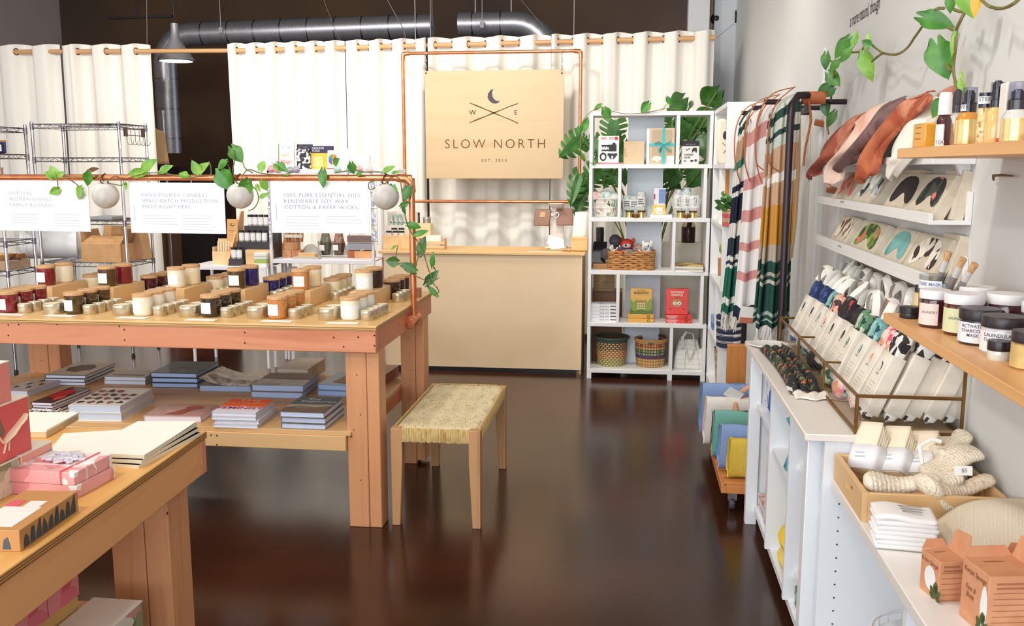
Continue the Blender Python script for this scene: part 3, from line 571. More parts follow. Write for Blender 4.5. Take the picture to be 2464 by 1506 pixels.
hsign(650, 889, 437, 562, ['100% PURE ESSENTIAL OILS.', 'RENEWABLE SOY WAX.', 'COTTON & PAPER WICKS.'], (681, 469.5, 14.6), 'rightmost white hanging sign, about oils, wax and wicks', 10, [(686, 522, 84, 5), (783, 522, 92, 3)], 0)
# ---- books on the lower shelf
_PG = {}
def book(px, Z, h, cover, lab, group, page='#dfe3ef', depth=None, name='book', art=None, spine='L', z0=None, stackdz=0):
    """px: front-left, front-right, back-right base corners in the photo, on plane Z"""
    a, c, e = (aZ(*q, Z) for q in px); d = c-a; w = d.length; an = math.atan2(d.y, d.x); dp = depth or max(.08, (e-c).length)
    t = thing(name, lab, 'book', (a.x, a.y, Z+stackdz), an, group); return _book(t, w, dp, h, cover, page, art, spine), w, dp
def _book(t, w, dp, h, cover, page, art, spine):
    c = cover if not isinstance(cover, str) else m(cover, .45, 0, .15); k = min(.003, h*.12); e = .0025
    g = B(); g.box(0, w, 0, dp, 0, k); g.box(0, w, 0, dp, h-k, h); g.box(-.0 if spine == 'L' else w-k, k if spine == 'L' else w, 0, dp, k, h-k) if spine in 'LR' else g.box(0, w, dp-k, dp, k, h-k)
    build('cover', g, c, t); build('pages', B().box(e, w-e, e, dp-e, k, h-k), m(page, .8), t)
    for kind, f, *r in (art or []):
        if kind == 'poly': o = build('picture', B().poly([(x*w, y*dp, h+.0006+.0002*len(t.children)) for x, y in r[0]]), m(f, .6), t)
        if kind == 'text': o = text(r[0], r[3]*dp, t.matrix_basis @ Matrix.Translation((r[1]*w, r[2]*dp, h+.0016)), m(f, .6), t, thin=r[5] if len(r) > 5 else 0, sx=r[4] if len(r) > 4 else 1)
    return t
def ring(cx, cy, rx, ry, n=12, ph=0, wob=0): return [(cx+rx*(1+wob*sin(3*i+ph))*cos(2*pi*i/n+ph), cy+ry*(1+wob*sin(3*i+ph))*sin(2*pi*i/n+ph)) for i in range(n)]
POSN = {1: ['only'], 2: ['lower', 'upper'], 3: ['bottom', 'middle', 'top'], 4: ['bottom', 'second', 'third', 'top'], 5: ['bottom', 'second', 'third', 'fourth', 'top']}
def stack(px, n, hpx_m, cover, desc, where, page='#d5dbee', art=None, spine='L', jit=.006, Z=SZ, depth=None, covers=None):
    h = hpx_m/n; o, w, dp = book(px, Z+.0, h*.97, cover, f'{desc}, {POSN[n][0]} of {where}' if n > 1 else f'{desc} {where}', where, page, depth, art=art if n == 1 else None, spine=spine)
    for i in range(1, n):
        top = i == n-1; lab = f'{desc}, {POSN[n][i]} of {where}'; M = o.matrix_basis.copy(); M.translation += Vector((R.uniform(-jit, jit), R.uniform(-jit, jit), h*i))
        if top and art: k = thing('book', lab, 'book', M.translation, M.to_3x3(), where); _book(k, w, dp, h*.97, cover, page, art, spine)
        else: dup(o, lab, M=M)
stack(((0, 952), (66, 955), (105, 925)), 1, .03, '#cfc4c0', 'cream book with dark speckles lying', 'at the lower shelf left end', art=[('poly', '#55383c', ring(.2+.15*i, .3+.25*(i % 3), .06, .08, 7, i, .3)) for i in range(5)])
stack(((76, 1002), (125, 1004), (196, 964)), 5, .07, '#3a2326', 'thin red and black book', 'the small red stack', page='#f0e6ea', art=[('poly', '#c5262c', ring(.45, .55, .4, .3, 11, 0, .2)), ('poly', '#e05a4a', ring(.8, .3, .18, .15, 7, 1, .2))])
stack(((168, 1012), (293, 1014), (385, 970)), 2, .076, m('#ebe7df', .4), 'thick cream book with brown figures', 'the front row pair', page='#d3dae6', art=[('poly', ['#4a302a', '#8a4a48', '#6b4136', '#a0625a'][i % 4], ring(.12+.19*(i % 5), .16+.2*(i//5), .07, .065, 7, i*1.3, .35)) for i in range(18)])
stack(((346, 1015), (484, 1017), (536, 988)), 1, .032, '#c79a90', 'pink book with a raised fist lying', 'between the thick pair and the orange stack', page='#e6dbe4', art=[('poly', '#d9b0a4', ring(.45, .55, .25, .3, 12, 0, .1)), ('poly', '#a85a48', [(.34, .1), (.62, .1), (.74, .55), (.56, .58)]), ('poly', '#b5654f', ring(.68, .68, .16, .15, 10, 0, .08))])
stack(((514, 1028), (620, 1031), (676, 999)), 4, .074, m('#e9e3e8', .4), 'orange topped book with pale lower half', 'the orange stack, front row', page='#dcdfeb', art=[('poly', '#f2622c', [(0, .42), (1, .42), (1, 1), (0, 1)]), ('text', '#f8c9b0', 'THE', .5, .88, .17, 1.5), ('text', '#f8b08e', 'FUTURE', .5, .68, .18, 1.3), ('text', '#f8b08e', 'IS', .5, .51, .12, 1.2), ('text', '#c0246a', 'FEMINIST', .5, .3, .2, 1.15, .012)])
stack(((677, 1031), (783, 1035), (832, 997)), 3, .082, mottle(['#50585e', '#7a7266', '#4a4f55'], 14, .5), 'grey landscape covered book', 'the stack beside the table leg', page='#c9d2ea', art=[('poly', '#5b666c', [(0, .45), (1, .45), (1, 1), (0, 1)]), ('poly', '#a39880', [(0, .25), (.3, .36), (.7, .3), (1, .42), (1, .5), (0, .48)]), ('poly', '#6b5440', [(0, 0), (1, 0), (1, .3), (.5, .2), (0, .26)]), ('text', '#e9ebec', 'She', .42, .84, .16), ('text', '#e9ebec', 'Explores', .58, .68, .16, 1.1)])
stack(((108, 926), (205, 928), (270, 897)), 3, .055, '#5a453c', 'brown edged book with a dark oval picture', 'the leftmost back-row stack', page='#d9e2f4', art=[('poly', '#d8cdbb', [(0, 0), (1, 0), (1, 1), (0, 1)]), ('poly', '#6d5a50', ring(.48, .55, .32, .3, 14, 0, .08))])
stack(((251, 924), (350, 926), (378, 906)), 2, .042, '#b9b0a8', 'small pale grey book', 'the low pair, second in back row', page='#d6e0f4', depth=.17, art=[('poly', '#d6d0c6', [(0, 0), (1, 0), (1, 1), (0, 1)]), ('poly', '#8c8078', [(.12, .2), (.88, .2), (.88, .34), (.12, .34)])])
stack(((365, 932), (475, 934), (526, 904)), 3, .08, '#26282c', 'black covered book with blue-white pages', 'the black stack, back row', page='#a9c1ea', art=[('poly', '#8a8474', ring(.5, .5, .1, .06, 9, 0, .3))])
stack(((480, 942), (604, 944), (655, 915)), 1, .034, '#8f7f6c', 'grey-brown magazine stack lying', 'right of the black stack', page='#a8bfe8', spine='B')
pa, pc, pe = aZ(480, 942, SZ), aZ(604, 944, SZ), aZ(655, 915, SZ); ww, dd = (pc-pa).length, (pe-pc).length
b = B(None, Matrix.Translation(pa+Vector((0, 0, .036)))); b.grid(10, 2, lambda u, v: (ww*u, dd*v, .05*max(0, .55-u)**1.6*2+.001))
solo('magazine', b, mottle(['#6b5c4c', '#a5957e', '#d8d2c4', '#8b7a64'], 6, .3, kind='UV'), 'magazine with curled-up left cover on the grey-brown stack', 'magazine', solid=.002)
stack(((604, 957), (728, 960), (776, 930)), 2, .068, mottle(['#7c7068', '#94877c'], 8, .4), 'thick grey-brown book with blue-white pages', 'the pair right of the curled magazine', page='#b2c6ec', art=[('poly', '#c9c2ba', [(.16, .08), (.5, .08), (.5, .2), (.16, .2)]), ('poly', '#8a7360', [(.0, .55), (1, .5), (1, 1), (0, 1)])])
stack(((668, 918), (742, 920), (792, 892)), 1, .075, mottle(['#a08468', '#c2a88c'], 9, .4), 'tan brown book lying', 'behind the grey-brown pair', page='#d8cdb8', spine='R')
stack(((764, 952), (850, 956), (890, 925)), 2, .062, '#6f86ac', 'blue-grey book half hidden', 'the pair behind the table leg', page='#a9c2ee', art=[('poly', '#a98464', [(.3, .2), (1, .1), (1, .8), (.4, .9)])])
stack(((872, 934), (915, 936), (946, 903)), 3, .06, '#8a5038', 'rust brown book', 'the stack right of the front table leg', page='#a86a4c')
# ================================================================ woven bench
t = thing('woven_bench', 'low bench with woven straw seat and tapered wooden legs', 'bench', (-.85, 4.36, 0))
LG = wood('#c79668', '#b07f52', 'Z', 1.2)
bx0, bx1, by0, by1 = -1.045, -.64, 3.90, 4.78
for x, y, sx, sy_ in ((bx0, by0, 1, 1), (bx1, by0, -1, 1), (bx0, by1, 1, -1), (bx1, by1, -1, -1)):
    w, q = .052, .038; g = B(t); vs = []
    for z, ww in ((0, q), (.3, w), (.452, w)): vs += [(x, y, z), (x+sx*ww, y, z), (x+sx*ww, y+sy_*ww, z), (x, y+sy_*ww, z)]
    fs = [(0, 1, 2, 3)[::-1], (8, 9, 10, 11)]
    for l in (0, 4): fs += [(l+i, l+(i+1) % 4, l+4+(i+1) % 4, l+4+i) for i in range(4)]
    if sx*sy_ < 0: fs = [f[::-1] for f in fs]
    build('leg', g.add(vs, fs), LG, t, bev=.003)
STRAW = weave('#e3c688', '#c9a764', 42, 95, .9, .9, '#8a6a36', ms=.06)
def seat(u, v):
    x = bx0+.012+(bx1-bx0-.024)*u; y = by0+.012+(by1-by0-.024)*v; e = min(u, 1-u, .5)*2; f_ = min(v, 1-v)*2
    edge = max(0, 1-min(e*12, f_*24)); cx = 0 if (min(u, 1-u) > .13 or min(v, 1-v) > .065) else 1
    return (x, y, .452+.006*sin(u*140)*sin(v*200)-.012*edge-.05*cx*0)
g = B(t); g.grid(40, 60, seat); build('seat', g, mottle(['#c2a468', '#ead6a6', '#f3e6c2', '#e2ca94'], 60, .9, 1.0, detail=3, stretch=(1, .5, 1), pos=[.30, .40, .52, .68], dist=1.5), t)
for (xa, ya, xb, yb, nm) in ((bx0+.05, by0+.012, bx1-.05, by0+.012, 0), (bx0+.05, by1-.012, bx1-.05, by1-.012, 0), (bx0+.012, by0+.05, bx0+.012, by1-.05, 1), (bx1-.012, by0+.05, bx1-.012, by1-.05, 1)):
    L = math.hypot(xb-xa, yb-ya); n = int(L/.0075); g = B(t)
    for i in range(n):
        u = (i+.5)/n; x = xa+(xb-xa)*u; y = ya+(yb-ya)*u; sgn = (y < 4.3 and not nm) or (nm and x < -.85)
        o = -.006 if sgn else .006; j = R.uniform(-.003, .002)
        pts = [(x+(o*.2 if nm else 0), y+(0 if nm else o*.2), .454), (x+(o if nm else 0), y+(0 if nm else o), .44), (x+(o*1.2 if nm else 0)+R.uniform(-.001, .001), y+(0 if nm else o*1.2), .41), (x+(o*.6 if nm else 0), y+(0 if nm else o*.6), .392+j)]
        g.tube(pts, .0042, 5)
    o = build('straw_edge', g, mottle(['#b8924e', '#e0c488', '#cfae6a'], 60, .9, stretch=(1, 1, .3)), t); o['kind'] = 'stuff'
# ================================================================ near table, bottom left
FZ = .76; ang = math.atan2(-1.35+1.295, 2.75-1.68); FM = Matrix.Rotation(-ang, 4, 'Z')
t = thing('near_table', 'orange toned wooden table in the lower left corner with gift boxes', 'table', (-1.345, 2.75, 0), -ang)
build('tabletop', B().box(-1.5, 0, -2.1, 0, FZ-.024, FZ), wood('#e3ae66', '#d4964a', 'Y', .7, .4), t, bev=.002)
g = B()
for k in range(3): g.box(-1.5, .0013, -2.1, .0012, FZ-.0215+.007*k, FZ-.018+.007*k)
build('ply_edge', g, m('#8a5c2c', .6), t)
ap = build('apron', B().box(-.044, -.004, -2.1, -.045, FZ-.135, FZ-.024), wood('#e8a870', '#d29058', 'Y', .7), t, bev=.003); build('apron', B().box(-1.5, -.002, -.044, -.004, FZ-.135, FZ-.024), FIR, t, bev=.003)
build('leg', B().box(-.235, -.13, -.20, -.05, 0, FZ-.024), FIRZ, t, bev=.004); build('leg', B().box(-.128, -.05, -.20, -.05, 0, FZ-.024), FIRZ, t, bev=.004)
for y in (-.12, -.115): screw(ap, t.matrix_basis @ Vector((-.004, y-.02*(y < -.117), FZ-.06 if y > -.117 else FZ-.105)), (1, -.05, 0), .005)
build('lower_shelf', B().box(-1.45, -.15, -2.0, -.06, .17, .19), wood('#c98a54', '#b4743f', 'Y', .7), t)
def fbox(name, lab, pl, pr, pb, h, mat, Z=FZ, group=None, lid=None, cat='box', depth=None):
    a, c, e = aZ(*pl, Z), aZ(*pr, Z), aZ(*pb, Z); de = e-c; an = math.atan2(de.y, de.x)-pi/2; w = abs((c-a).dot(Vector((cos(an), sin(an), 0)))); dp = depth or de.length
    t = thing(name, lab, cat, (c.x-w*cos(an), c.y-w*sin(an), Z), an, group); build('body', B().box(0, w, 0, dp, 0, h), mat, t, bev=.002)
    if lid: build('lid', B().box(-.002, w+.002, -.002, dp+.002, h, h+.006), lid, t)
    return t, w, dp
CREAM = m('#f9f5ea', .45)
for i in range(3):
    a, c, e = aZ(188-2*i, 1118, FZ), aZ(334+4*i, 1128-2*i, FZ), aZ(462, 1044, FZ); d = c-a
    u = thing('paper_pad', f'large cream paper pad, {POSN[3][i]} of the pile near the table corner', 'pad', (a.x+.004*i, a.y, FZ+.0125*i), math.atan2(d.y, d.x), 'cream paper pads'); w, dp = d.length, .335
    build('pad', B().grid(4, 6, lambda u_, v_: (w*u_, dp*v_, .011+(.006*v_*v_*u_ if i == 2 else 0))), CREAM, u, solid=.0); build('pages', B().box(0, w, 0, dp, 0, .011), m('#e9dcc0', .7), u)
fbox('flat_box', 'flat cream boxed set left of the cream paper pile', (128, 1095), (262, 1098), (300, 1035), .018, m('#ead7b4', .5), lid=CREAM, depth=.2)
u, w, dp = fbox('flat_box', 'cream boxed set with fringe ends behind the red gift box', (-30, 1050), (112, 1054), (190, 1010), .02, m('#d9bf92', .6), lid=CREAM)
g = B(u)
for k in range(14): g.tube([u.matrix_basis @ Vector((w*k/13, dp, .03)), u.matrix_basis @ Vector((w*k/13+.004, dp+.02, .022+.006*(k % 3)))], .0012, 4)
o = build('fringe', g, CREAM, u); o['kind'] = 'stuff'
fbox('slat', 'narrow wood strip lying under the cream boxed sets', (118, 1078), (262, 1080), (290, 1062), .008, PINE, cat='strip', depth=.03)
PK = cells(['#e9a7a6', '#efe6de', '#e9a7a6', '#d98a8c', '#f2efe9'], 16, .4)
for i in range(2):
    u, w, dp = fbox('gift_set', f'pink and white wrapped book set, {["lower", "upper"][i]} of the ribboned pair', (40+4*i, 1182), (186-4*i, 1200), (278-5*i, 1150), .034, PK, group='pink wrapped sets')
    u.location.z += .0345*i
    if i:
        build('ribbon', B().box(w*.78, w*.81, -.001, dp+.001, .0, .0365), m('#e25d6c', .3), u); build('ribbon', B().box(-.001, w+.001, dp*.3, dp*.34, .0, .0362), m('#eec8c6', .3), u)
        g = B()
        for k in range(26): a = k*2.4; rr_ = .012+.0016*k; g.ball((w*.52+rr_*cos(a), dp*.55+.8*rr_*sin(a), .04+.003*(k % 3)), .011, 6, (1, 1, .5))
        build('glitter', g, m('#f6f4ff', .15, .5), u)
u, w, dp = fbox('puzzle_box', 'kraft brown box with dark leafy print and labels at the table edge', (-60, 1305), (50, 1328), (190, 1228), .05, m('#c08a52', .6))
build('label', B().box(w*.12, w*.8, dp*.08, dp*.55, .05, .0512), m('#f0ece4', .5), u); build('label', B().box(w*.12, w*.34, dp*.55, dp*.72, .05, .0514), m('#dc6470', .5), u)
build('label', B().box(w*.45, w*.75, dp*.4, dp*.7, .0502, .0516), m('#f2e6df', .5), u)
for k in range(9): build('print', B().add([(w+.0012, dp*(.05+.1*k), .004), (w+.0012, dp*(.14+.1*k), .004), (w+.0012, dp*(.13+.1*k), .024+.014*(k % 3)), (w+.0012, dp*(.09+.1*k), .034+.008*(k % 2)), (w+.0012, dp*(.06+.1*k), .022)], [(0, 1, 2, 3, 4)]), m('#3d4246', .7), u)
for k in range(4): build('print', B().add([(w*(.1+.2*k), -.0012, .006), (w*(.24+.2*k), -.0012, .006), (w*(.2+.2*k), -.0012, .034), (w*(.13+.2*k), -.0012, .028)], [(0, 1, 2, 3)]), m('#4a5560', .7), u)
CAMO = cells(['#6f7150', '#d9d0bd', '#8c8f68', '#b9b49a', '#c98f84'], 22, .5, warp=.8)
REDP = cells(['#dc5a58', '#dc5a58', '#e26462', '#dc5a58', '#dc5a58', '#8a6250'], 14, .45, warp=.7)
def gbox(lab, x0, x1, y0, y1, z0, z1, mat, lid=m('#f2ead8', .5)):
    t = thing('gift_box', lab, 'gift box', ((x0+x1)/2, y0, z0), group='patterned gift boxes'); build('body', B(t).box(x0, x1, y0, y1, z0, z1-.003), mat, t, bev=.002); build('lid', B(t).box(x0-.001, x1+.001, y0-.001, y1+.001, z1-.003, z1), lid, t); return t
XR = -1.58
gbox('camouflage print gift box at the table left edge under the red one', XR-.16, XR, 1.92, 2.165, FZ, FZ+.09, CAMO)
pb = gbox('peach pink gift box with blue corner right of the camouflage box', XR-.16, XR+.004, 2.168, 2.30, FZ, FZ+.092, m('#f0a893', .45))
build('corner_print', B(pb).box(XR+.004, XR+.005, 2.275, 2.298, FZ+.01, FZ+.07), m('#a99ac4', .5), pb)
tb = gbox('red gift box with pale leopard print stacked on the camouflage box', XR-.15, XR-.004, 1.95, 2.225, FZ+.092, FZ+.24, REDP)
LM = Matrix.Translation((XR-.002, 2.155, FZ+.165)) @ Matrix.Rotation(pi/2, 4, 'Z')
build('leopard', B(tb, LM).tube([(-.045, 0, -.022), (-.02, 0, -.008), (.012, 0, .008), (.036, 0, .02), (.05, 0, .03)], [.012, .019, .015, .016, .009], 8, flat=.25), m('#efcfb0', .5), tb)
for a, c in (((-.03, -.018), (-.045, -.05)), ((-.02, -.014), (-.026, -.048)), ((.02, .008), (.045, .004)), ((.034, .016), (.06, .022)), ((-.045, -.022), (-.062, .004))): build('leopard', B(tb, LM).tube([(a[0], 0, a[1]), (c[0], 0, c[1])], [.005, .003], 6, flat=.3), m('#efcfb0', .5), tb)
gbox('olive and pink gift box on top of the leopard box', XR-.15, XR-.01, 1.97, 2.17, FZ+.24, FZ+.345, bands(['#e98a80', '#d9b39a', '#b9b672', '#dcd3a4'], [0, .83, .93, 1.03], 'Object', 2, .5, .06, 0))
solo('carton', B().box(-1.80, -1.56, 2.0, 2.34, .191, .385), mottle(['#c79a5a', '#d4a868'], 6, .7), 'tan carton on the near table lower shelf under pink boxes', 'box', bev=.004)
for k in range(2): gbox(['nearer', 'farther'][k]+' pink magenta gift box on the lower shelf carton', -1.72, -1.552, 2.05+.145*k, 2.19+.145*k, .386, .53, cells(['#d9566a', '#e0707c', '#d9566a', '#e58a8c', '#8a6ab0'], 7, .5))
gbox('camouflage print gift box with white lid on the lower shelf', -1.68, -1.50, 2.345, 2.415, .191, .36, CAMO) if False else gbox('camouflage print gift box with white lid on the lower shelf', -1.552, -1.40, 2.20, 2.40, .191, .345, CAMO)
gbox('plain pale gift box beyond the camouflage box on the lower shelf', -1.60, -1.47, 2.43, 2.50, .191, .25, m('#e6c9b4', .5))
# ================================================================ chrome wire racks, far left
def wire_shelf(t, x0, x1, y0, y1, z):
    g = B(t)
    for (a, c) in (((x0, y0), (x1, y0)), ((x0, y1), (x1, y1)), ((x0, y0), (x0, y1)), ((x1, y0), (x1, y1))):
        for zz in (z, z-.032): g.cyl((*a, zz), (*c, zz), .0036, n=5)
        L = math.hypot(c[0]-a[0], c[1]-a[1]); n = max(2, int(L/.045)); pts = [(a[0]+(c[0]-a[0])*i/n, a[1]+(c[1]-a[1])*i/n, z-.032*(i % 2)) for i in range(n+1)]
        g.tube(pts, .0026, 4)
    n = int((x1-x0)/.03)
    for i in range(n): x = x0+(x1-x0)*(i+.5)/n; g.cyl((x, y0, z+.002), (x, y1, z+.002), .0018, n=4)
    return build('wire_shelf', g, CHROME, t)
def rack(lab, x0, x1, y0, y1, top, zs):
    t = thing('wire_rack', lab, 'rack', ((x0+x1)/2, (y0+y1)/2, 0))
    for x in (x0, x1):
        for y in (y0, y1):
            p = build('post', B(t).lathe([(.0127, .03), (.0127, top), (.009, top+.006), (0, top+.007)], (x, y, 0), 12), CHROME, t)
            for z in zs: build('collar', B().lathe([(.0155, z-.045), (.0145, z+.006)], (x-t.location.x, y-t.location.y, 0), 12), m('#8d8a94', .3, 1), p)
            build('foot', B().lathe([(.016, 0), (.016, .012), (.012, .03)], (x-t.location.x, y-t.location.y, 0), 10), BLACK, p)
    for z in zs: wire_shelf(t, x0, x1, y0, y1, z)
    return t
r1 = rack('tall chrome wire rack in front of the left curtains, carrying the carton', -4.96, -4.19, 7.3, 7.73, 1.965, [1.95, 1.675, 1.155, .80])
rack('chrome wire rack at the far left edge holding blue candles', -5.55, -4.765, 6.58, 6.93, 1.925, [1.9, 1.695, 1.49, 1.03, .80])
hk = B(r1); xh = -4.17
for z in (1.915, 1.86): hk.cyl((xh, 7.36, z), (xh, 7.68, z), .003, n=5)
for k in range(5):
    y = 7.38+.068*k; hk.tube([(xh, y, 1.915), (xh, y, 1.82)]+[(xh+.03-.03*cos(a), y, 1.81-.03*sin(a)) for a in (.5, 1.2, 1.9, 2.6, 3.3)], .0025, 5)
build('hook_rail', hk, m('#8a8580', .3, .9), r1)
for k in range(2): build('clip', B(r1).box(xh-.01, xh+.006, 7.35+.28*k, 7.39+.28*k, 1.85, 1.925), m('#4a3433', .5), r1)
for k in range(4): candle(-5.06+.082*k, 6.68, 1.7, 'blue', f'deep blue candle on the far left rack upper shelf, {ORD[k]} from left', rz=.2, group='blue candles on the rack')
for k in range(3): candle(-5.02+.082*k, 6.68, 1.495, 'amber', f'rusty amber candle under the blue ones on the left rack, {ORD[k]} from left', rz=.2, group='amber candles on the rack')
solo('cardboard_tray', B().box(-5.1, -4.79, 6.62, 6.9, .803, .875), mottle(['#a98f78', '#b89d85'], 8, .9), 'low grey-brown carton tray on the far left rack', 'tray', bev=.004)
b = B(); b.lathe([(.01, 0), (.09, .0), (.13, .045), (.125, .045), (.09, .008), (.01, .006)], (-4.95, 6.72, .876), 24); solo('wood_bowl', b, wood('#c9a06a', '#a97f4c'), 'shallow wooden bowl at the far left rack edge', 'bowl')
g = B()
for k in range(16): g.ball((-4.90+.11*R.random(), 6.76+.1*R.random(), .895+.012*R.random()), .024, 7, (1, 1, .6))
o = solo('dried_flowers', g, mottle(['#7a4a26', '#a06a38'], 30, .9), 'heap of dried brown petals on the carton tray', 'petals', kind=None) if False else tag(build('dried_flowers', g, mottle(['#7a4a26', '#a06a38'], 30, .9)), 'heap of dried brown petals on the carton tray', 'petals', None, 'stuff')
# white bucket lying on its side
p = aY(112, 590, 7.42); MB = Matrix.Translation((p.x, 7.47, .803+.135)) @ Matrix.Scale(1.14, 4) @ Matrix.Rotation(.5, 4, "Z") @ Matrix.Rotation(pi/2, 4, 'Y')
WB = m('#f8f9f9', .45); t = thing('plastic_bucket', 'white plastic bucket lying on its side on the wire rack', 'bucket', (p.x, 7.45, .803))
build('bucket', B(t, MB).lathe([(.09, -.20), (.112, -.19), (.116, -.155), (.104, -.15), (.112, .17), (.116, .175), (.116, .19), (.0, .19)], (0, 0, 0), 28), WB, t)
build('lid', B(t, MB).lathe([(.0, -.2), (.095, -.2), (.118, -.195), (.12, -.17), (.115, -.165)], (0, 0, 0), 28, cap=False), WB, t)
for k in range(2): build('rib', B(t, MB @ Matrix.Rotation(k*pi/2+.4, 4, 'Z')).box(-.085, .085, -.008, .008, -.206, -.2), m('#dfe3e6', .5), t)
b = B(); q = aY(184, 590, 7.6); b.lathe([(.085, 0), (.1, .02), (.1, .2), (.06, .25), (.04, .26), (.04, .28)], (q.x-.03, 7.6, .804), 24); solo('plastic_jug', b, WB, 'white plastic jug standing between the bucket and the open carton', 'jug')
# open carton
q0, q1 = aY(197, 628, 7.33), aY(292, 628, 7.33); x0, x1, z = q0.x, q1.x, .803
t = thing('carton', 'open brown cardboard carton on the wire rack shelf', 'carton', ((x0+x1)/2, 7.45, z)); h = .155
for nm, a in (('panel', (x0, x1, 7.33, 7.336, z, z+h)), ('panel', (x0, x1, 7.66, 7.666, z, z+h)), ('panel', (x0, x0+.006, 7.336, 7.66, z, z+h)), ('panel', (x1-.006, x1, 7.336, 7.66, z, z+h)), ('base', (x0+.006, x1-.006, 7.336, 7.66, z, z+.005))): build(nm, B(t).box(*a), CARD, t)
build('flap', B(t).poly([(x0, 7.333, z+h), (x1, 7.333, z+h), (x1-.01, 7.44, z+h+.055), (x0+.04, 7.44, z+h+.06)], .003, (0, .4, 1)), CARD, t)
build('flap', B(t).poly([(x0, 7.66, z+h), (x1, 7.66, z+h), (x1, 7.70, z+h+.13), (x0, 7.70, z+h+.13)], .003, (0, 1, 0)), CARD, t); build('flap', B(t).poly([(x0, 7.34, z+h), (x0, 7.65, z+h), (x0-.03, 7.65, z+h+.11), (x0-.03, 7.38, z+h+.11)], .003, (1, 0, 0)), CARD, t)
build('flap', B(t).poly([(x1, 7.34, z+h), (x1, 7.65, z+h), (x1+.06, 7.65, z+h+.12), (x1+.05, 7.36, z+h+.12)], .003, (1, 0, 0)), mottle(['#a9774c', '#b98558'], 12, .85), t)
q0, q1 = aY(306, 618, 7.6), aY(372, 616, 7.6); solo('kraft_bag', B().poly([(q0.x, 7.56, .804), (q1.x-.06, 7.56, .804), (q1.x-.06, 7.5, 1.08), (q0.x, 7.52, 1.09)], .1, (.1, 1, 0)), mottle(['#b58a62', '#c89d74'], 10, .85), 'brown kraft bag leaning right of the open carton', 'bag', bev=.006)
q0 = aY(220, 528, 7.4); solo('grey_tray', B().box(q0.x, q0.x+.2, 7.38, 7.6, 1.158, 1.185), m('#8f959b', .5), 'flat grey tray on the rack shelf behind the left planter', 'tray', bev=.004)
q0 = aZ(75, 655, .35); b = B(); 
for k in range(7): b.box(-4.93, -4.5, 7.33, 7.68, .10+.05*k*0, .103) if k == 0 else b.tube([(-4.93, 7.33, .1+.03*k), (-4.5, 7.33, .1+.03*k), (-4.5, 7.68, .1+.03*k), (-4.93, 7.68, .1+.03*k)], .003, 4, closed=True)
# ================================================================ white display stands left of the counter
MW = m('#eceaf0', .4)
def stand(lab, x0, x1, y0, y1, zs, top, leg=.02):
    t = thing('display_stand', lab, 'stand', ((x0+x1)/2, y0, 0))
    for x in (x0, x1-leg):
        for y in (y0, y1-leg): build('leg', B(t).box(x, x+leg, y, y+leg, 0, top), MW, t, bev=.002)
    for z in zs:
        build('shelf', B(t).box(x0, x1, y0+leg, y1, z-.008, z), MW, t); build('edge', B(t).box(x0+leg, x1-leg, y0, y0+leg, z-.03, z), MW, t, bev=.002)
    return t
SX0, SX1, SY = -2.835, -1.985, 7.04
t = stand('white two-level display stand beside the counter with crystals and books', SX0, SX1, SY, 7.36, [.875], 1.575)
build('top', B(t).box(SX0, SX1+.2, SY, 7.30, 1.55, 1.582), MW, t, bev=.003); build('brace', B(t).box(SX0+.05, SX0+.075, 7.3, 7.32, 0, .84), MW, t)
s2 = stand('lower white stand of jars in front of the dark doorway', -3.49, -2.85, 6.98, 7.38, [.822], .822)
TOPZ = 1.582
def up(name, lab, cat, px0, px1, pyt, Z, Y, dep, mat, tilt=0, group=None, art=(), bev=.002):
    """upright box on level Z whose face is at depth Y"""
    x0, x1 = aY(px0, pyt, Y).x, aY(px1, pyt, Y).x; h = aY((px0+px1)/2, pyt, Y).z-Z
    t = thing(name, lab, cat, ((x0+x1)/2, Y, Z), Matrix.Rotation(-tilt, 3, 'X'), group); w = x1-x0
    build('body', B().box(-w/2, w/2, 0, dep, 0, h), mat, t, bev=bev)
    for kind, f, *r in art:
        if kind == 'poly': build('picture', B().poly([((x-.5)*w, -.0012-.0002*len(t.children), y*h) for x, y in r[0]]), m(f, .6), t)
        elif kind == 'text': text(r[0], r[3]*h, t.matrix_basis @ FACE((r[1]-.5)*w, -.004, r[2]*h), m(f, .6), t, thin=r[5] if len(r) > 5 else 0, sx=r[4] if len(r) > 4 else 1)
        elif kind == 'band': build('picture', B().box(-w/2-.001, w/2+.001, -.0015, dep+.001, r[0]*h, r[1]*h), f if not isinstance(f, str) else m(f, .6), t)
        elif kind == 'lines': g = B(); lines(g, FACE((r[0]-.5)*w, -.003, r[1]*h), r[2]*w, r[3], r[4]*h, .0018); build('print', g, m(f, .7), t)
    return t, w, h
def qd(a, b_, c, d): return [(a, b_), (c, b_), (c, d), (a, d)]
up('book', 'rainbow edged book behind the white one on the display stand top', 'book', 667, 688, 342, TOPZ, 7.12, .02, cells(['#2f7fc0', '#f2efe6', '#e8453c', '#f0b93a', '#3f9a5c'], 22, .5), .1)
up('book', 'white book with red lettering standing on the display stand top', 'book', 669, 706, 338, TOPZ, 7.09, .018, m('#f7f5f2', .4), .1, art=[('text', '#7d9fc0', 'C  le,', .5, .78, .16), ('text', '#d9a13f', 'and', .42, .5, .17), ('text', '#d0453f', 'Magic', .5, .26, .19)])
up('card_box', 'black and white patterned box on the display stand top', 'box', 713, 744, 358, TOPZ, 7.08, .05, cells(['#efecec', '#27262b', '#efecec', '#27262b'], 60, .5), art=[('band', cells(['#27262b', '#d8d6da', '#27262b'], 70, .5), .86, 1.0)])
up('card_box', 'patterned black box standing behind on the display stand top', 'box', 714, 748, 347, TOPZ, 7.16, .05, cells(['#2a2a35', '#55556a', '#2a2a35'], 60, .5))
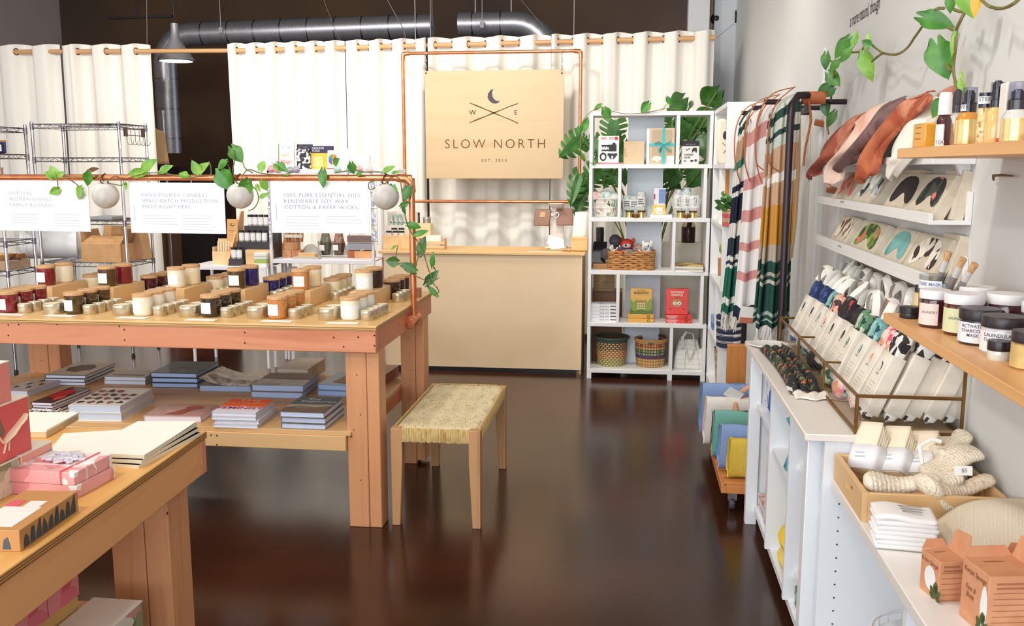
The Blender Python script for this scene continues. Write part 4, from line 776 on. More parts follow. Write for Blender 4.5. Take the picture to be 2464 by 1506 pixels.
up('card_deck', 'yellow card deck box with dark blue top on the display stand', 'box', 744, 797, 351, TOPZ, 7.11, .06, m('#f4c64a', .5), art=[('band', '#39395a', .70, 1.001), ('text', '#f1efef', 'HEALING', .4, .9, .13), ('text', '#f1efef', 'YOGA', .3, .79, .13), ('poly', '#f6d98a', qd(.12, .1, .6, .55))])
for k in range(4): solo('yellow_card', B().poly([(aY(786+3*k, 400, 7.1).x, 7.09, TOPZ), (aY(790+3*k, 400, 7.1).x, 7.09, TOPZ), (aY(795+2*k, 366, 7.1).x, 7.1, TOPZ+.105+.006*k), (aY(791+2*k, 366, 7.1).x, 7.1, TOPZ+.115+.006*k)], .05, (0, 1, 0)), m('#eeb23a', .6), f'yellow fanned card beside the deck box, {ORD[k]} from left', 'card', 'fanned yellow cards')
up('greeting_card', 'white card with a colourful wheel on the display stand top', 'card', 786, 812, 361, TOPZ, 7.06, .004, m('#f6f4f0', .5), .15, art=[('poly', c, [(.5, .52), (.5+.42*cos(a), .52+.3*sin(a)), (.5+.42*cos(a+.9), .52+.3*sin(a+.9))]) for c, a in (('#d9453c', 0), ('#e98a2f', .9), ('#3f9a5c', 1.8), ('#2f7fc0', 2.7), ('#7a4fa0', 3.6), ('#e9b83a', 4.5), ('#d96a8a', 5.4))]+[('band', '#c0392f', .0, .06)])
up('notebook', 'plain white notebook right of the wheel card on the stand top', 'notebook', 815, 839, 357, TOPZ, 7.10, .02, m('#f6f5f1', .5), .12)
up('card_rack', 'small white wire card rack at the right end of the stand top', 'rack', 856, 886, 371, TOPZ, 7.08, .06, m('#f0efe9', .5), .2, art=[('lines', '#c9c5bb', .5, .8, .7, 5, .16)])
for k, (px, py, c) in enumerate(((651, 406, '#e58a9a'), (667, 408, '#e8a0ac'), (697, 409, '#8d8d96'), (712, 407, '#9a9aa4'), (811, 406, '#a9cfc9'), (841, 407, '#9fc7c4'), (864, 405, '#e3a8a8'), (888, 408, '#e8c4c6'))):
    p = aY(px, py, SY-.012); t = thing('round_pin', f'small round printed magnet on the display stand edge, {ORD[k]} from left', 'magnet', (p.x, p.y, p.z), group='round magnets on the stand edge')
    build('disc', B(t).lathe([(.028, .010), (.028, .003), (.022, 0), (0, -.001)], (p.x, p.y, p.z), 20, ax='Y'), m(c, .2, 0, .8), t)
    g = B(t); lines(g, FACE(p.x, p.y-.002, p.z+.008), .03, 3, .008, .0025, .4); build('print', g, m('#f3eeee', .6), t)
LZ = .875
for px0, px1, lab in ((890, 906, 'narrow wire rack of printed earring cards right of the third sign'), (640, 652, 'narrow wire rack of printed cards left of the third sign')):
    a, c = aY(px0, 445, 7.0), aY(px1, 572, 7.0); t = thing('card_rack', lab, 'rack', ((a.x+c.x)/2, 7.03, 1.0))
    for x in (a.x, c.x): build('wire', B(t).cyl((x, 7.03, 1.0), (x, 7.03, 1.549), .002, n=5), CHROME, t)
    for k in range(4): z = 1.50-.125*k; build('card', B(t).box(a.x+.004, c.x-.004, 7.015, 7.018, z-.09, z), cells(['#dfe2ec', '#8f96b8', '#f2f2f4', '#b9bdd0'], 60, .6), t); build('wire', B(t).tube([(a.x, 7.03, z-.095), (a.x, 7.008, z-.095), (c.x, 7.008, z-.095), (c.x, 7.03, z-.095)], .0018, 5), CHROME, t)
def on(px, py, Z=LZ): return aZ(px, py, Z)
q = on(672, 618); solo('book_end', B().poly([(q.x-.03, q.y+.03, LZ), (q.x+.06, q.y+.03, LZ), (q.x+.10, q.y+.05, LZ+.19), (q.x+.05, q.y+.05, LZ+.19)], .015, (0, 1, 0)), wood('#dd9a62', '#c98450', 'Z', 1), 'slanting orange wood panel at the left end of the stand shelf', 'panel')
for k, (px, dz, w) in enumerate(((690, 0, .07), (712, 0, .075), (700, .062, .11))):
    q = aY(px, 612, 7.2); solo('incense_box', B().box(q.x-w/2, q.x+w/2, q.y+.0, q.y+.08, LZ+dz, LZ+dz+.06), mottle(['#b98055', '#cf9a70'], 12, .8), ['left lower', 'right lower', 'upper pale'][k]+' kraft box under the cinnamon bundles on the stand', 'box', bev=.003)
for k, px in enumerate((694, 714)):
    q = aY(px, 612, 7.2); g = B()
    for j in range(9): x = q.x-.03+.0075*j; g.cyl((x, q.y+.04+.01*(j % 3), LZ+.124), (x+.01*sin(j), q.y+.04+.01*(j % 3), LZ+.22), .0055, n=6)
    t = thing('stick_bundle', f'{["left", "right"][k]} bundle of brown wood sticks on the stand shelf', 'bundle', (q.x, q.y+.04, LZ+.124), group='wood stick bundles'); g.M = I4
    gg = B(t); gg.v = [t.matrix_basis.inverted() @ v for v in g.v]; gg.f, gg.uv, gg.mi, gg.has_uv = g.f, g.uv, g.mi, True; build('sticks', gg, wood('#b5804f', '#8f5d35', 'Z', 2), t)
    build('band', B(t).box(q.x-.036, q.x+.036, q.y+.028, q.y+.07, LZ+.16, LZ+.185), m('#e9e0d2', .7), t)
q = aY(741, 606, 7.2); solo('stone_sign', B().lathe([(.062, 0), (.07, .02), (.06, .075), (.03, .1), (0, .105)], (q.x, q.y+.07, LZ), 20, sq=.4), mottle(['#a9a39c', '#c4beb6'], 20, .7), 'rounded grey stone standing on the display stand shelf', 'stone')
q = aY(738, 612, 7.1); solo('slate_tray', B().box(q.x-.11, q.x+.1, q.y-.02, q.y+.06, LZ, LZ+.016), m('#b9b5b2', .6), 'flat grey slab carrying pale wood sticks on the stand', 'tray', bev=.003)
for j in range(10): solo('palo_stick', B().cyl((q.x-.07+.006*R.random(), q.y-.01+.014*(j % 4), LZ+.022+.011*(j//4)), (q.x+.07+.01*R.random(), q.y-.012+.014*((j+1) % 4), LZ+.022+.011*(j//4)), .0075, n=6), wood('#e0b88a', '#c7986a', 'X', 2), 'short pale wood stick lying in the heap on the grey slab', 'stick', 'pale wood sticks on the slab')
for k, (px, r, h, fill, top) in enumerate(((780, .068, .12, '#a8a08e', '#6f6a55'), (812, .055, .11, '#c9b8a4', '#9a3f36'), (841, .055, .09, '#cfc4b8', None))):
    q = on(px, 617); t = thing('glass_tumbler', ['wide glass holding a grey herb bundle', 'glass holding red and tan wrapped bundles', 'empty looking clear glass'][k]+' on the stand shelf', 'glass', (q.x, q.y+.05, LZ))
    build('glass', B(t).lathe([(r*.8, 0), (r*.85, .004), (r, h), (r*.95, h), (r*.8, .01), (0, .01)], (q.x, q.y+.05, LZ), 24, cap=False), clear('#e9ebea', .35), t)
    if top:
        u = thing('herb_bundle', ['grey-green dried herb bundle standing in the wide glass', 'red and tan wrapped herb bundles in the smaller glass'][k], 'bundle', (q.x, q.y+.05, LZ+.012)); g = B(u)
        for j in range(7): a = j*.9; g.tube([(q.x+.02*cos(a), q.y+.05+.02*sin(a), LZ+.012), (q.x+.03*cos(a), q.y+.05+.03*sin(a), LZ+.1), (q.x+.018*cos(a+.5), q.y+.05+.018*sin(a), LZ+.23)], [.014, .02, .008], 7)
        build('stems', g, mottle([top, fill], 40, .9), u); build('tag', B(u).box(q.x-.035, q.x+.01, q.y+.05-r-.002, q.y+.05-r-.001, LZ+.05, LZ+.095), PAPER, u)
q = on(873, 621); solo('tray_box', B().box(q.x-.07, q.x+.075, q.y, q.y+.12, LZ, LZ+.055), wood('#e0a873', '#cf935c', 'X', 1), 'small orange wood box at the right end of the stand shelf', 'box', bev=.003)
solo('feather_stick', B().tube([(q.x-.03, q.y+.03, LZ+.058), (q.x+.02, q.y+.05, LZ+.07), (q.x+.05, q.y+.07, LZ+.066)], [.004, .01, .003], 6), m('#d9cfc2', .8), 'pale grey stick resting on the orange wood box', 'stick')
for k in range(3): solo('grey_folder', B().box(aY(838, 580, 7.3).x, aY(895, 580, 7.3).x, 7.27, 7.33, LZ+.06*k+.002, LZ+.055+.06*k), m(['#b5653f', '#9a9da6', '#7d6660'][k], .5), ['lowest rust coloured', 'middle blue-grey', 'topmost brown'][k]+' storage box stacked at the back of the stand shelf', 'box', 'stacked flat boxes')
# jars stand
JZ = .822
q0, q1 = aZ(512, 636, JZ), aZ(546, 637, JZ); t = thing('wood_bin', 'pale wooden bin of rolled papers on the low white stand', 'bin', ((q0.x+q1.x)/2, q0.y, JZ))
w = q1.x-q0.x+.02; build('front', B(t).box(q0.x, q0.x+w, q0.y, q0.y+.008, JZ, JZ+.105), PINE, t); build('back', B(t).box(q0.x, q0.x+w, q0.y+.12, q0.y+.128, JZ, JZ+.2), PINE, t); build('side', B(t).box(q0.x, q0.x+.008, q0.y+.008, q0.y+.12, JZ, JZ+.14), PINE, t); build('side', B(t).box(q0.x+w-.008, q0.x+w, q0.y+.008, q0.y+.12, JZ, JZ+.14), wood('#dd9a62', '#c98450', 'Z', 1), t); build('base', B(t).box(q0.x+.008, q0.x+w-.008, q0.y+.008, q0.y+.12, JZ, JZ+.008), PINE, t)
for j in range(7): x = q0.x+.028+.022*(j % 6); solo('paper_roll', B().cyl((x, q0.y+.045+.03*(j//6), JZ+.012), (x+.008, q0.y+.05+.03*(j//6), JZ+.185), .0095, n=10), m('#ead6b5', .7), f'cream paper roll in the wooden bin, {ORD[j]} from left', 'roll', 'paper rolls in the bin')
up('pamphlet', 'kraft card with spiral mark standing behind the paper rolls', 'card', 543, 569, 527, JZ+.14, 7.15, .01, mottle(['#cf9a63', '#dcaa74'], 8, .8), .1, art=[('poly', '#5a3a1c', ring(.5, .8, .2, .06, 10)), ('poly', '#d8a66e', ring(.54, .81, .12, .035, 10)), ('lines', '#8a6236', .5, .6, .6, 2, .03)])
JS = thing('jar_display', 'stepped black and tan rack of labelled jars on the low stand', 'display rack', (aY(610, 600, 7.1).x, 7.08, JZ)); xa, xb = aY(562, 600, 7.1).x, aY(657, 600, 7.1).x
JLV = [(0, 7.03, .0), (1, 7.14, .125), (2, 7.24, .285)]
build('step', B(JS).box(xa-.01, xa+.10, 7.02, 7.10, JZ, JZ+.055), m('#3c3a3e', .6), JS); build('step', B(JS).box(xa+.02, xb, 7.11, 7.2, JZ, JZ+.185), m('#38353a', .6), JS); build('step', B(JS).box(xa+.05, xb, 7.21, 7.30, JZ, JZ+.305), m('#3c3a3e', .6), JS)
build('side_panel', B(JS).poly([(xa-.03, 7.02, JZ), (xa-.03, 7.31, JZ), (xa-.0, 7.31, JZ+.42), (xa-.0, 7.25, JZ+.42)], .012, (1, 0, 0)), wood('#e3a66c', '#d18f53', 'Z', 1), JS); build('front_box', B(JS).box(xa+.115, xb, 7.06, 7.108, JZ, JZ+.125), wood('#e6c08c', '#d9ac70', 'X', 1), JS)
n = 0
for row, (y, z, xs) in enumerate(((7.06, .055, (.02, .065)), (7.155, .185, (.05, .098, .146, .194, .242)), (7.255, .305, (.085, .13, .178, .226)))):
    for k, dx in enumerate(xs):
        u = thing('bath_jar', f'small white-labelled dark-lidded jar on the black rack, {["lowest", "middle", "top"][row]} row, {ORD[k]} from left', 'jar', (xa+dx, y, JZ+z), group='labelled jars on the black rack') if n == 0 else None
        if u: build('jar', B().lathe([(.019, 0), (.021, .004), (.021, .07), (.018, .074)], (0, 0, 0), 14), m('#d4d0cc', .2, 0, .5), u); build('label', B().lathe([(.0214, .012), (.0214, .06)], (0, 0, 0), 14, cap=False), m('#f3f2f4', .7), u); build('lid', B().lathe([(.021, .072), (.021, .09), (0, .0905)], (0, 0, 0), 14), m('#2a2024', .4), u); J0 = u
        else: dup(J0, f'small white-labelled dark-lidded jar on the black rack, {["lowest", "middle", "top"][row]} row, {ORD[k]} from left', (xa+dx, y, JZ+z))
        n += 1
for k in range(4): solo('soap_box', B().box(aY(614, 620, 7.03).x, aY(644, 620, 7.03).x, 7.005, 7.055, JZ+.027*k, JZ+.025+.027*k), [m('#e8ebe2', .6), m('#a9c25a', .6), m('#dfe6d6', .6), m('#f0f0ee', .6)][k], f'dark ended soap box stacked before the jar rack, {ORD[3-k]} from top', 'box', 'stacked soap boxes', bev=.002)
for k, (px, c) in enumerate(((690, '#e8e6e2'), (703, '#c9d2e6'), (645, '#efece6'))): q = aY(px, 640, 7.2); solo('white_plank', B().box(q.x, q.x+.03+.03*(k == 2), 7.2, 7.23, .3, .80), m(c, .5), ['left slim white', 'right slim bluish', 'wide white'][k]+' board standing under the display stands', 'board')
# ================================================================ plants
def vine_leaf(t, bx, by, tx, ty, pos, wr=.82, mat=LEAF, face=(0, -1, .25), jit=.35, fold=.3, petiole=None):
    p0, p1 = pos(bx, by), pos(tx, ty); d = p1-p0; l = d.length; f = Vector(face)+Vector((R.uniform(-jit, jit), R.uniform(-jit, jit), R.uniform(-jit, jit)))
    ey = d.normalized(); ez = (f-ey*f.dot(ey)).normalized(); ex = ey.cross(ez); M = Matrix((ex, ey, ez)).transposed().to_4x4(); M.translation = p0
    g = B(t); heart(g, M, l*wr, l, fold, .12); lf = build('leaf', g, mat, t, sharp=180)
    return lf
def stems(t, lines_, pos, r=.0028):
    for l in lines_: build('vine', B(t).tube([pos(*p) for p in smooth(l)], r, 6), STEM, t)
def smooth(l):
    out = []
    for i in range(len(l)-1):
        a, b_, c, d = l[max(0, i-1)], l[i], l[i+1], l[min(len(l)-1, i+2)]
        for k in range(4):
            u = k/4; out.append(tuple(.5*((2*b_[j])+(-a[j]+c[j])*u+(2*a[j]-5*b_[j]+4*c[j]-d[j])*u*u+(-a[j]+3*b_[j]-3*c[j]+d[j])*u**3) for j in range(len(b_))))
    return out+[l[-1]]
def planter(px, py, lab, leaves, vines, plab, dry=None):
    P0 = aY(px, py, RY); r = .066; c = (P0.x, RY, P0.z)
    t = thing('hanging_planter', lab, 'planter', c, group='round stone planters on the rail'); 
    build('pot', B(t).lathe([(.004, -r)]+[(r*sin(a), -r*cos(a)) for a in (.3, .6, .9, 1.2, 1.5, 1.8, 2.1, 2.4, 2.62)]+[(r*.42, r*.82), (0.0, r*.6)], c, 26), mottle(['#d8d2cb', '#ece8e3', '#bdb9b4', '#e2ddd7'], 4.5, .5, detail=5, pos=[.3, .45, .62, .75]), t)
    build('hanger', B(t).tube([(c[0], RY, c[2]+.05), (c[0]-.012, RY-.018, RZ-.02), (c[0], RY-.02, RZ+.01), (c[0]+.004, RY, RZ+.019), (c[0]+.006, RY+.018, RZ), (c[0]+.01, RY+.014, c[2]+.05)], .0035, 6), m('#5a3b28', .7), t)
    v = thing('pothos_plant', plab, 'plant', c); pos = lambda x, y: aY(x, y, RY-.025+.012*sin(x*.37+y*.11))
    for l in leaves: vine_leaf(v, *l[:4], pos, *(l[4:6] if len(l) > 5 else ([l[4]] if len(l) > 4 else [])))
    stems(v, vines, pos)
    if dry: vine_leaf(v, *dry, pos, .5, m('#6b4a34', .8)); 
planter(254, 470, 'round marbled planter hanging left, between the first and second signs', [(134, 423, 120, 397, .9, LEAFY), (133, 424, 103, 415, .7, LEAFY), (141, 424, 155, 411, .8, LEAFY), (141, 456, 116, 467, .75, LEAFY), (197, 454, 184, 481, .8, LEAFY), (214, 417, 208, 450, .7), (343, 415, 303, 419, .55, LEAFY), (346, 408, 377, 380, .62, LEAFY), (388, 413, 416, 396, .6, LEAFY), (450, 424, 428, 415, .75, LEAFY), (478, 416, 460, 384, .7, LEAFY), (477, 413, 503, 389, .6, LEAFY), (300, 440, 304, 458, .6, LEAFY), (350, 417, 322, 424, .5, LEAFY)],
    [[(250, 436), (235, 425), (205, 428), (160, 424), (135, 424)], [(135, 424), (139, 440), (139, 456)], [(155, 425), (180, 440), (198, 456)], [(258, 436), (275, 424), (300, 430), (345, 418), (390, 416), (450, 427), (482, 422)], [(260, 440), (290, 446), (303, 441)], [(503, 389), (508, 405), (508, 422)]], 'trailing pothos with pale leaves growing from the left planter', (216, 410, 240, 404))
planter(578, 470, 'round marbled planter hanging between the middle and right signs', [(560, 358, 585, 392, .9), (544, 389, 521, 407, .75), (532, 414, 557, 461, .95), (596, 438, 580, 477, .8), (628, 408, 636, 385, .95, LEAFY), (630, 438, 646, 460, .8, LEAFY), (628, 474, 650, 464, .5, LEAFY), (669, 396, 692, 413, .75), (660, 397, 672, 416, .5, LEAFY), (548, 410, 528, 414, .4), (686, 420, 700, 418, .4, LEAFY), (618, 446, 626, 462, .6, LEAFY)],
    [[(578, 440), (585, 420), (600, 408), (625, 416), (660, 420), (696, 420)], [(562, 360), (565, 385), (560, 412), (572, 436)], [(545, 390), (552, 405), (560, 430)], [(585, 392), (590, 405), (608, 416)], [(590, 440), (615, 455), (622, 480), (612, 500), (598, 507)]], 'pothos with large green leaves growing from the middle planter')
planter(928, 472, 'round grey marbled planter hanging beside the copper corner post', [(778, 412, 776, 454, .62), (806, 394, 816, 380, .9), (846, 394, 851, 421, .85), (860, 420, 874, 414, .6), (926, 412, 952, 397, .55, LEAFY), (946, 416, 962, 412, .5, LEAFY), (944, 449, 940, 476, 1.0), (986, 452, 969, 486, .75, LEAFD), (966, 496, 986, 486, .7), (970, 500, 976, 518, .5, LEAFD), (984, 541, 1015, 547, .7), (1000, 565, 1033, 553, .45), (1012, 608, 1022, 566, .62, LEAFD), (955, 630, 926, 628, .95, LEAFD), (996, 650, 960, 631, .62, LEAFD), (1041, 638, 1041, 603, .42), (1028, 680, 1056, 649, .55, LEAFD), (1049, 709, 1025, 684, .4), (952, 592, 938, 602, .5, LEAFY)],
    [[(928, 440), (945, 424), (962, 432), (968, 470), (975, 520), (985, 552), (1004, 580), (1020, 612), (1030, 645), (1040, 668)], [(955, 631), (975, 648), (1005, 666), (1036, 677), (1056, 668)], [(930, 440), (910, 448), (890, 456), (888, 440), (905, 434)], [(945, 425), (915, 414), (880, 414), (848, 410), (805, 416)], [(958, 590), (953, 612), (955, 630)], [(1030, 672), (1046, 686), (1056, 700), (1048, 710)], [(1020, 612), (1005, 622), (1002, 640)], [(1041, 638), (1048, 650), (1048, 665)]], 'long trailing pothos hanging down the copper corner post')
def monstera(mb, M, w, l, n=5, cut=.62):
    K = mb.M; mb.M = K @ M
    def wid(t): return w/2*max(.02, (sin(pi*min(1, t*.93+.07)**.75)))**.75
    for s in (-1, 1):
        prev = None; N = n*6; inner = []; 
        for i in range(N+1):
            t = i/N; inner.append((s*wid(t)*(1-cut), l*t*.98-.10*l*(1-t)*.6, .02*l))
        mid = [(0, l*i/N, 0) for i in range(N+1)]
        vs = mid+inner; mb.add(vs, [(i, i+1, N+2+i, N+1+i) if s < 0 else (i, N+1+i, N+2+i, i+1) for i in range(N)])
        for k in range(n):
            i0 = k*6; i1 = k*6+5 if k < n-1 else k*6+6
            outer = []; ins = inner[i0:i1+1]
            for i in range(i0, i1+1):
                t = i/N; e = (i-i0)/(i1-i0); y = l*t*.98 - .22*l*(1-t) - .02*l + (.06*l*(e-.5)*-1 if k else 0); outer.append((s*wid(min(1, t))*(1-.10*abs(e-.5)), y, -.05*l))
            vs = ins+outer; q = len(ins); mb.add(vs, [(i, i+1, q+i+1, q+i) if s < 0 else (i, q+i, q+i+1, i+1) for i in range(q-1)])
    mb.M = K; return mb
MY = 7.62
t = thing('monstera_plant', 'large split-leaf monstera growing behind the white back shelf', 'plant', (.12, 7.75, 0))
build('pot', B(t).lathe([(.11, 0), (.15, .02), (.17, .3), (.16, .3), (.15, .27), (0, .27)], (.12, 7.75, 0), 24), m('#b9b2aa', .7), t)
pos = lambda x, y: aY(x, y, MY+.1*sin(x*.05))
for bx, by, tx, ty, wr, full in ((1478, 290, 1468, 352, 1.15, 0), (1400, 332, 1344, 380, .8, 0), (1400, 330, 1418, 362, .8, 0), (1446, 404, 1402, 462, .95, 0), (1408, 458, 1382, 522, .85, 0), (1468, 404, 1490, 455, .8, 0), (1602, 272, 1618, 310, .9, 0), (1640, 278, 1672, 330, .9, 1), (1705, 276, 1655, 300, .8, 1), (1648, 330, 1690, 345, .8, 1), (1600, 410, 1640, 460, 1.0, 0), (1690, 405, 1650, 455, .95, 1), (1724, 222, 1684, 256, .95, 1), (1642, 238, 1612, 264, .9, 1), (1664, 246, 1660, 262, .8, 1), (1395, 420, 1372, 500, .6, 0), (1500, 350, 1488, 400, .6, 1), (1675, 300, 1700, 380, .6, 1), (1636, 300, 1652, 360, .9, 1), (1690, 330, 1706, 390, .8, 1), (1668, 345, 1650, 392, .8, 1), (1612, 305, 1604, 352, .7, 1), (1630, 415, 1612, 452, .8, 1), (1676, 412, 1690, 452, .8, 1), (1652, 405, 1668, 446, .9, 0), (1478, 330, 1500, 385, .9, 0), (1430, 330, 1440, 384, .6, 0), (1474, 410, 1452, 456, .8, 0), (1500, 410, 1506, 452, .5, 1)):
    p0, p1 = pos(bx, by), pos(tx, ty); d = p1-p0; l = d.length; ey = d.normalized(); f = Vector((R.uniform(-.3, .3), -1, R.uniform(0, .5))); ez = (f-ey*f.dot(ey)).normalized(); ex = ey.cross(ez); M = Matrix((ex, ey, ez)).transposed().to_4x4(); M.translation = p0
    g = B(t); heart(g, M, l*wr, l, .15, .1, 7) if full else monstera(g, M, l*wr, l*1.0); build('leaf', g, LEAFD, t, sharp=180)
    mid = Vector((.12*.6+p0.x*.4, MY+.12, (p0.z+.3)*.62)); build('stalk', B(t).tube([Vector(q) for q in smooth([(.12, 7.75, .27), tuple(mid), tuple(p0)])], .006, 6), m('#6d7a3a', .6), t)
v = thing('pothos_plant', 'slim pothos vine trailing along the top of the white back shelf', 'plant', (.1, 6.99, 2.01)); pos = lambda x, y: aY(x, y, 6.955)
for l in ((1445, 253, 1428, 266, .6), (1455, 263, 1468, 286, .95), (1560, 250, 1541, 272, .85), (1404, 312, 1416, 278, .55), (1400, 372, 1408, 390, .6), (1432, 388, 1426, 398, .9), (1606, 236, 1616, 256, .6), (1394, 306, 1388, 330, .5)): vine_leaf(v, *l[:4], pos, l[4])
stems(v, [[(1392, 320), (1402, 292), (1420, 270), (1446, 258), (1475, 268), (1510, 274), (1560, 270), (1600, 262), (1640, 262)], [(1402, 300), (1396, 350), (1402, 372), (1412, 388), (1428, 394)], [(1594, 264), (1605, 250)]], pos, .003)
# ================================================================ white modular back shelf
BX0, BY0, BY1 = -.315, 6.97, 7.27; TH = .03; LV = [.06, .42, .816, 1.212, 1.604, 1.985]; ZT = [z+TH/2 for z in LV]
RGT = [.575, .545, .575, .545, .578]; SHW = m('#f0f0ef', .42)
t = thing('modular_shelf', 'tall white five-tier modular shelf standing behind the plant aisle', 'shelf', (.13, BY0, 0))
for i, z in enumerate(LV):
    r_ = max(RGT[max(0, i-1)], RGT[min(4, i)]); build('shelf_board', B(t).box(BX0, r_, BY0, BY1, z-TH/2, z+TH/2), SHW, t, bev=.002)
DV = [1616, 1487, 1621, 1490, 1630]
for i in range(5):
    z0, z1 = LV[i]+TH/2, LV[i+1]-TH/2
    for x in (BX0, RGT[i]-.024): build('side_panel', B(t).box(x, x+.024, BY0+.001, BY1-.001, z0, z1), SHW, t, bev=.002)
    x = aY(DV[i], 400+100*(4-i), BY0).x; build('divider', B(t).box(x-.012, x+.012, BY0+.001, BY1-.012, z0, z1), SHW, t, bev=.002)
    xa, xb = aY(1510, 400, BY1).x, aY(1596, 400, BY1).x; build('back_panel', B(t).box(xa, xb, BY1-.010, BY1-.002, z0, z1), m('#ecf4fd', .5), t)
for x in (BX0, aY(1612, 900, BY0).x-.02, .54):
    for y in (BY0, BY1-.035): build('leg', B(t).box(x, x+.035, y, y+.035, 0, LV[0]-TH/2), SHW, t)
Z1, Z2, Z3, Z4, Z5 = ZT[:5]; YF = 7.03
# -- top tier
up('board_book', 'white picture book with black animal shapes and red title, top tier', 'book', 1440, 1490, 326, Z5+.012, YF+.02, .014, m('#f4f2ef', .4), .12, art=[('text', '#e8423f', 'BABY', .26, .9, .12, .75, .01), ('text', '#4a4a4a', 'ZOO', .62, .9, .12, .7), ('poly', '#e8423f', ring(.86, .9, .1, .07, 14)), ('poly', '#232325', [(.5, .42), (.88, .42), (.88, .67), (.84, .67), (.82, .74), (.7, .74), (.66, .67), (.5, .67)]), ('poly', '#232325', [(.13, .66), (.5, .66), (.5, .6), (.46, .55), (.4, .62), (.34, .55), (.28, .62), (.22, .55), (.17, .62)]), ('poly', '#232325', [(.13, .43), (.5, .43), (.5, .46), (.44, .52), (.38, .46), (.32, .52), (.26, .46), (.2, .5)]), ('poly', '#232325', ring(.24, .22, .17, .16, 12)), ('poly', '#ecebe9', ring(.24, .21, .1, .1, 8)), ('poly', '#232325', ring(.68, .24, .17, .11, 12)), ('poly', '#232325', ring(.52, .3, .08, .06, 8)), ('poly', '#232325', ring(.85, .3, .08, .06, 8)), ('poly', '#ecebe9', ring(.68, .2, .05, .06, 6))])
q0, q1 = aY(1434, 392, YF).x, aY(1500, 392, YF).x; g = solo('plate_stand', B().box(q0, q1, YF-.01, YF+.06, Z5, Z5+.012), m('#b58a88', .5), 'dusty pink wooden ledge under the animal picture book', 'stand', bev=.003)
up('kraft_box', 'plain kraft box with sideways outline letters, top tier middle', 'box', 1501, 1551, 340, Z5, YF+.01, .07, mottle(['#d0b592', '#dcc4a4'], 8, .8), .0, art=[('text', '#8c7458', 'game', .14, .5, .22, .8, -.02)])
for o in [c for c in bpy.data.objects if c.name.startswith('lettering') and c.parent and c.parent.name.startswith('kraft_box')]:
    ctr = sum((v.co for v in o.data.vertices), Vector())/len(o.data.vertices); o.data.transform(Matrix.Translation(ctr) @ Matrix.Rotation(-pi/2, 4, 'Y') @ Matrix.Translation(-ctr))
up('silver_album', 'thin silver edged booklet leaning beside the ribboned box', 'booklet', 1556, 1565, 309, Z5, YF+.05, .16, m('#c9c9c6', .3, .5))
u, w, h = up('ribboned_box', 'clear fronted kraft gift box tied with turquoise ribbon, top tier', 'gift box', 1564, 1624, 308, Z5, YF, .07, mottle(['#cdb393', '#d9c3a6'], 8, .7), art=[('poly', '#bfa88c', qd(.1, .06, .9, .94)), ('poly', '#e9e4da', ring(.3, .15, .2, .08, 9, 0, .2)), ('text', '#8c7458', '6', .42, .4, .22)])
TQ = m('#3fb9b6', .35); build('ribbon', B().box(-w*.0, w*.12, -.003, .072, 0, h+.002), TQ, u); build('ribbon', B().box(-w/2-.002, w/2+.002, -.0035, .072, h*.5, h*.58), TQ, u)
g = B()
for a in (.5, 2.5, 4.0, 5.4): g.tube([(w*.06, -.006, h*.54), (w*.06+.05*cos(a), -.02, h*.54+.04*sin(a)), (w*.06+.07*cos(a+.3), -.012, h*.54+.055*sin(a+.3)-.01)], [.004, .011, .008], 6, flat=.3)
build('bow', g, TQ, u); build('tag', B().box(w*.2, w*.5, -.005, -.0035, .0, h*.23), PAPER, u)
up('card_box', 'black topped white box of number cards, top tier right', 'box', 1641, 1683, 339, Z5, YF, .045, m('#eceae6', .5), art=[('band', '#2a2829', .78, 1.001), ('text', '#d9d7d4', 'animal number cards', .5, .86, .06, .8), ('text', '#2a2829', 'number', .42, .42, .14, .9, .01), ('text', '#2a2829', 'cards', .32, .3, .14, .9, .01), ('poly', '#3a383a', [(.6, .5), (.64, .5), (.66, .56), (.78, .56), (.8, .5), (.86, .5), (.88, .66), (.8, .72), (.66, .7), (.58, .62)]), ('poly', '#3a383a', ring(.3, .62, .06, .03, 6)), ('poly', '#3a383a', ring(.42, .66, .05, .03, 6)), ('poly', '#3a383a', ring(.6, .14, .1, .05, 7, 0, .4)), ('poly', '#3a383a', ring(.82, .16, .08, .06, 7, 0, .4)), ('poly', '#3a383a', ring(.2, .14, .07, .03, 6))])
# -- fourth tier
def wire_basket(lab, px0, px1, pyt, pyb, Z, fill, cat='basket'):
    x0, x1 = aY(px0, pyt, YF+.02).x, aY(px1, pyt, YF+.02).x; w = (x1-x0)/2; cx = (x0+x1)/2; h = aY(px0, pyt, YF+.02).z-Z; cy = YF+.12; WW = m('#f3f2ee', .4); d = .11
    t = thing('wire_basket', lab, cat, (cx, cy, Z)); g = B(t)
    for k in range(5): f = k/4; s_ = .78+.22*f**.8; g.tube([(cx+w*s_*cos(a), cy+d*s_*sin(a), Z+.004+h*f) for a in [2*pi*i/24 for i in range(24)]], .0032 if k in (0, 4) else .0022, 5, closed=True)
    for i in range(24): a = 2*pi*i/24; g.tube([(cx+w*.78*cos(a), cy+d*.78*sin(a), Z+.004), (cx+w*cos(a), cy+d*sin(a), Z+h)], .0022, 4)
    build('wires', g, WW, t)
    if fill: build('liner', B(t).lathe([(.74, .03), (.97, .97)], (0, 0, 0), 24), fill, t).data.transform(t.matrix_basis.inverted() @ Matrix.Translation((cx, cy, Z)) @ Matrix.Diagonal((w*.97, d*.97, h, 1)) @ t.matrix_basis)
    return t, cx, cy, w, h
PAT = cells(['#efe9de', '#f3eee4', '#efe9de', '#f3efe6', '#3c3a38', '#8fb07a', '#efe9de', '#d9b0a0'], 34, .8, weights=[0, .2, .4, .6, .84, .89, .93, .97])
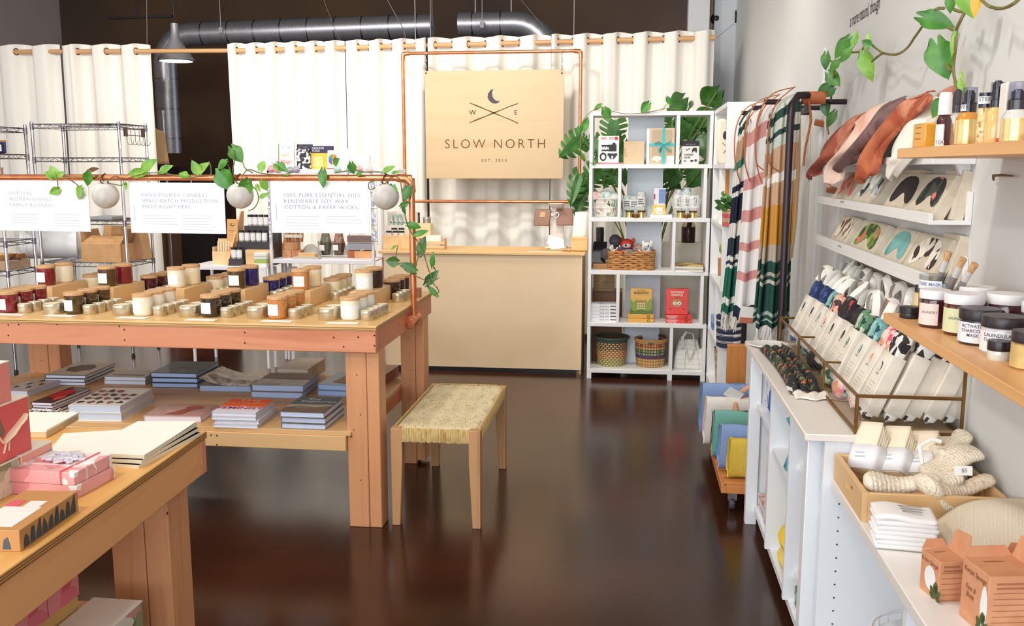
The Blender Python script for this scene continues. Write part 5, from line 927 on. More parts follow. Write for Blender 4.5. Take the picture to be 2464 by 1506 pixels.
t, cx, cy, w, h = wire_basket('white wire basket lined with speckled fabric, fourth tier left', 1416, 1488, 479, 522, Z4, PAT)
for k, (dx, dz, c, lab) in enumerate(((-.06, .0, '#f08a86', 'coral pink'), (.01, .01, '#7cc9c6', 'turquoise'), (.065, .0, '#b9cfd0', 'grey blue'))):
    solo('cloth_bundle', B().ball((cx+dx, cy+.02*k, Z4+h+.005+dz), .062, 14, (1, .8, .8)), mottle([c, '#f3efe9', c], 26, .8), f'{lab} printed cloth bundle heaped in the speckled basket', 'cloth', 'cloths in the speckled basket')
t, cx, cy, w, h = wire_basket('white wire basket of wrapped cloths, fourth tier right', 1617, 1690, 480, 522, Z4, None)
for k, (dx, hh, c, lab) in enumerate(((-.075, .20, '#8d93a3', 'grey patterned'), (.0, .215, '#4fb4be', 'teal'), (.075, .15, '#f0736f', 'coral'))):
    u = thing('wrapped_cloth', f'{lab} rolled cloth with paper band standing in the right wire basket', 'cloth', (cx+dx*.8, cy, Z4+.01), group='rolled cloths in the wire basket'); build('cloth', B().lathe([(.026, 0), (.034, .03), (.036, hh*.8), (.028, hh*.97), (0, hh)], (0, 0, 0), 14), mottle([c, '#e9e6e2', c], 30, .8), u); build('band', B().lathe([(.0365, .06), (.0372, .15)], (0, 0, 0), 14, cap=False), m('#f2f1ef', .7), u)
    g = B(); lines(g, frame((.0, -.0385, .11), (0, 0, 1), (-1, 0, 0)), .07, 2, .014, .007, .2); build('print', g, m('#8a8f96', .8), u)
for k, (px, c, hh) in enumerate(((1508, '#6f8f82', .16), (1525, '#8f9aa0', .155), (1542, '#b0aa80', .185))):
    q = aZ(px, 521, Z4); u = thing('rolled_cloth', f'{["green leafy", "grey patterned", "olive"][k]} cloth roll with paper band, fourth tier left', 'cloth', (q.x, 7.12, Z4), group='cloth rolls on the fourth tier'); build('cloth', B().lathe([(.03, 0), (.033, .01), (.033, hh-.01), (.028, hh), (0, hh)], (0, 0, 0), 16), mottle([c, '#dfe3e0', c], 40, .8), u); build('band', B().lathe([(.0337, hh*.45), (.0337, hh*.82)], (0, 0, 0), 16, cap=False), m('#f0efed', .7), u)
    g = B(); lines(g, FACE(0, -.036, hh*.7), .045, 3, .016, .007, .3); build('print', g, m('#6d7378', .8), u)
for k, px in enumerate((1515, 1544, 1638, 1667)):
    q = aZ(px, 524, Z4); u = thing('gold_tin', f'small gold tin before the {["left", "left", "right", "right"][k]} fourth tier goods, {["left", "right"][k % 2]} one', 'tin', (q.x, YF-.02, Z4), group='gold tins on the fourth tier'); build('tin', B().lathe([(.030, 0), (.030, .04)], (0, 0, 0), 20), mottle(['#c9a95a', '#ead9a0'], 10, .25, metal=.9), u); build('lid', B().lathe([(.031, .04), (.031, .052), (0, .053)], (0, 0, 0), 20), m('#5a4526', .3, .6), u)
for k, px in enumerate((1530, 1652)): q = aZ(px, 525, Z4); solo('mini_tin', B().lathe([(.02, 0), (.02, .018), (.021, .019), (.021, .026), (0, .027)], (q.x, YF-.045, Z4), 16), mottle(['#7a4a2f', '#a5703f'], 10, .3, metal=.7), f'tiny copper tin between the {["left", "right"][k]} pair of gold tins', 'tin')
for k in range(2): q = aZ(1578+26*k, 524, Z4); solo('white_card_box', B().box(q.x-.04, q.x+.04, YF-.03, YF+.06, Z4, Z4+.022), m('#efe9e9', .5), f'{["left", "right"][k]} flat white box at the front of the fourth tier', 'box', 'flat white boxes', bev=.002)
up('yellow_pack', 'yellow printed cloth pack with white band, fourth tier centre', 'pack', 1570, 1602, 494, Z4+.0225, YF, .05, cells(['#f0c65a', '#f5dfa0', '#f0c65a'], 40, .7), art=[('poly', '#f3f1ee', qd(.3, .08, .78, .82)), ('text', '#7a7f88', 'CLOTH', .54, .25, .2, .7)])
up('blue_pack', 'blue and white crinkle pack standing behind the yellow one', 'pack', 1574, 1602, 453, Z4, YF+.06, .05, m('#f0f0f2', .6), art=[('poly', '#7f9bd0', qd(.42, .48, 1.0, .97)), ('text', '#7a7f88', 'CRINKLE', .5, .35, .1, .7), ('text', '#7a7f88', 'PAPER', .5, .2, .1, .8), ('poly', '#b9406a', qd(0, .62, .12, .8))])
# -- third tier
x0, x1 = aY(1459, 650, YF).x, aY(1577, 650, YF).x; cx, w = (x0+x1)/2, (x1-x0)/2; zh = .135
WV = weave('#b57a44', '#c48a52', 26, 8, .8, 1.0, '#7a4a24', ms=.08); SEA = mottle(['#8a5a2c', '#b98048', '#cf9a62'], 60, .85, .8, stretch=(.4, .4, 1.6))
t = thing('seagrass_basket', 'rectangular woven brown basket of plush animals, third tier', 'basket', (cx, 7.13, Z3))
def sq(a, r): c, s = cos(a), sin(a); k = (abs(c)**6+abs(s)**6)**(-1/6); return (c*k*r, s*k)
g = B(t)
for k in range(9):
    g.tube([(cx+sq(a, 1)[0]*(w-.012+.004*(k > 6)), 7.13+sq(a, 1)[1]*.105, Z3+.009+.0155*k+.004*sin(14*a+k*pi)) for a in [2*pi*i/56 for i in range(56)]], .0098, 6, closed=True)
build('weave', g, SEA, t); build('base', B(t).box(cx-w+.02, cx+w-.02, 7.04, 7.22, Z3, Z3+.01), SEA, t)
def plush(lab, px, py, body, parts, dep=7.1):
    p = aY(px, py, dep); t = thing('plush_toy', lab, 'plush toy', (p.x, dep, p.z), group='plush animals in the brown basket'); build('body', B().ball((0, .01, -.05), .045, 14, (1, .6, 1.1)), cloth(body), t)
    for nm, c, x, y, z, r, sc in parts: build(nm, B().ball((x, y, z), r, 12, sc), cloth(c), t)
    return t
plush('dark grey long-eared plush with hanging arm in the brown basket', 1480, 590, '#54525a', [('head', '#4d4a50', 0, 0, .035, .047, (1, .9, 1.05)), ('arm', '#5a585f', -.065, -.03, -.065, .03, (1.5, .8, 1.5)), ('arm', '#54525a', .05, -.02, -.04, .028, (1.4, .8, 1)), ('tag', '#e6ddd2', -.02, -.045, -.01, .012, (.8, .3, 1.6))], 7.12)
plush('red panda faced plush with pale muzzle in the brown basket', 1508, 590, '#b5382f', [('head', '#c2412f', 0, 0, .01, .048, (1.1, .9, .85)), ('muzzle', '#d9c0c4', 0, -.03, -.002, .03, (1.1, .7, .7)), ('nose', '#2a1a1c', -.006, -.052, .004, .008, (1, 1, 1)), ('ear', '#a8332c', -.045, 0, .04, .018, (.8, .5, 1.2)), ('ear', '#c4655a', .05, 0, .035, .018, (.8, .5, 1.3)), ('arm', '#b02e2e', -.06, -.03, -.055, .028, (1.6, .8, .9)), ('arm', '#c2412f', .05, -.03, -.05, .025, (1.5, .8, .8))], 7.12)
plush('grey plush with orange ringed eye at the front of the basket', 1506, 606, '#7c7a7c', [('head', '#86848a', .02, -.01, -.01, .045, (1.3, .8, .75)), ('eye', '#e36a3a', -.022, -.045, -.0, .015, (.8, .4, 1.1)), ('pupil', '#5a2a1c', -.022, -.051, 0, .006, (1, .6, 1)), ('wing', '#6a686c', .06, -.02, .0, .028, (1.5, .6, .7))], 7.06)
plush('white owl plush with grey ringed eyes at the basket right', 1557, 600, '#eeece8', [('head', '#f2f0ec', 0, 0, .01, .045, (.95, .8, 1.0)), ('eye', '#8c9096', -.012, -.033, .012, .017, (1, .4, 1)), ('eye', '#8c9096', .028, -.028, .012, .015, (1, .4, 1)), ('pupil', '#f5f5f5', -.012, -.041, .012, .009, (1, .4, 1)), ('pupil', '#2c2c30', -.012, -.045, .012, .004, (1, .5, 1)), ('beak', '#6a6a70', .008, -.04, .03, .007, (1, .5, 1.4)), ('ear', '#f2f0ec', -.03, 0, .05, .014, (.8, .5, 1.3)), ('ear', '#f2f0ec', .03, 0, .05, .014, (.8, .5, 1.3)), ('wing', '#efede9', -.055, -.015, -.04, .02, (.8, .6, 2.0))], 7.06)
plush('small white owl plush peeking at the basket left end', 1477, 608, '#ecebe8', [('head', '#f0efec', 0, 0, .0, .038, (1, .7, .8)), ('eye', '#9aa4ac', .012, -.026, .003, .015, (1, .4, 1)), ('pupil', '#2c2c30', .012, -.033, .003, .004, (1, .5, 1)), ('ear', '#f0efec', -.024, 0, .032, .014, (.8, .5, 1.3)), ('ear', '#f0efec', .026, 0, .028, .012, (.8, .5, 1.3))], 7.105)
plush('pale pink spotted plush behind the owl in the basket', 1535, 600, '#d3ad9c', [('head', '#d9b5a4', 0, 0, 0, .045, (1, .7, 1)), ('spot', '#7a4a3a', -.01, -.031, .01, .005, (1, .5, 1)), ('spot', '#7a4a3a', .018, -.03, .0, .005, (1, .5, 1)), ('mouth', '#7a4a3a', .0, -.031, -.015, .006, (1.8, .4, .6))], 7.16)
q = aZ(1440, 640, Z3); solo('speaker', B().lathe([(.03, 0), (.032, .01), (.032, .16), (.028, .168), (0, .168)], (q.x, 7.55, KZ), 18), BLACK, 'black cylinder speaker standing on the counter end behind the shelf', 'speaker')
KXE = aY(1432, 620, 7.2).x
solo('tablet_phone', B().poly([(-.295, 7.10, Z3+.045), (-.19, 7.10, Z3+.045), (-.18, 7.2, Z3+.2), (-.285, 7.2, Z3+.2)], .012, (0, .8, -.5)), BLACK, 'black tilted screen behind the plush basket on a wood block', 'screen', bev=.002)
solo('wood_block', B().box(-.285, -.165, 7.08, 7.25, Z3, Z3+.04), wood('#b98652', '#a06f3e', 'X', 1), 'brown wood block under the tilted black screen, third tier', 'block', bev=.003)
for k in range(2):
    q = aZ(1628, 650, Z3); u = thing('magazine', f'{["lower", "upper"][k]} yellow patterned magazine lying at the third tier right', 'magazine', (.318, 6.985-.01*k, Z3+.022*k), -.12+.05*k, 'magazines on the third tier'); build('cover', B().box(0, .22, 0, .26, .017, .021), cells(['#c9a94a', '#e9d48c', '#7a5a2a', '#e2c878'], 18, .4), u); build('pages', B().box(.001, .219, .001, .259, 0, .017), m('#eae6de', .8), u)
# ledge and bottle seen through the shelf
solo('ledge', B().box(.2, .56, 7.5, 7.68, 0, 1.0), m('#e8e2d2', .6), 'cream painted low ledge behind the back shelf', 'ledge', bev=.004)
p = aY(1656, 587, 7.56); t = thing('glass_bottle', 'clear glass bottle with brown roots on the ledge behind the shelf', 'bottle', (p.x, 7.58, 1.0)); zb = 1.0
build('glass', B(t).lathe([(.05, 0), (.056, .01), (.056, .13), (.035, .175), (.032, .24), (.036, .25)], (p.x, 7.58, zb), 24, cap=False), clear('#dcd6cc', .3), t); build('water', B(t).lathe([(.052, .004), (.053, .125), (0, .126)], (p.x, 7.58, zb), 20), mottle(['#3a221c', '#5a3a30', '#2c1a16'], 30, .25), t); build('roots', B(t).tube([(p.x, 7.58, zb+.1), (p.x+.01, 7.57, zb+.18), (p.x-.005, 7.58, zb+.3)], [.02, .018, .008], 8), m('#3a241c', .7), t)
# -- second tier
WB2 = m('#f1f0f2', .45); 
for k in range(5):
    q0, q1 = aY(1421, 770, YF), aY(1484, 770, YF); u = thing('lacing_box', f'white boxed card set, {POSN[5][k]} of the pile at the second tier left', 'box', (q0.x, YF, Z2+.0262*k), 0, 'white boxed card sets'); w = q1.x-q0.x; build('body', B().box(0, w, 0, .17, 0, .025), WB2, u, bev=.0015); text('lacing cards', .017, u.matrix_basis @ FACE(w*.52, -.0012, .0125), m('#4a4f5c', .7), u, sx=.9); build('stripe', B().box(w*.75, w*.98, -.0012, 0, .009, .017), m('#33343c', .7), u)
    if k == 4: build('picture', B().box(.01, w-.01, .01, .16, .0252, .0262), cells(['#f0eef0', '#d9d6da', '#f0eef0', '#b0a89f'], 30, .5), u)
for k, (z0, z1, dy, c, lab) in enumerate(((0, .075, .0, '#b79a74', 'lower tan'), (.0755, .145, .02, '#c2a67f', 'middle tan'), (.1455, .20, .05, '#e3e6ee', 'upper white'))): q0, q1 = aY(1428, 700, 7.45), aY(1478, 700, 7.45); solo('stored_box', B().box(q0.x, q1.x, 7.36+dy, 7.55, .62+z0, .62+z1), mottle([c, c], 8, .8), f'{lab} box stacked behind the boxed card sets', 'box', 'boxes stored behind the shelf', bev=.003)
solo('storage_table', B().box(-.33, -.06, 7.34, 7.6, .0, .62), wood('#8a5a38', '#744628', 'X', 1), 'brown wooden stand behind the back shelf holding boxes', 'stand', bev=.004)
def flat(lab, px0, px1, py, hm, col, n, grp, dot, txt=None):
    for k in range(n):
        q0, q1 = aY(px0, py, YF-.02), aY(px1, py, YF-.02); w = q1.x-q0.x; u = thing('board_book', f'{lab}, {["lower", "upper"][k]} of the flat pair', 'book', (q0.x, YF-.02, Z2+hm*k), .0+.02*k, grp); build('cover', B().box(0, w, 0, .17, 0, hm-.001), m(col, .4, 0, .2), u, bev=.004); build('badge', B().lathe([(.011, 0), (.011, .001)], (w*.8, -.0012, hm/2), 14, ax='Y'), m(dot, .5), u); build('badge_print', B().lathe([(.006, -.0006), (.006, .0004)], (w*.8, -.0016, hm/2), 10, ax='Y'), m(col, .5), u)
        if txt: text(txt, .016, u.matrix_basis @ FACE(w*.25, -.0014, hm/2), m('#f6e8df', .6), u, sx=.85, thin=.01, line=.85)
flat('yellow board book lying under the standing yellow one', 1510, 1573, 770, .031, '#e3ab48', 2, 'flat yellow board books', '#5a5a2c')
flat('red board book lying under the standing red one', 1602, 1664, 772, .031, '#e0453e', 2, 'flat red board books', '#5a3a2c', 'GOODNIGHT\nKRAMPUS')
up('board_book', 'yellow board book with forest picture standing on the second tier', 'book', 1517, 1570, 694, Z2+.0625, YF, .022, m('#e2b14f', .4, 0, .2), .06, bev=.005, art=[('text', '#8a6a24', "Let's Discover", .5, .92, .075, .8), ('text', '#6a4a16', 'SASQUATCH!', .5, .82, .12, .78, .02), ('poly', '#8ea24a', [(0, .0), (1, 0), (1, .5), (.9, .62), (.8, .45), (.7, .58), (.5, .4), (.3, .58), (.15, .45), (0, .6)]), ('poly', '#5f7a3a', [(0, 0), (1, 0), (1, .2), (.8, .12), (.5, .18), (.2, .1), (0, .22)]), ('poly', '#b5894a', ring(.5, .42, .2, .14, 10))]+[('poly', '#e9dfae', ring(.36+.1*(i % 4), .22+.09*(i//4), .04, .035, 6)) for i in range(12)])
up('board_book', 'red board book with round faced picture standing on the second tier', 'book', 1603, 1657, 694, Z2+.0625, YF, .022, m('#e8473f', .4, 0, .2), .06, bev=.005, art=[('text', '#f8ead9', 'GOODNIGHT', .5, .85, .115, .72, .015), ('text', '#f8ead9', 'KRAMPUS', .5, .74, .115, .85, .015), ('poly', '#c98d62', ring(.5, .44, .24, .16, 14)), ('poly', '#f7f0e6', ring(.41, .43, .085, .06, 10)), ('poly', '#f7f0e6', ring(.6, .43, .085, .06, 10)), ('poly', '#2a1c18', ring(.42, .42, .025, .02, 6)), ('poly', '#2a1c18', ring(.61, .42, .025, .02, 6)), ('poly', '#b5552f', [(.4, .6), (.6, .6), (.5, .68)]), ('poly', '#b02f2c', ring(.2, .22, .06, .03, 6)), ('poly', '#b02f2c', ring(.8, .22, .06, .03, 6))])
# -- bottom tier: two baskets and a bag
BK1 = weave('#d9bb88', '#e6cda0', 30, 9, .8, .7, '#6a4a28', offset=0, ms=.16)
def basket(lab, px, w_px, pyt, pyb, Z, mats, prof):
    p = aY(px, pyb, YF+.1); r = abs(aY(px+w_px/2, pyb, YF+.02).x-aY(px-w_px/2, pyb, YF+.02).x)/2; h = aY(px, pyt, YF+.02).z-Z; t = thing('woven_basket', lab, 'basket', (aY(px, pyb, YF+.02).x, YF+.02+r, Z)); n = len(mats)
    for k, mt in enumerate(mats):
        z0, z1 = h*k/n, h*(k+1)/n; build('band', B().lathe([(r*prof(z0/h), z0), (r*prof((z0+z1)/2/h), (z0+z1)/2), (r*prof(z1/h), z1)], (0, 0, 0), 40, cap=(k == 0)), mt, t)
    build('rim', B().tube([(r*prof(1)*cos(2*pi*i/30), r*prof(1)*sin(2*pi*i/30), h) for i in range(30)], .011, 8, closed=True), mats[-1], t); build('lining', B().lathe([(r*.92, h*.98), (r*.88, .02), (0, .02)], (0, 0, 0), 30, cap=False), m('#6b5232', .9), t); return t, r, h
def wk(a, mt, r_=1, s=34): return weave(a, '#e0c596', s, r_, .85, .8, mt, offset=.5, ms=.2)
t, r, h = basket('natural open-weave basket with dark green rim, bottom tier left', 1470, 76, 817, 893, Z1, [wk('#dcc08c', '#7d8045', 2, 24), wk('#dcc08c', '#7d8045', 2, 24), wk('#dcc08c', '#a5683a', 2, 24), wk('#dcc08c', '#a5683a', 2, 24), wk('#dcc08c', '#5a3a28', 2, 24), wk('#dcc08c', '#5a3a28', 2, 24), m('#4a5a52', .8)], lambda f: .9+.1*sin(pi*min(1, f*1.1)*.5)+(.06 if f > .97 else 0))
t, r, h = basket('striped red, green and tan woven basket with handle, bottom tier middle', 1565, 76, 822, 896, Z1, [wk('#c99a58', '#8f6a34', 1), wk('#d3a866', '#a57a3e', 1), wk('#c79a5c', '#9c7038', 1), m('#5a3a5c', .8), wk('#5f7a62', '#3f5a48', 1), wk('#4f6f5a', '#3a5244', 1), wk('#b98f60', '#9c7038', 1), wk('#a8453a', '#8a342c', 1), m('#c99a58', .8)], lambda f: .9+.1*sin(pi*min(1, f*1.1)*.5))
build('handle', B(t).tube([(t.location.x-.004+.012*cos(a), t.location.y-r*.98, t.location.z+h+.002-.02*sin(a)) for a in (0, .8, 1.6, 2.4, 3.1)], .012, 6), m('#5b6a5c', .8), t); build('handle', B(t).tube([(t.location.x+r*.9*cos(a), t.location.y+r*.9*sin(a), t.location.z+h+.014) for a in (-.6, -.3, 0, .3, .6, .9)], .013, 6), m('#6a3a44', .8), t)
p0, p1 = aY(1620, 902, YF), aY(1692, 902, YF); cx, w = (p0.x+p1.x)/2, (p1.x-p0.x)/2; h = .22
t = thing('canvas_bag', 'soft white bag with thin grey grid lines and loop handle, bottom tier right', 'bag', (cx, YF+.09, Z1))
GRID = weave('#e6e3dc', '#eae7e0', 7, 6, .8, .2, '#9a978f', offset=0, ms=.02)
build('body', B().grid(28, 12, lambda u, v: ((w*(1-.45*v**1.6)+.004*sin(9*u*2*pi))*sq(2*pi*u, 1)[0]*(.98), .075*(1-.7*v)*sq(2*pi*u, 1)[1], h*v+.006*sin(6*pi*u)*v), closed_u=True), GRID, t, solid=.003)
build('base', B().box(-w*.9, w*.9, -.06, .06, 0, .004), m('#e6e3dc', .8), t)
build('handle', B().tube([(-.045, -.05, h*.72), (-.05, -.06, h*1.1), (-.02, -.05, h*1.3), (.03, -.045, h*1.22), (.045, -.055, h*.8), (.02, -.075, h*.45), (-.005, -.078, h*.42), (-.02, -.07, h*.7)], .011, 6, flat=.5), GRID, t)
t = thing('canvas_pouch', 'smaller white grid pouch leaning right of the soft bag', 'bag', (p1.x+.0, YF+.05, Z1)); build('body', B().ball((0, 0, .085), .06, 14, (.85, .7, 1.4)), GRID, t)
# ================================================================ right-hand modular shelf along the wall
QX0, QX1 = .60, .955; QE = 6.95; NEAR = [6.12, 6.42, 6.08, 6.42, 6.05]
t = thing('modular_shelf', 'white modular shelf along the right wall beside the striped throws', 'shelf', (QX0, 6.5, 0))
for i, z in enumerate(LV): n = min(NEAR[max(0, i-1)], NEAR[min(4, i)]); build('shelf_board', B(t).box(QX0-.02, QX1, n, QE, z-TH/2, z+TH/2), SHW, t, bev=.002)
for i in range(5):
    z0, z1 = LV[i]+TH/2, LV[i+1]-TH/2
    for y in (NEAR[i], QE-.022): build('side_panel', B(t).box(QX0-.018, QX1, y, y+.022, z0, z1), SHW, t, bev=.002)
    build('back_panel', B(t).box(QX1-.008, QX1, NEAR[i]+.022, QE-.022, z0, z1), SHW, t)
for y in (6.12, 6.91): build('leg', B(t).box(QX0-.018, QX0+.02, y, y+.035, 0, LV[0]-TH/2), SHW, t)
u = thing('rabbit_cushion', 'cream cushion with inked rabbit face in the upper right shelf', 'cushion', (.62, 6.5, Z5)); build('cushion', B().box(-.055, .055, -.02, .02, 0, .30), cloth('#efe4cf'), u, bev=.018); 
build('eye', B().ball((-.005, -.02, .19), .017, 10, (.9, .2, 1.7)), m('#2a2320', .6), u); build('ear', B().tube([(0, -.021, .23), (.014, -.022, .262), (.006, -.021, .285)], [.004, .008, .003], 6, flat=.6), m('#3a3028', .7), u)
build('cheek', B().tube([(-.02, -.021, .14), (.01, -.022, .11), (-.012, -.021, .07)], .002, 5), m('#4a4038', .6), u)
u = thing('picture_frame', 'slim honey wood picture frame standing in the right shelf', 'frame', (.632, 6.52, Z4))
for (a0, a1, c0, c1) in ((-.11, .11, 0, .02), (-.11, .11, .335, .355), (-.11, -.088, .02, .335), (.088, .11, .02, .335)): build('rail', B().box(-.012, .012, a0, a1, c0, c1), wood('#cf8a3c', '#b8722a', 'Z', 1), u)
build('backing', B().box(.0, .008, -.088, .088, .02, .335), m('#e9e2d4', .6), u)
ZP = ZT[3]; p = aZ(1762, 545, ZP); r = .06
t = thing('plant_basket', 'small tan and pink striped plant basket on the right shelf end', 'basket', (p.x, p.y+r, ZP))
for k, c in enumerate(('#e0526a', '#d9b48a', '#e0526a', '#d9b48a')): build('band', B().lathe([(r*(.94+.02*k), .026*k), (r*(.96+.02*k), .026*(k+1))], (0, 0, 0), 24, cap=(k == 0)), weave(c, c, 22, 2, .9, .7, '#b98f68', ms=.08), t)
build('rim', B().tube([(r*1.0*cos(2*pi*i/24), r*1.0*sin(2*pi*i/24), .104) for i in range(24)], .006, 6, closed=True), m('#c79a6a', .8), t); build('soil', B().lathe([(r*.95, .095), (0, .1)], (0, 0, 0), 20), m('#3a2a20', .9), t); build('tag', B().box(-.012, .008, -r-.004, -r-.002, .02, .095), PAPER, t)
v = thing('ivy_plant', 'bushy green ivy growing in the pink striped basket', 'plant', (p.x, p.y+r, ZP+.1))
for k in range(46):
    a = R.uniform(0, 2*pi); rr = R.uniform(.0, .085); q = Vector((p.x+rr*cos(a), p.y+r+rr*.7*sin(a), ZP+.10+.085*R.random()*(1-rr*4))); d = Vector((cos(a)*.7+R.uniform(-.3, .3), sin(a)*.6-.3, R.uniform(-.3, .6))).normalized(); ez = Vector((R.uniform(-.4, .4), -1, .7)); ez = (ez-d*ez.dot(d)).normalized(); M = Matrix((d.cross(ez), d, ez)).transposed().to_4x4(); M.translation = q
    g = B(v); heart(g, M, .036, .042, .3, .1, 3); build('leaf', g, LEAFD if k % 3 else LEAF, v, sharp=180)
pos = lambda x, y: aY(x, y, p.y+r-.03)
for l in ((1748, 470, 1735, 476, .9), (1738, 468, 1742, 458, .8), (1757, 478, 1768, 488, .9)): vine_leaf(v, *l[:4], pos, l[4], LEAF)
stems(v, [[(1766, 512), (1762, 490), (1750, 474), (1740, 466)]], pos, .0018)
# lower goods of the right shelf
ZQ = ZT[1]; p = aZ(1756, 838, ZQ); r = .075; t = thing('woven_basket', 'navy and white coiled basket on the right shelf end', 'basket', (p.x, p.y+r, ZQ)); NV = weave('#2a3350', '#303a5a', 10, 1, .9, .7, '#e9e6e0', offset=.5, ms=.22)
for k in range(9): build('coil', B().tube([(r*(.92+.01*k)*cos(2*pi*i/28), r*(.92+.01*k)*sin(2*pi*i/28), .012+.023*k) for i in range(28)], .0135, 8, closed=True), NV if k % 2 else m('#2a3350', .9), t)
build('base', B().lathe([(r*.9, 0), (0, .004)], (0, 0, 0), 24), m('#2a3350', .9), t)
p = aX(1712, 905, QX0+.04); r = .1; t = thing('woven_basket', 'tan striped tall basket at the bottom of the right shelf', 'basket', (QX0+.10, 6.55, ZT[0])); 
for k in range(9): build('coil', B().lathe([(r*(.85+.02*k), .03*k), (r*(.87+.02*k), .03*(k+1))], (0, 0, 0), 28, cap=(k == 0)), weave(['#b59468', '#d9c6a4'][k % 2], '#c9b088', 20, 2, .9, .6, '#8a6a44', ms=.06), t)
solo('kraft_pouch', B().poly([(QX0-.012, 6.16, ZT[2]+.07), (QX0-.012, 6.38, ZT[2]+.04), (QX0-.012, 6.42, ZT[2]+.16), (QX0-.012, 6.2, ZT[2]+.18)], .03, (1, 0, 0)), mottle(['#c08a5a', '#d3a272'], 10, .7), 'folded kraft pouch standing in the right shelf middle tier', 'pouch', bev=.004)
solo('green_card', B().box(QX0-.006, QX0, 6.25, 6.4, ZT[2]+.2, ZT[2]+.26), cells(['#a8b04a', '#e0d8a0', '#6a8a3a'], 30, .6), 'green and yellow printed card above the kraft pouch', 'card')
solo('framed_print', B().box(QX0+.02, QX0+.035, 6.56, 6.72, ZT[1], ZT[1]+.24), BLACK, 'black framed panel standing in the right shelf second tier', 'frame', bev=.003)
for k in range(2): solo('blue_box', B().box(QX0-.005, QX0+.09, 6.74-.02*k, 6.86, ZT[1]+.051*k, ZT[1]+.05+.051*k), m(['#5f83b8', '#8fb0d8'][k], .5), f'{["lower darker", "upper lighter"][k]} blue box in the right shelf second tier', 'box', bev=.002)
# ================================================================ long white cabinet on the right
CW = m('#eef0f3', .4); CX0, CX1, CZ = .515, .962, .832; CYF, CYN = 4.185, 2.705
t = thing('white_cabinet', 'long low white open cabinet on the right carrying the glass box', 'cabinet', (CX0, 3.4, 0))
build('top', B(t).box(CX0, CX1, CYN, CYF, CZ-.022, CZ), m('#efe9e2', .35), t, bev=.003)
for y0, y1 in ((4.11, 4.16), (2.775, 2.83)): build('post', B(t).box(.538, .588, y0, y1, 0, CZ-.022), CW, t, bev=.003)
def pegs(par, y, xs, zs):
    for x in xs:
        for z in zs: build('peg_hole', B(t).lathe([(.0028, 0), (.0028, .0006)], (0, 0, 0), 8, ax='Y'), m('#3b3d46', .8), par).matrix_basis = Matrix.Translation(Vector((x, y-.0006, z))-t.location) 
fp = build('side_panel', B(t).box(.588, CX1, 4.128, 4.15, .05, CZ-.022), CW, t); np_ = build('side_panel', B(t).box(.575, CX1, 2.72, 2.742, .05, CZ-.022), CW, t)
d1 = build('divider', B(t).box(.556, CX1, 3.625, 3.647, .09, CZ-.022), CW, t); d2 = build('divider', B(t).box(.556, CX1, 3.18, 3.202, .09, CZ-.022), CW, t)
def peg2(par, y, x, zs):
    for z in zs:
        o = build('peg_hole', B().lathe([(.0028, 0), (.0028, .0008)], (x-t.location.x, y-.0008-t.location.y, z), 8, ax='Y'), m('#3b3d46', .8), par)
peg2(np_, 2.72, .625, [.66-.042*k for k in range(12)]); peg2(fp, 4.128, .64, [.52, .49, .46, .43]); peg2(d2, 3.18, .62, [.62, .50, .465, .43, .395])
build('back_panel', B(t).box(CX1-.01, CX1-.002, 2.742, 4.128, .06, CZ-.022), CW, t)
build('bottom_shelf', B(t).box(.575, CX1, 2.742, 4.128, .06, .09), CW, t, bev=.002)
build('shelf', B(t).box(.566, CX1, 3.647, 4.128, .545, .563), CW, t); build('shelf', B(t).box(.566, CX1, 3.202, 3.625, .495, .513), CW, t); build('shelf', B(t).box(.59, CX1, 2.742, 3.18, .57, .588), CW, t)
build('top_rail', B(t).box(.56, .575, 2.83, 4.11, CZ-.07, CZ-.022), CW, t)
solo('patterned_cushion', B().obox((.66, 3.87, .665), (.14, .40, .2)), cells(['#eef1f7', '#3f5fb5', '#eef1f7', '#4a6ac0'], 26, .8, stretch=(1, 1, .5), warp=.9), 'blue and white leaf print cushion on the cabinet upper far shelf', 'cushion', bev=.03)
solo('pink_packet', B().obox((.60, 3.80, .32), (.03, .16, .44)), mottle(['#e9dcdc', '#f2eaea', '#d9b9b9'], 14, .5), 'tall pale pink printed packet standing in the cabinet far bay', 'packet', bev=.006)
for k in range(2): u = thing('pink_book', f'{["lower", "upper"][k]} pale pink covered book flat in the cabinet far bay', 'book', (.587, 3.72+.01*k, .0905+.034*k), 0, 'pink books in the cabinet'); build('cover', B().box(0, .2, 0, .36, .027, .033), mottle(['#eadfdc', '#c9785f', '#efe6e2'], 14, .45), u); build('pages', B().box(.002, .198, .002, .358, 0, .027), m('#e4e6ee', .8), u)
for k in range(2): solo('yellow_cushion', B().ball((.66, 3.42, .135+.075*k), .1, 16, (.85, 1.75, .42)), cloth(['#e8d26a', '#f0c93a'][k]), ['lower pale lemon', 'upper golden'][k]+' yellow cushion in the cabinet middle bay', 'cushion')
solo('teal_bag', B().grid(14, 10, lambda u, v: (.60+.03*sin(pi*v)+.012*sin(7*u), 3.22+.17*u+.02*sin(6*v), .514+.22*v*(1-.1*u))), mottle(['#49b3bd', '#3c9aa8', '#dff0f0'], 7, .35, pos=[.3, .6, .78]), 'glossy teal wrapped item on the cabinet middle shelf', 'bag', solid=.05)
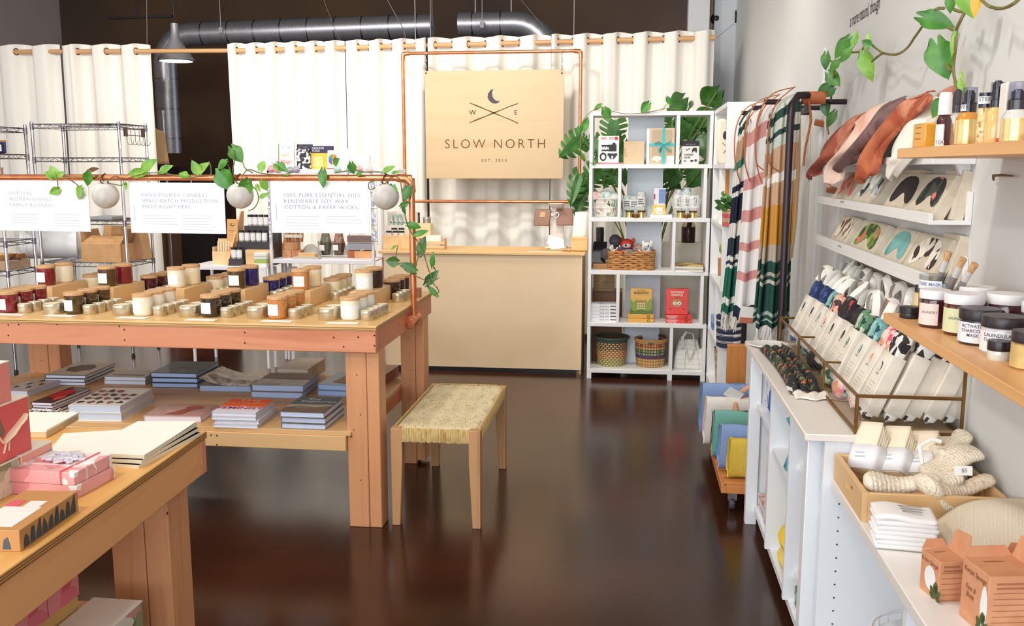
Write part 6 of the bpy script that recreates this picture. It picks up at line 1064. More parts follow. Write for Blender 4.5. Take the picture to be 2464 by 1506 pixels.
for k in range(2): u = thing('patterned_book', f'{["green leaf patterned thick book, lower", "white and red book, upper"][k]} of the near cabinet bay', 'book', (.59, 2.86+.03*k, .0905+.085*k), 0, 'books in the near bay'); build('cover', B().box(0, .24, 0, .29, 0, [.083, .03][k]), [cells(['#4f7a6e', '#dfe6df', '#6f9a86', '#e9efe9'], 40, .5), m('#eeeaea', .5)][k], u, bev=.003); build('picture', B().box(.03, .22, .02, .16, [.083, .03][k], [.0838, .0308][k]), m('#b8404a', .5), u)
q = aX(1945, 1108, .62); solo('pink_item', B().ball((.66, 2.95, .65), .06, 12, (1, .8, .9)), m('#e6a9a0', .5), 'small pink rounded item on the near cabinet shelf', 'ornament')
# ---- near lower unit with its shelf
NZ = .70; NX0 = .596; t = thing('low_white_unit', 'white low shelf unit nearest the camera carrying the wooden tray', 'shelf unit', (NX0, 2.0, 0))
build('top', B(t).box(NX0, CX1, .9, 2.716, NZ-.03, NZ), m('#f1ece6', .35), t, bev=.003); build('side_panel', B(t).box(NX0+.015, CX1, 1.985, 2.01, 0, NZ-.03), CW, t); build('base', B(t).box(NX0+.02, CX1, 2.01, 2.70, .04, .07), CW, t); build('back_panel', B(t).box(CX1-.008, CX1-.002, 2.01, 2.7, .07, NZ-.03), CW, t)
tr = thing('white_basket', 'white wire basket standing inside the near low unit', 'basket', (.76, 2.27, .07)); rr = .14; hh = .37
for k in range(6): build('ring', B(tr).tube([(.76+rr*cos(2*pi*i/36), 2.27+rr*sin(2*pi*i/36), .075+hh*k/5) for i in range(36)], .004, 6, closed=True), m('#f0f0f0', .4), tr)
g = B(tr)
for i in range(24): a = 2*pi*i/24; g.cyl((.76+rr*cos(a), 2.27+rr*sin(a), .072), (.76+rr*cos(a), 2.27+rr*sin(a), .075+hh), .003, n=5)
build('wires', g, m('#f0f0f0', .4), tr); build('liner', B(tr).lathe([(rr-.006, 0), (rr-.006, hh-.02)], (.76, 2.27, .074), 30), m('#eceff2', .7), tr)
# ---- fabric eye pillows lying on the cabinet
FLO = cells(['#1f1f22', '#2b2a2a', '#232326', '#5b6b4a', '#1f1f22', '#c46a4a', '#2a2a2c', '#8a8a66'], 64, .8, weights=[0, .2, .36, .48, .62, .80, .88, .94], warp=.9)
tray_ = aZ(1838, 872, CZ); pw = thing('heat_wrap', 'dark floral quilted wrap with white ends lying on the cabinet', 'wrap', (.585, 3.55, CZ))
def wrap(u, v):
    y = 3.98-.80*u; x = .548+.105*v+.014*sin(u*3); z = CZ+.006+.034*abs(sin(pi*v*3))**.6*(min(1, u*9, (1-u)*9)); return (x, y, z)
build('cloth', B(pw).grid(30, 24, wrap), FLO, pw, solid=.004); build('end_cloth', B(pw).grid(12, 6, lambda u, v: (.555+.115*u, 3.175-.07*v+.012*sin(9*u), CZ+.006+.012*abs(sin(8*u+2*v))*(1-v))), cloth('#f1ece1'), pw, solid=.003); build('tag', B(pw).obox((.548, 3.19, CZ+.02), (.02, .03, .001), (.2, .3, 0)), PAPER, pw)
sa = thing('saucer', 'white oval dish under the far end of the floral wrap', 'dish', (.60, 4.03, CZ)); build('dish', B(sa).lathe([(.05, 0), (.085, .012), (.083, .015), (.05, .005), (0, .005)], (.60, 4.05, CZ), 28), m('#f3f1ec', .25), sa)
# ---- brass and glass box with sleeved masks
gx0, gx1, gy0, gy1, gz, gh, gb = .66, .952, 2.725, 4.15, CZ, .945, 1.195
t = thing('glass_display_box', 'long brass edged glass display box full of sleeved eye pillows', 'display box', (gx0, (gy0+gy1)/2, gz))
BR = mottle(['#7a5a36', '#94703f'], 14, .4, metal=.8)
def bar(a, c, r=.0055): build('brass_edge', B(t).tube([a, c], r, 6), BR, t)
for a, c in (((gx0, gy0, gz+.006), (gx0, gy1, gz+.006)), ((gx1, gy0, gz+.006), (gx1, gy1, gz+.006)), ((gx0, gy0, gz+.006), (gx1, gy0, gz+.006)), ((gx0, gy1, gz+.006), (gx1, gy1, gz+.006)), ((gx0, gy0, gh), (gx0, gy1, gh)), ((gx0, gy0, gh), (gx1, gy0, gh)), ((gx0, gy1, gh), (gx1, gy1, gh)), ((gx1, gy0, gb), (gx1, gy1, gb)), ((gx0, gy0, gz), (gx0, gy0, gh)), ((gx0, gy1, gz), (gx0, gy1, gh)), ((gx1, gy0, gz), (gx1, gy0, gb)), ((gx1, gy1, gz), (gx1, gy1, gb)), ((gx1, 3.62, gz), (gx1, 3.62, gb))): bar(a, c)
for y in (3.68, 3.2): bar((gx0, y, gz), (gx0, y, gh), .0045); bar((gx0, y, gh), (gx0+.07, y, gh), .004)
build('glass', B(t).poly([(gx0, gy0, gz+.01), (gx0, gy1, gz+.01), (gx0, gy1, gh), (gx0, gy0, gh)], .002, (1, 0, 0)), clear(), t); build('glass', B(t).poly([(gx0, gy0, gz+.01), (gx1, gy0, gz+.01), (gx1, gy0, gh), (gx0, gy0, gh)], .002, (0, 1, 0)), clear(), t)
build('glass', B(t).poly([(gx1, gy0, gz+.01), (gx1, gy1, gz+.01), (gx1, gy1, gb), (gx1, gy0, gb)], .002, (1, 0, 0)), clear(), t); build('base', B(t).box(gx0, gx1, gy0, gy1, gz, gz+.004), m('#b59a78', .4), t)
SLV = mottle(['#e9e0d0', '#efe7d9', '#e4dac8'], 9, .75); STRAP = m('#f3efe6', .8)
FABS = {'navy': cells(['#27335f', '#3f5a94', '#dfe2e6', '#2d3a6a'], 40, .8, weights=[0, .45, .8, .88]), 'teal': cells(['#2f7a7a', '#7fb8b4', '#1f4a5a', '#a9d0cc'], 40, .8), 'coral': cells(['#e58a78', '#f0b8a4', '#4a3a3a', '#eac9b4'], 34, .8), 'dark floral': cells(['#2a2527', '#3a3032', '#2a2527', '#b8444a', '#6a7a5a', '#2a2527'], 46, .8, weights=[0, .4, .6, .78, .87, .92]), 'green': cells(['#2f5a46', '#6f9a7a', '#24443a', '#c9d3b8'], 40, .8), 'pink floral': cells(['#f08f94', '#f7c9c0', '#e84f6f', '#f4e3d6', '#e8a07a'], 40, .8), 'black and white': cells(['#efece6', '#2a2426', '#efece6', '#3a3436', '#d9d5ce'], 46, .8, weights=[0, .32, .55, .75, .93], warp=.05)}
def sqb(u):
    k = int(u*12+.5) % 12; return [(1, .96), (.9, 1), (.3, 1), (-.3, 1), (-.9, 1), (-1, .96), (-1, -.96), (-.9, -1), (-.3, -1), (.3, -1), (.9, -1), (1, -.96)][k]
def packet(x, y, lean, fab, lab, L=.25, wy=.105, tx=.042, yaw=0, front=True, bottom_fab=True, head=1):
    Mx = Matrix.Rotation(yaw, 3, 'Z') @ Matrix.Rotation(lean, 3, 'Y'); t = thing('sleeved_mask', lab, 'eye pillow', (x, y, gz+.02), Mx, 'sleeved eye pillows in the glass box')
    build('sleeve', B().grid(12, 3, lambda u, v: (tx/2*sqb(u)[0], wy/2*sqb(u)[1], .028+(L-.065)*v), closed_u=True), SLV, t, solid=.0015, sharp=25)
    F_ = FABS[fab]
    build('pillow', B().grid(18, 24, lambda u, v: ((tx/2-.0045)*(max(0, 1-abs(2*v-1)**10)**.5)*sq(2*pi*u, 1)[0]*(1.25 if v > .8 else 1), (wy/2-.0045)*(max(0, 1-abs(2*v-1)**12)**.5)*sq(2*pi*u, 1)[1]+.004*sin(5*v), (L+.035*head)*v+.005*sin(7*u)), closed_u=True), F_, t)
    if front:
        build('window', B().poly([(-tx/2-.0018, .012*cos(a), L-.085+.018*sin(a)) for a in [2*pi*i/14 for i in range(14)]]), F_, t)
        g = B(); lines(g, frame((-tx/2-.0018, 0, L*.45), (0, -1, 0), (0, 0, 1)), .06, 5, .011, .0016); build('print', g, m('#bdb3a2', .8), t); g = B(); lines(g, frame((-tx/2-.0018, 0, L*.56), (0, -1, 0), (0, 0, 1)), .03, 1, .01, .004); build('print', g, m('#a39883', .8), t)
    for k in range(2):
        a0 = R.uniform(0, 6); h = L+.03*head; r_ = R.uniform(.03, .044); pts = [(.012*k+r_*.8*cos(q*pi/5+a0)*.6, (k-.5)*.05+r_*cos(q*pi/5), h+.026+r_*1.15*sin(q*pi/5)) for q in range(-1, 7)]
        build('strap', B().tube(pts, .014, 6, flat=.14), STRAP, t)
    return t
seq = ['navy', 'navy', 'teal', 'coral', 'dark floral', 'dark floral', 'green', 'teal', 'pink floral', 'black and white']
for k, fb in enumerate(seq):
    y = 4.07-.138*k; w_ = 'end' if k in (0, 9) else 'row'
    packet(.70+.004*(k % 2), y, .42+.03*(k % 3-1), fb, f'cream sleeved {fb} eye pillow, {ORD[k]} from the far end along the glass front', head=1.5 if k in (4, 9) else 1.1)
for k, fb in enumerate(['navy', 'teal', 'coral', 'dark floral', 'green', 'pink floral', 'pink floral', 'dark floral']):
    packet(.80, 4.02-.15*k, .30, fb, f'cream sleeved {fb} eye pillow in the second row, {ORD[k]} from the far end', L=.27, front=False, head=1.2)
for k in range(4): packet(.765+.056*k, 2.80+.012*(k % 2), .40, 'black and white', f'near-end sleeved black and white eye pillow, {ORD[k]} from the front corner', L=.255-.008*k, wy=.06, tx=.05, front=False)
for k, (y, c) in enumerate(((3.3, 'green'), (3.12, 'pink floral'), (3.58, 'dark floral'))): solo('loose_pillow', B().ball((.70, y, gz+.045), .035, 12, (.8, 1.5, 1)), FABS[c], f'{c} cloth roll lying low behind the front glass, {ORD[k]} of three', 'cloth roll')
# ---- picture ledges with boxed sleep masks, top shelf with scarves
LW = m('#f3f2f0', .4)
def ledge(lab, zb, lip, y0=2.82, y1=4.46, x0=.852):
    t = thing('wall_ledge', lab, 'ledge', (x0, (y0+y1)/2, zb)); build('base', B(t).box(x0, .969, y0, y1, zb, zb+.012), LW, t, bev=.001); build('lip', B(t).box(x0, x0+.012, y0+.001, y1, zb+.012, lip), LW, t, bev=.001); build('back_panel', B(t).box(.957, .969, y0, y1, zb+.012, zb+.095), LW, t, bev=.001); return t
l1 = ledge('upper white picture ledge with four boxed sleep masks', 1.435, 1.468); l2 = ledge('lower white picture ledge above the glass box', 1.248, 1.292)
for l, y, z in ((l1, 4.0, 1.455), (l2, 4.0, 1.274)): g = B(l); lines(g, frame((.851, y-.05, z), (0, -1, 0), (0, 0, 1)), .07, 1, .01, .008, .1); build('print', g, m('#a9abb0', .7), l)
MK = [(-.085, -.028), (-.082, .0), (-.070, .026), (-.048, .042), (-.02, .048), (.02, .048), (.048, .042), (.070, .026), (.082, .0), (.085, -.028), (.076, -.044), (.058, -.046), (.036, -.036), (.014, -.016), (0, -.010), (-.014, -.016), (-.036, -.036), (-.058, -.046), (-.076, -.044)]
def maskbox(y0, y1, zb, mat, lab, lean=.48, x=.868, back=False):
    w = y0-y1; h = .145; t = thing('mask_box', lab, 'mask box', (x, (y0+y1)/2, zb), Matrix.Rotation(lean, 3, 'Y'), 'boxed sleep masks on the ledges')
    build('box', B().box(0, .034, -w/2, w/2, 0, h), KRAFT, t, bev=.0015)
    if mat:
        s_ = w/.21; build('mask', B().poly([(-.0012, -a*s_, .085+b_*1.05) for a, b_ in MK][::-1]), mat, t); g = B(); lines(g, frame((-.001, 0, .022), (0, -1, 0), (0, 0, 1)), .06, 1, .01, .003); build('print', g, m('#c7b9a2', .7), t)
PK2 = cells(['#f29a94', '#f6c3b4', '#e8706a', '#b9b48a'], 40, .7)
for (a, c, mt, lab) in ((4.27, 3.94, PK2, 'boxed coral floral sleep mask, farthest on the upper ledge'), (3.90, 3.53, cells(['#dfe3e0', '#9fb0a8', '#f0efe9', '#3a3836', '#c9d0cb'], 30, .7), 'boxed pale grey leaf sleep mask, second on the upper ledge'), (3.42, 3.12, m('#2c2528', .7), 'boxed plain black sleep mask on the upper ledge'), (3.115, 2.86, cells(['#2b2b2c', '#4a4f46', '#2b2b2c', '#e0807a', '#5a6256'], 36, .7, weights=[0, .35, .6, .82, .9]), 'boxed black floral sleep mask, nearest on the upper ledge')): maskbox(a, c, 1.449, mt, lab)
for (a, c, mt, lab) in ((4.28, 4.0, cells(['#e9e0d0', '#7a5a44', '#efe7d9', '#a38a76'], 34, .7), 'boxed brown feather print sleep mask, farthest on the lower ledge'), (3.91, 3.54, cells(['#5f7f3c', '#a3b05a', '#3f5a2c', '#e0756a', '#7f9a4a'], 30, .7), 'boxed green jungle print sleep mask on the lower ledge'), (3.44, 3.175, mottle(['#5fa3a3', '#7fbcb8', '#4a8f92'], 9, .5), 'boxed teal velvet sleep mask on the lower ledge'), (3.155, 2.85, cells(['#efe8da', '#3a2e2c', '#efe8da', '#d9c9b0', '#5a4640'], 40, .7, weights=[0, .5, .62, .85, .93]), 'boxed black and cream geometric sleep mask, nearest on the lower ledge')): maskbox(a, c, 1.262, mt, lab)
maskbox(3.47, 3.2, 1.449, None, 'plain kraft mask box tucked behind on the upper ledge', .2, .915); maskbox(3.0, 2.84, 1.449, None, 'plain kraft mask box leaning at the near end of the upper ledge', .2, .918); maskbox(2.98, 2.83, 1.262, None, 'plain kraft mask box leaning at the near end of the lower ledge', .2, .918)
t = thing('wall_shelf', 'white wall shelf carrying the draped dyed scarves', 'shelf', (.855, 3.6, 1.605)); build('board', B(t).box(.852, .969, 2.82, 4.44, 1.607, 1.632), LW, t, bev=.002); build('bracket', B(t).poly([(.93, 2.86, 1.607), (.969, 2.86, 1.607), (.969, 2.86, 1.535), (.955, 2.86, 1.55)], .02, (0, 1, 0)), LW, t)
solo('hook', B().tube([(.962, 2.66, 1.565), (.95, 2.63, 1.577), (.945, 2.56, 1.579), (.95, 2.50, 1.577)], [.003, .004, .0035, .002], 6), m('#6a4a2c', .6), 'small brown twig hook on the wall below the wooden shelf', 'hook')
def scarf(lab, path, cols, pos_=None, ph=0):
    P_ = [(q, hw*q.y**2/(2235*x)) for px, py, x, hw in path for q in [aX(px, py, x)]]; n = len(P_)
    t = thing('silk_scarf', lab, 'scarf', P_[-1][0]); pts = smooth([(*p, w) for p, w in P_]); N = len(pts)-1
    def fn(u, v):
        i = min(N-1, int(v*N)); f = v*N-i; a, c = pts[i], pts[i+1]; q = [a[k]+(c[k]-a[k])*f for k in range(4)]; s_ = (u-.5)*2; w = q[3]
        rp = sin(u*9+ph+v*2)*.5+sin(u*17+v*5+ph)*.28
        return (q[0]-.026*rp*min(1, w*6)-.03*(1-s_*s_), q[1]-s_*w*(.74+.16*sin(v*11+ph+s_*1.5))+.012*sin(v*9+ph), q[2]+s_*w*.12+.006*sin(u*13+ph))
    build('cloth', B(t).grid(26, 40, fn), mottle(cols, 6, .75, pos=pos_, detail=4, dist=.6), t, sharp=180, solid=.002)
scarf('rust brown dyed scarf, leftmost on the top wall shelf', [(2066, 284, .945, 16), (2040, 312, .915, 34), (2012, 350, .88, 38), (1988, 385, .845, 30), (1968, 412, .838, 20), (1962, 428, .838, 14)], ['#b5654a', '#9a4a38', '#d99a7a'])
scarf('pale peach dyed scarf, second on the top wall shelf', [(2114, 262, .945, 20), (2092, 290, .915, 52), (2066, 330, .885, 58), (2040, 372, .848, 40), (2016, 405, .838, 26), (2008, 445, .838, 14)], ['#f2c3ae', '#f7dccb', '#e8a08a'], ph=1)
scarf('plum grey dyed scarf, third on the top wall shelf', [(2164, 246, .94, 18), (2140, 268, .915, 42), (2108, 315, .875, 60), (2076, 360, .85, 46), (2048, 390, .84, 34), (2030, 408, .838, 14)], ['#6a4f52', '#8a6a68', '#54393f'], ph=2)
scarf('bright rust dyed scarf, fourth on the top wall shelf', [(2240, 230, .94, 18), (2200, 246, .915, 34), (2164, 290, .88, 70), (2132, 340, .86, 66), (2104, 384, .842, 36), (2092, 424, .838, 24), (2086, 432, .838, 18)], ['#b9573a', '#d07a55', '#a5482f', '#e0a07c'], ph=3)
scarf('cream scarf with faint script and mauve tip beside the bottle shelf', [(2258, 240, .945, 18), (2236, 268, .915, 52), (2212, 320, .88, 64), (2190, 368, .852, 46), (2170, 395, .842, 26), (2158, 428, .838, 8)], ['#efe6d8', '#f3ece0', '#e0d3c4', '#b98f88'], [.3, .5, .62, .8], ph=4)
b = B(); b.tube([aX(2262, 232, .94), aX(2290, 222, .945), aX(2304, 214, .95)], [.012, .02, .012], 8); solo('cloth_twist', b, cloth('#c48a76'), 'twisted dusty pink cloth end behind the spray bottles', 'cloth')
for px, py, l in ((1972, 296, 'small brown wooden peg on the wall under the hanging vine'), (2002, 457, 'small brown wooden peg at the upper ledge far end')):
    p = aX(px, py, .95); solo('wooden_peg', B().obox(p, (.05, .03, .03), (.3, .2, 0)), wood('#a8683c', '#8d5230', 'X', 2), l, 'peg', bev=.004)
# ---- wooden wall shelves
WD = wood('#ecb478', '#dc9f60', 'Y', .6, .4)
def wshelf(lab, z0, z1, y1, y0=.95): t = thing('wooden_shelf', lab, 'shelf', (.70, y1, z0)); build('board', B(t).box(.70, .969, y0, y1, z0, z1), WD, t, bev=.002); return t
US = 1.648; wshelf('upper honey wood wall shelf holding spray bottles', 1.622, US, 2.625); LS = 1.2; wshelf('lower honey wood wall shelf holding dark jars', 1.175, LS, 2.66)
def bottle(name, lab, cat, px, X, Z, parts, group=None):
    y = aX(px, 350, X).y if Z > 1.5 else px; t = thing(name, lab, cat, (X, y, Z), R.uniform(-.3, .3) if name != 'carton_box' else 0, group)
    for nm, prof, mt in parts: build(nm, B().lathe(prof, (0, 0, 0), 22, cap=True), mt, t)
    return t
AMB = m('#4a1f22', .12, 0, .7); BLK = m('#28242c', .25, 0, .3); GOLD = mottle(['#d9b86a', '#efd79a', '#c79a4a'], 10, .2, metal=.35); OIL = m('#d9902f', .12, 0, .8); AMBL = m('#e9c27a', .15, 0, .6); CLR = m('#d8d4cc', .15, 0, .6)
def lbl(t, r, z0, z1, mt, a0=-1.2, a1=1.2, txt=None, sz=.012, rows=0, ink='#6b6b70', turn=-2.2):
    """paper label wrapped on the side that faces the room"""
    o = build('label', B().grid(12, 1, lambda u, v: ((r+.0008)*cos(turn+a0+(a1-a0)*u), (r+.0008)*sin(turn+a0+(a1-a0)*u), z0+(z1-z0)*v)), mt, t)
    def bend(q):
        k = t.matrix_basis.inverted() if False else I4
        for v in q.data.vertices: a = turn+v.co.x/r; rr_ = r+.0016; v.co = Vector((rr_*cos(a), rr_*sin(a), v.co.y))
        return q
    if txt: q = text(txt, sz, t.matrix_basis @ Matrix.Translation((0, z1-(z1-z0)*.4, 0)), m(ink, .7), t, sx=.95, thin=.005); bend(q)
    if rows: g = B(); lines(g, Matrix.Translation((0, z1-(z1-z0)*(.25 if not txt else .75), 0)), r*(a1-a0)*.7, rows, .0075, .0016); q = build('print', g, m('#a5a5a8', .8), t); bend(q)
    return o
t = thing('amber_box', 'clear amber soap box at the far end of the upper wooden shelf', 'box', (.745, 2.57, US)); build('box', B(t).box(.73, .80, 2.50, 2.60, US, US+.062), m('#e3a33c', .15, 0, .5), t, bev=.004); g = B(t); lines(g, frame((.7292, 2.55, US+.05), (0, -1, 0), (0, 0, 1)), .05, 3, .014, .003); build('print', g, m('#b5761f', .6), t)
t = bottle('serum_bottle', 'dark amber bottle with white cap on the upper wooden shelf', 'bottle', 2268, .76, US, [('bottle', [(.0165, 0), (.0175, .004), (.0175, .065), (.012, .078)], AMB), ('cap', [(.0165, .078), (.015, .125), (.013, .132), (0, .132)], m('#eeedf0', .35))]); lbl(t, .0175, .0, .055, m('#f1efec', .7), -1.0, .5, None, 0, 5); lbl(t, .0178, .002, .017, m('#f6f5f3', .7), -.9, .6, 'TER', .013)
t = bottle('dropper_bottle', 'clear bottle with black rubber dropper behind the white capped one', 'bottle', 2297, .83, US, [('bottle', [(.024, 0), (.025, .005), (.025, .07), (.012, .085), (.012, .092)], CLR), ('collar', [(.0165, .09), (.0165, .108)], BLK), ('dropper', [(.010, .108), (.0115, .125), (.009, .145), (.003, .15)], m('#3a373b', .6))]); lbl(t, .025, .0, .06, m('#efedea', .7), -1.0, 1.0, 'TER', .012, 4)
t = bottle('spray_bottle', 'gold labelled oil spray bottle with clear cap, upper wooden shelf', 'bottle', 2325, .775, US, [('bottle', [(.0245, 0), (.026, .005), (.026, .076), (.016, .09)], OIL), ('pump', [(.0165, .09), (.0165, .115), (.012, .118), (.012, .14), (.007, .148)], BLK), ('pump_head', [(.009, .1), (.011, .118), (.011, .138), (.006, .146)], BLK), ('clear_cap', [(.0172, .112), (.0165, .155), (0, .156)], clear('#d9d9e4', .5))]); lbl(t, .026, .006, .07, GOLD, -1.5, 1.6); lbl(t, .0170, .093, .11, m('#f1f0ee', .7), -.9, .3, 'TER', .012); t.scale.z = .86
t = bottle('roller_bottle', 'slim gold flecked roller bottle with black cap, upper wooden shelf', 'bottle', 2363, .765, US, [('bottle', [(.0135, 0), (.0142, .004), (.0142, .075), (.0105, .082)], mottle(['#b9782f', '#f3dca0', '#8a5520'], 70, .15)), ('cap', [(.0135, .08), (.0135, .112), (0, .113)], BLK)]); lbl(t, .0138, .088, .104, m('#f1f0ee', .7), -1.2, 1.0, 'STER', .012)
t = bottle('spray_bottle', 'pale gold bottle with tall violet tinted spray cap, upper wooden shelf', 'bottle', 2391, .775, US, [('bottle', [(.0195, 0), (.0205, .004), (.0205, .074), (.013, .085)], AMBL), ('pump', [(.014, .085), (.014, .1), (.009, .105)], BLK), ('pump_head', [(.009, .1), (.011, .118), (.011, .138), (.006, .146)], BLK), ('clear_cap', [(.0145, .1), (.0140, .142), (.0, .143)], clear('#d9d9e4', .5))]); t.scale.z = .92
t = bottle('cleanser_bottle', 'squat black lidded golden bottle behind the violet capped spray', 'bottle', 2398, .80, US, [('bottle', [(.018, 0), (.019, .004), (.019, .07), (.014, .08)], AMBL), ('cap', [(.0175, .08), (.0175, .118), (0, .118)], BLK)]); lbl(t, .0178, .09, .108, m('#f1f0ee', .7), -1.0, 1.0, 'STER', .013)
t = thing('carton_box', 'tall narrow white carton standing on the upper wooden shelf', 'box', (.78, 2.09, US)); build('box', B(t).box(.765, .80, 2.085, 2.12, US, US+.125), m('#efe9e2', .5), t, bev=.002); build('stripe', B(t).box(.7645, .801, 2.0845, 2.121, US, US+.012), m('#c9512f', .5), t)
t = bottle('spray_bottle', 'large clear cleanser spray bottle at the right photo edge', 'bottle', 2440, .775, US, [('bottle', [(.0265, 0), (.0275, .005), (.0275, .072), (.018, .092)], CLR), ('pump', [(.019, .09), (.019, .116), (.013, .12), (.013, .14)], BLK), ('pump_head', [(.009, .1), (.011, .118), (.011, .138), (.006, .146)], BLK), ('clear_cap', [(.0185, .118), (.0178, .165), (0, .166)], clear('#d9d9e4', .5))]); lbl(t, .0275, .006, .066, GOLD, -1.4, 1.4); t.scale.z = .74
t = bottle('cleanser_bottle', 'round shouldered bottle with cream label behind the large spray', 'bottle', 2462, .80, US, [('bottle', [(.026, 0), (.027, .005), (.027, .085), (.014, .108)], CLR), ('cap', [(.012, .108), (.012, .12), (0, .121)], CLR)]); lbl(t, .027, .02, .085, m('#e6dcae', .6), -1.3, 1.3, 'CLEANSER', .0115, 2, '#5a4a1c'); t.scale.z = .85
# lower shelf jars: (x, y) on the board
def jar(lab, x, y, r, h, lid_h, body, lid, group, lb=None):
    t = thing('cosmetic_jar', lab, 'jar', (x, y, LS), 0, group); build('jar', B().lathe([(r*.93, 0), (r, .005), (r, h-.006), (r*.93, h)], (0, 0, 0), 30), body, t); build('lid', B().lathe([(r*1.02, h-.002), (r*1.03, h), (r*1.03, h+lid_h-.002), (r*1.0, h+lid_h), (0, h+lid_h)], (0, 0, 0), 30), lid, t)
    if lb: lbl(t, r, *lb)
    return t
WL = m('#f2f0f1', .35); BLID = mottle(['#2a2226', '#3a3034'], 6, .35); GLID = m('#8f8a90', .25, .4)
jar('dark red jar with pink label and white lid, far left of the lower shelf', .765, 2.44, .036, .075, .02, AMB, WL, 'white lidded dark jars', (.008, .062, m('#f2dcd2', .7), -.9, .6, 'LAUNDRY', .009, 2))
jar('dark red jar with green label and white lid on the lower shelf', .80, 2.335, .044, .078, .022, m('#5a2418', .12, 0, .7), WL, 'white lidded dark jars', (.008, .066, m('#dfe2b4', .7), -1.1, .5, 'LAUNDRY', .0095, 2))
jar('dark red jar with white lid behind the green labelled one', .875, 2.47, .042, .078, .022, AMB, WL, 'white lidded dark jars'); jar('dark red jar with white lid, centre of the lower shelf back', .90, 2.345, .044, .078, .022, AMB, WL, 'white lidded dark jars', (.008, .05, m('#e9dfe0', .7), -.4, .6)); jar('dark red jar with white lid at the right photo edge', .925, 2.2, .044, .078, .022, AMB, WL, 'white lidded dark jars')
jar('charcoal mask jar with dark lid in front of the green labelled jar', .795, 2.215, .043, .06, .022, m('#3a3138', .15, 0, .6), BLID, 'dark lidded mask jars', (.006, .052, m('#eeedf2', .6), -1.2, 1.0, 'ACTIVATED\nCHARCOAL\nMASK', .0105, 0, '#3b3742'))
jar('second mask jar with dark lid and white label, nearer the camera', .805, 2.105, .043, .06, .022, m('#cfcac6', .15, 0, .6), BLID, 'dark lidded mask jars', (.006, .05, m('#f1f0f2', .6), -1.2, 1.0, 'CALENDULA\nCLARIFYING\nMASK', .0105, 0, '#3b3742'))
jar('dark jar with glossy grey lid behind the mask jars', .905, 2.20-.08, .043, .06, .02, AMB, GLID, 'grey lidded jars'); jar('dark jar with glossy grey lid nearest the right edge', .90, 2.02, .043, .06, .02, AMB, GLID, 'grey lidded jars')
jar('tiny clear jar with black lid at the shelf front', .772, 2.03, .0225, .022, .018, m('#d9d8cc', .12, 0, .7), m('#241f22', .3), 'small jars')
jar('gold labelled jar with dark lid at the lower shelf right', .80, 1.945, .036, .056, .02, m('#a9864f', .15, 0, .6), BLID, 'gold jars', (.004, .05, GOLD, -1.6, 1.6))
t = thing('black_tin', 'small black screw tin at the far corner of the lower shelf', 'tin', (.745, 2.575, LS)); build('tin', B(t).lathe([(.024, 0), (.025, .002), (.025, .014), (.0245, .015), (.026, .016), (.026, .030), (.023, .031), (0, .0305)], (.745, 2.575, LS), 28), m('#2a2729', .35), t)
t = thing('glass_tumbler', 'clear glass tumbler of corked tubes with a price strip, lower shelf', 'glass', (.80, 2.545, LS)); build('glass', B(t).lathe([(.040, 0), (.042, .004), (.044, .12), (.0425, .12), (.040, .008), (0, .008)], (.80, 2.545, LS), 32, cap=False), clear('#eef0f0', .3), t)
lbl(t, .0442, .085, .108, m('#f4f4f6', .6), -1.1, .5, 'TUBE MASKS $7', .0125, 0, '#6a7aa8', -2.1)
for k, (dx, dy, lx, ly) in enumerate(((-.012, .015, .03, -.035), (.004, -.006, .035, -.075), (.012, -.018, .05, -.10))):
    u = thing('test_tube', f'corked glass tube of grey powder in the tumbler, {ORD[k]} from left', 'tube', (.80+dx, 2.545+dy, LS+.012), group='corked tubes in the tumbler'); a = Vector((.80+dx, 2.545+dy, LS+.014)); d = Vector((lx, ly, .17)).normalized()
    build('glass', B(u).tube([a, a+d*.12], .0085, 12), m('#8a8280', .1, 0, .8), u); build('powder', B(u).tube([a+d*.12, a+d*.15], .0084, 12), m('#cfccc9', .1, 0, .8), u); build('cork', B(u).tube([a+d*.15, a+d*.175], [.0078, .0095], 12), CORK, u); g = B(u); lines(g, frame(a+d*.085+Vector((-.0072, -.0058, 0)), d, Vector((-.6, .7, .1)).cross(d)), .045, 1, .01, .006, .1); build('print', g, m('#e9e6e4', .7), u)
t = thing('sample_vial', 'tiny gold printed bottle with dark cap beside the tumbler', 'bottle', (.775, 2.60, LS)); build('bottle', B(t).lathe([(.011, 0), (.011, .06), (.008, .066)], (.775, 2.61, LS), 14), AMBL, t); build('cap', B(t).lathe([(.0105, .066), (.0105, .085), (0, .086)], (.775, 2.61, LS), 14), BLK, t)
# ---- wooden tray of bath linens on the near unit
tx0, tx1, ty0, ty1, tz = .600, .952, 2.365, 2.70, NZ; TW = wood('#e3b983', '#d8a869', 'X', 1); TWY = wood('#e6bd88', '#d8a869', 'Y', 1)
t = thing('wooden_tray', 'blond wooden tray with hand hole holding napkins and sisal mitts', 'tray', (tx0, 2.53, tz)); th = .078
def plank(u0, u1): return build('end_panel', B(t).box(tx0, tx0+.014, u0, u1, tz, tz+th), TWY, t, bev=.002)
build('end_panel', B(t).box(tx0, tx0+.014, ty0, 2.47, tz, tz+th), TWY, t, bev=.001); build('end_panel', B(t).box(tx0, tx0+.014, 2.545, ty1, tz, tz+th), TWY, t, bev=.001); build('end_panel', B(t).box(tx0, tx0+.014, 2.47, 2.545, tz, tz+.03), TWY, t); build('end_panel', B(t).box(tx0, tx0+.014, 2.47, 2.545, tz+.055, tz+th), TWY, t)
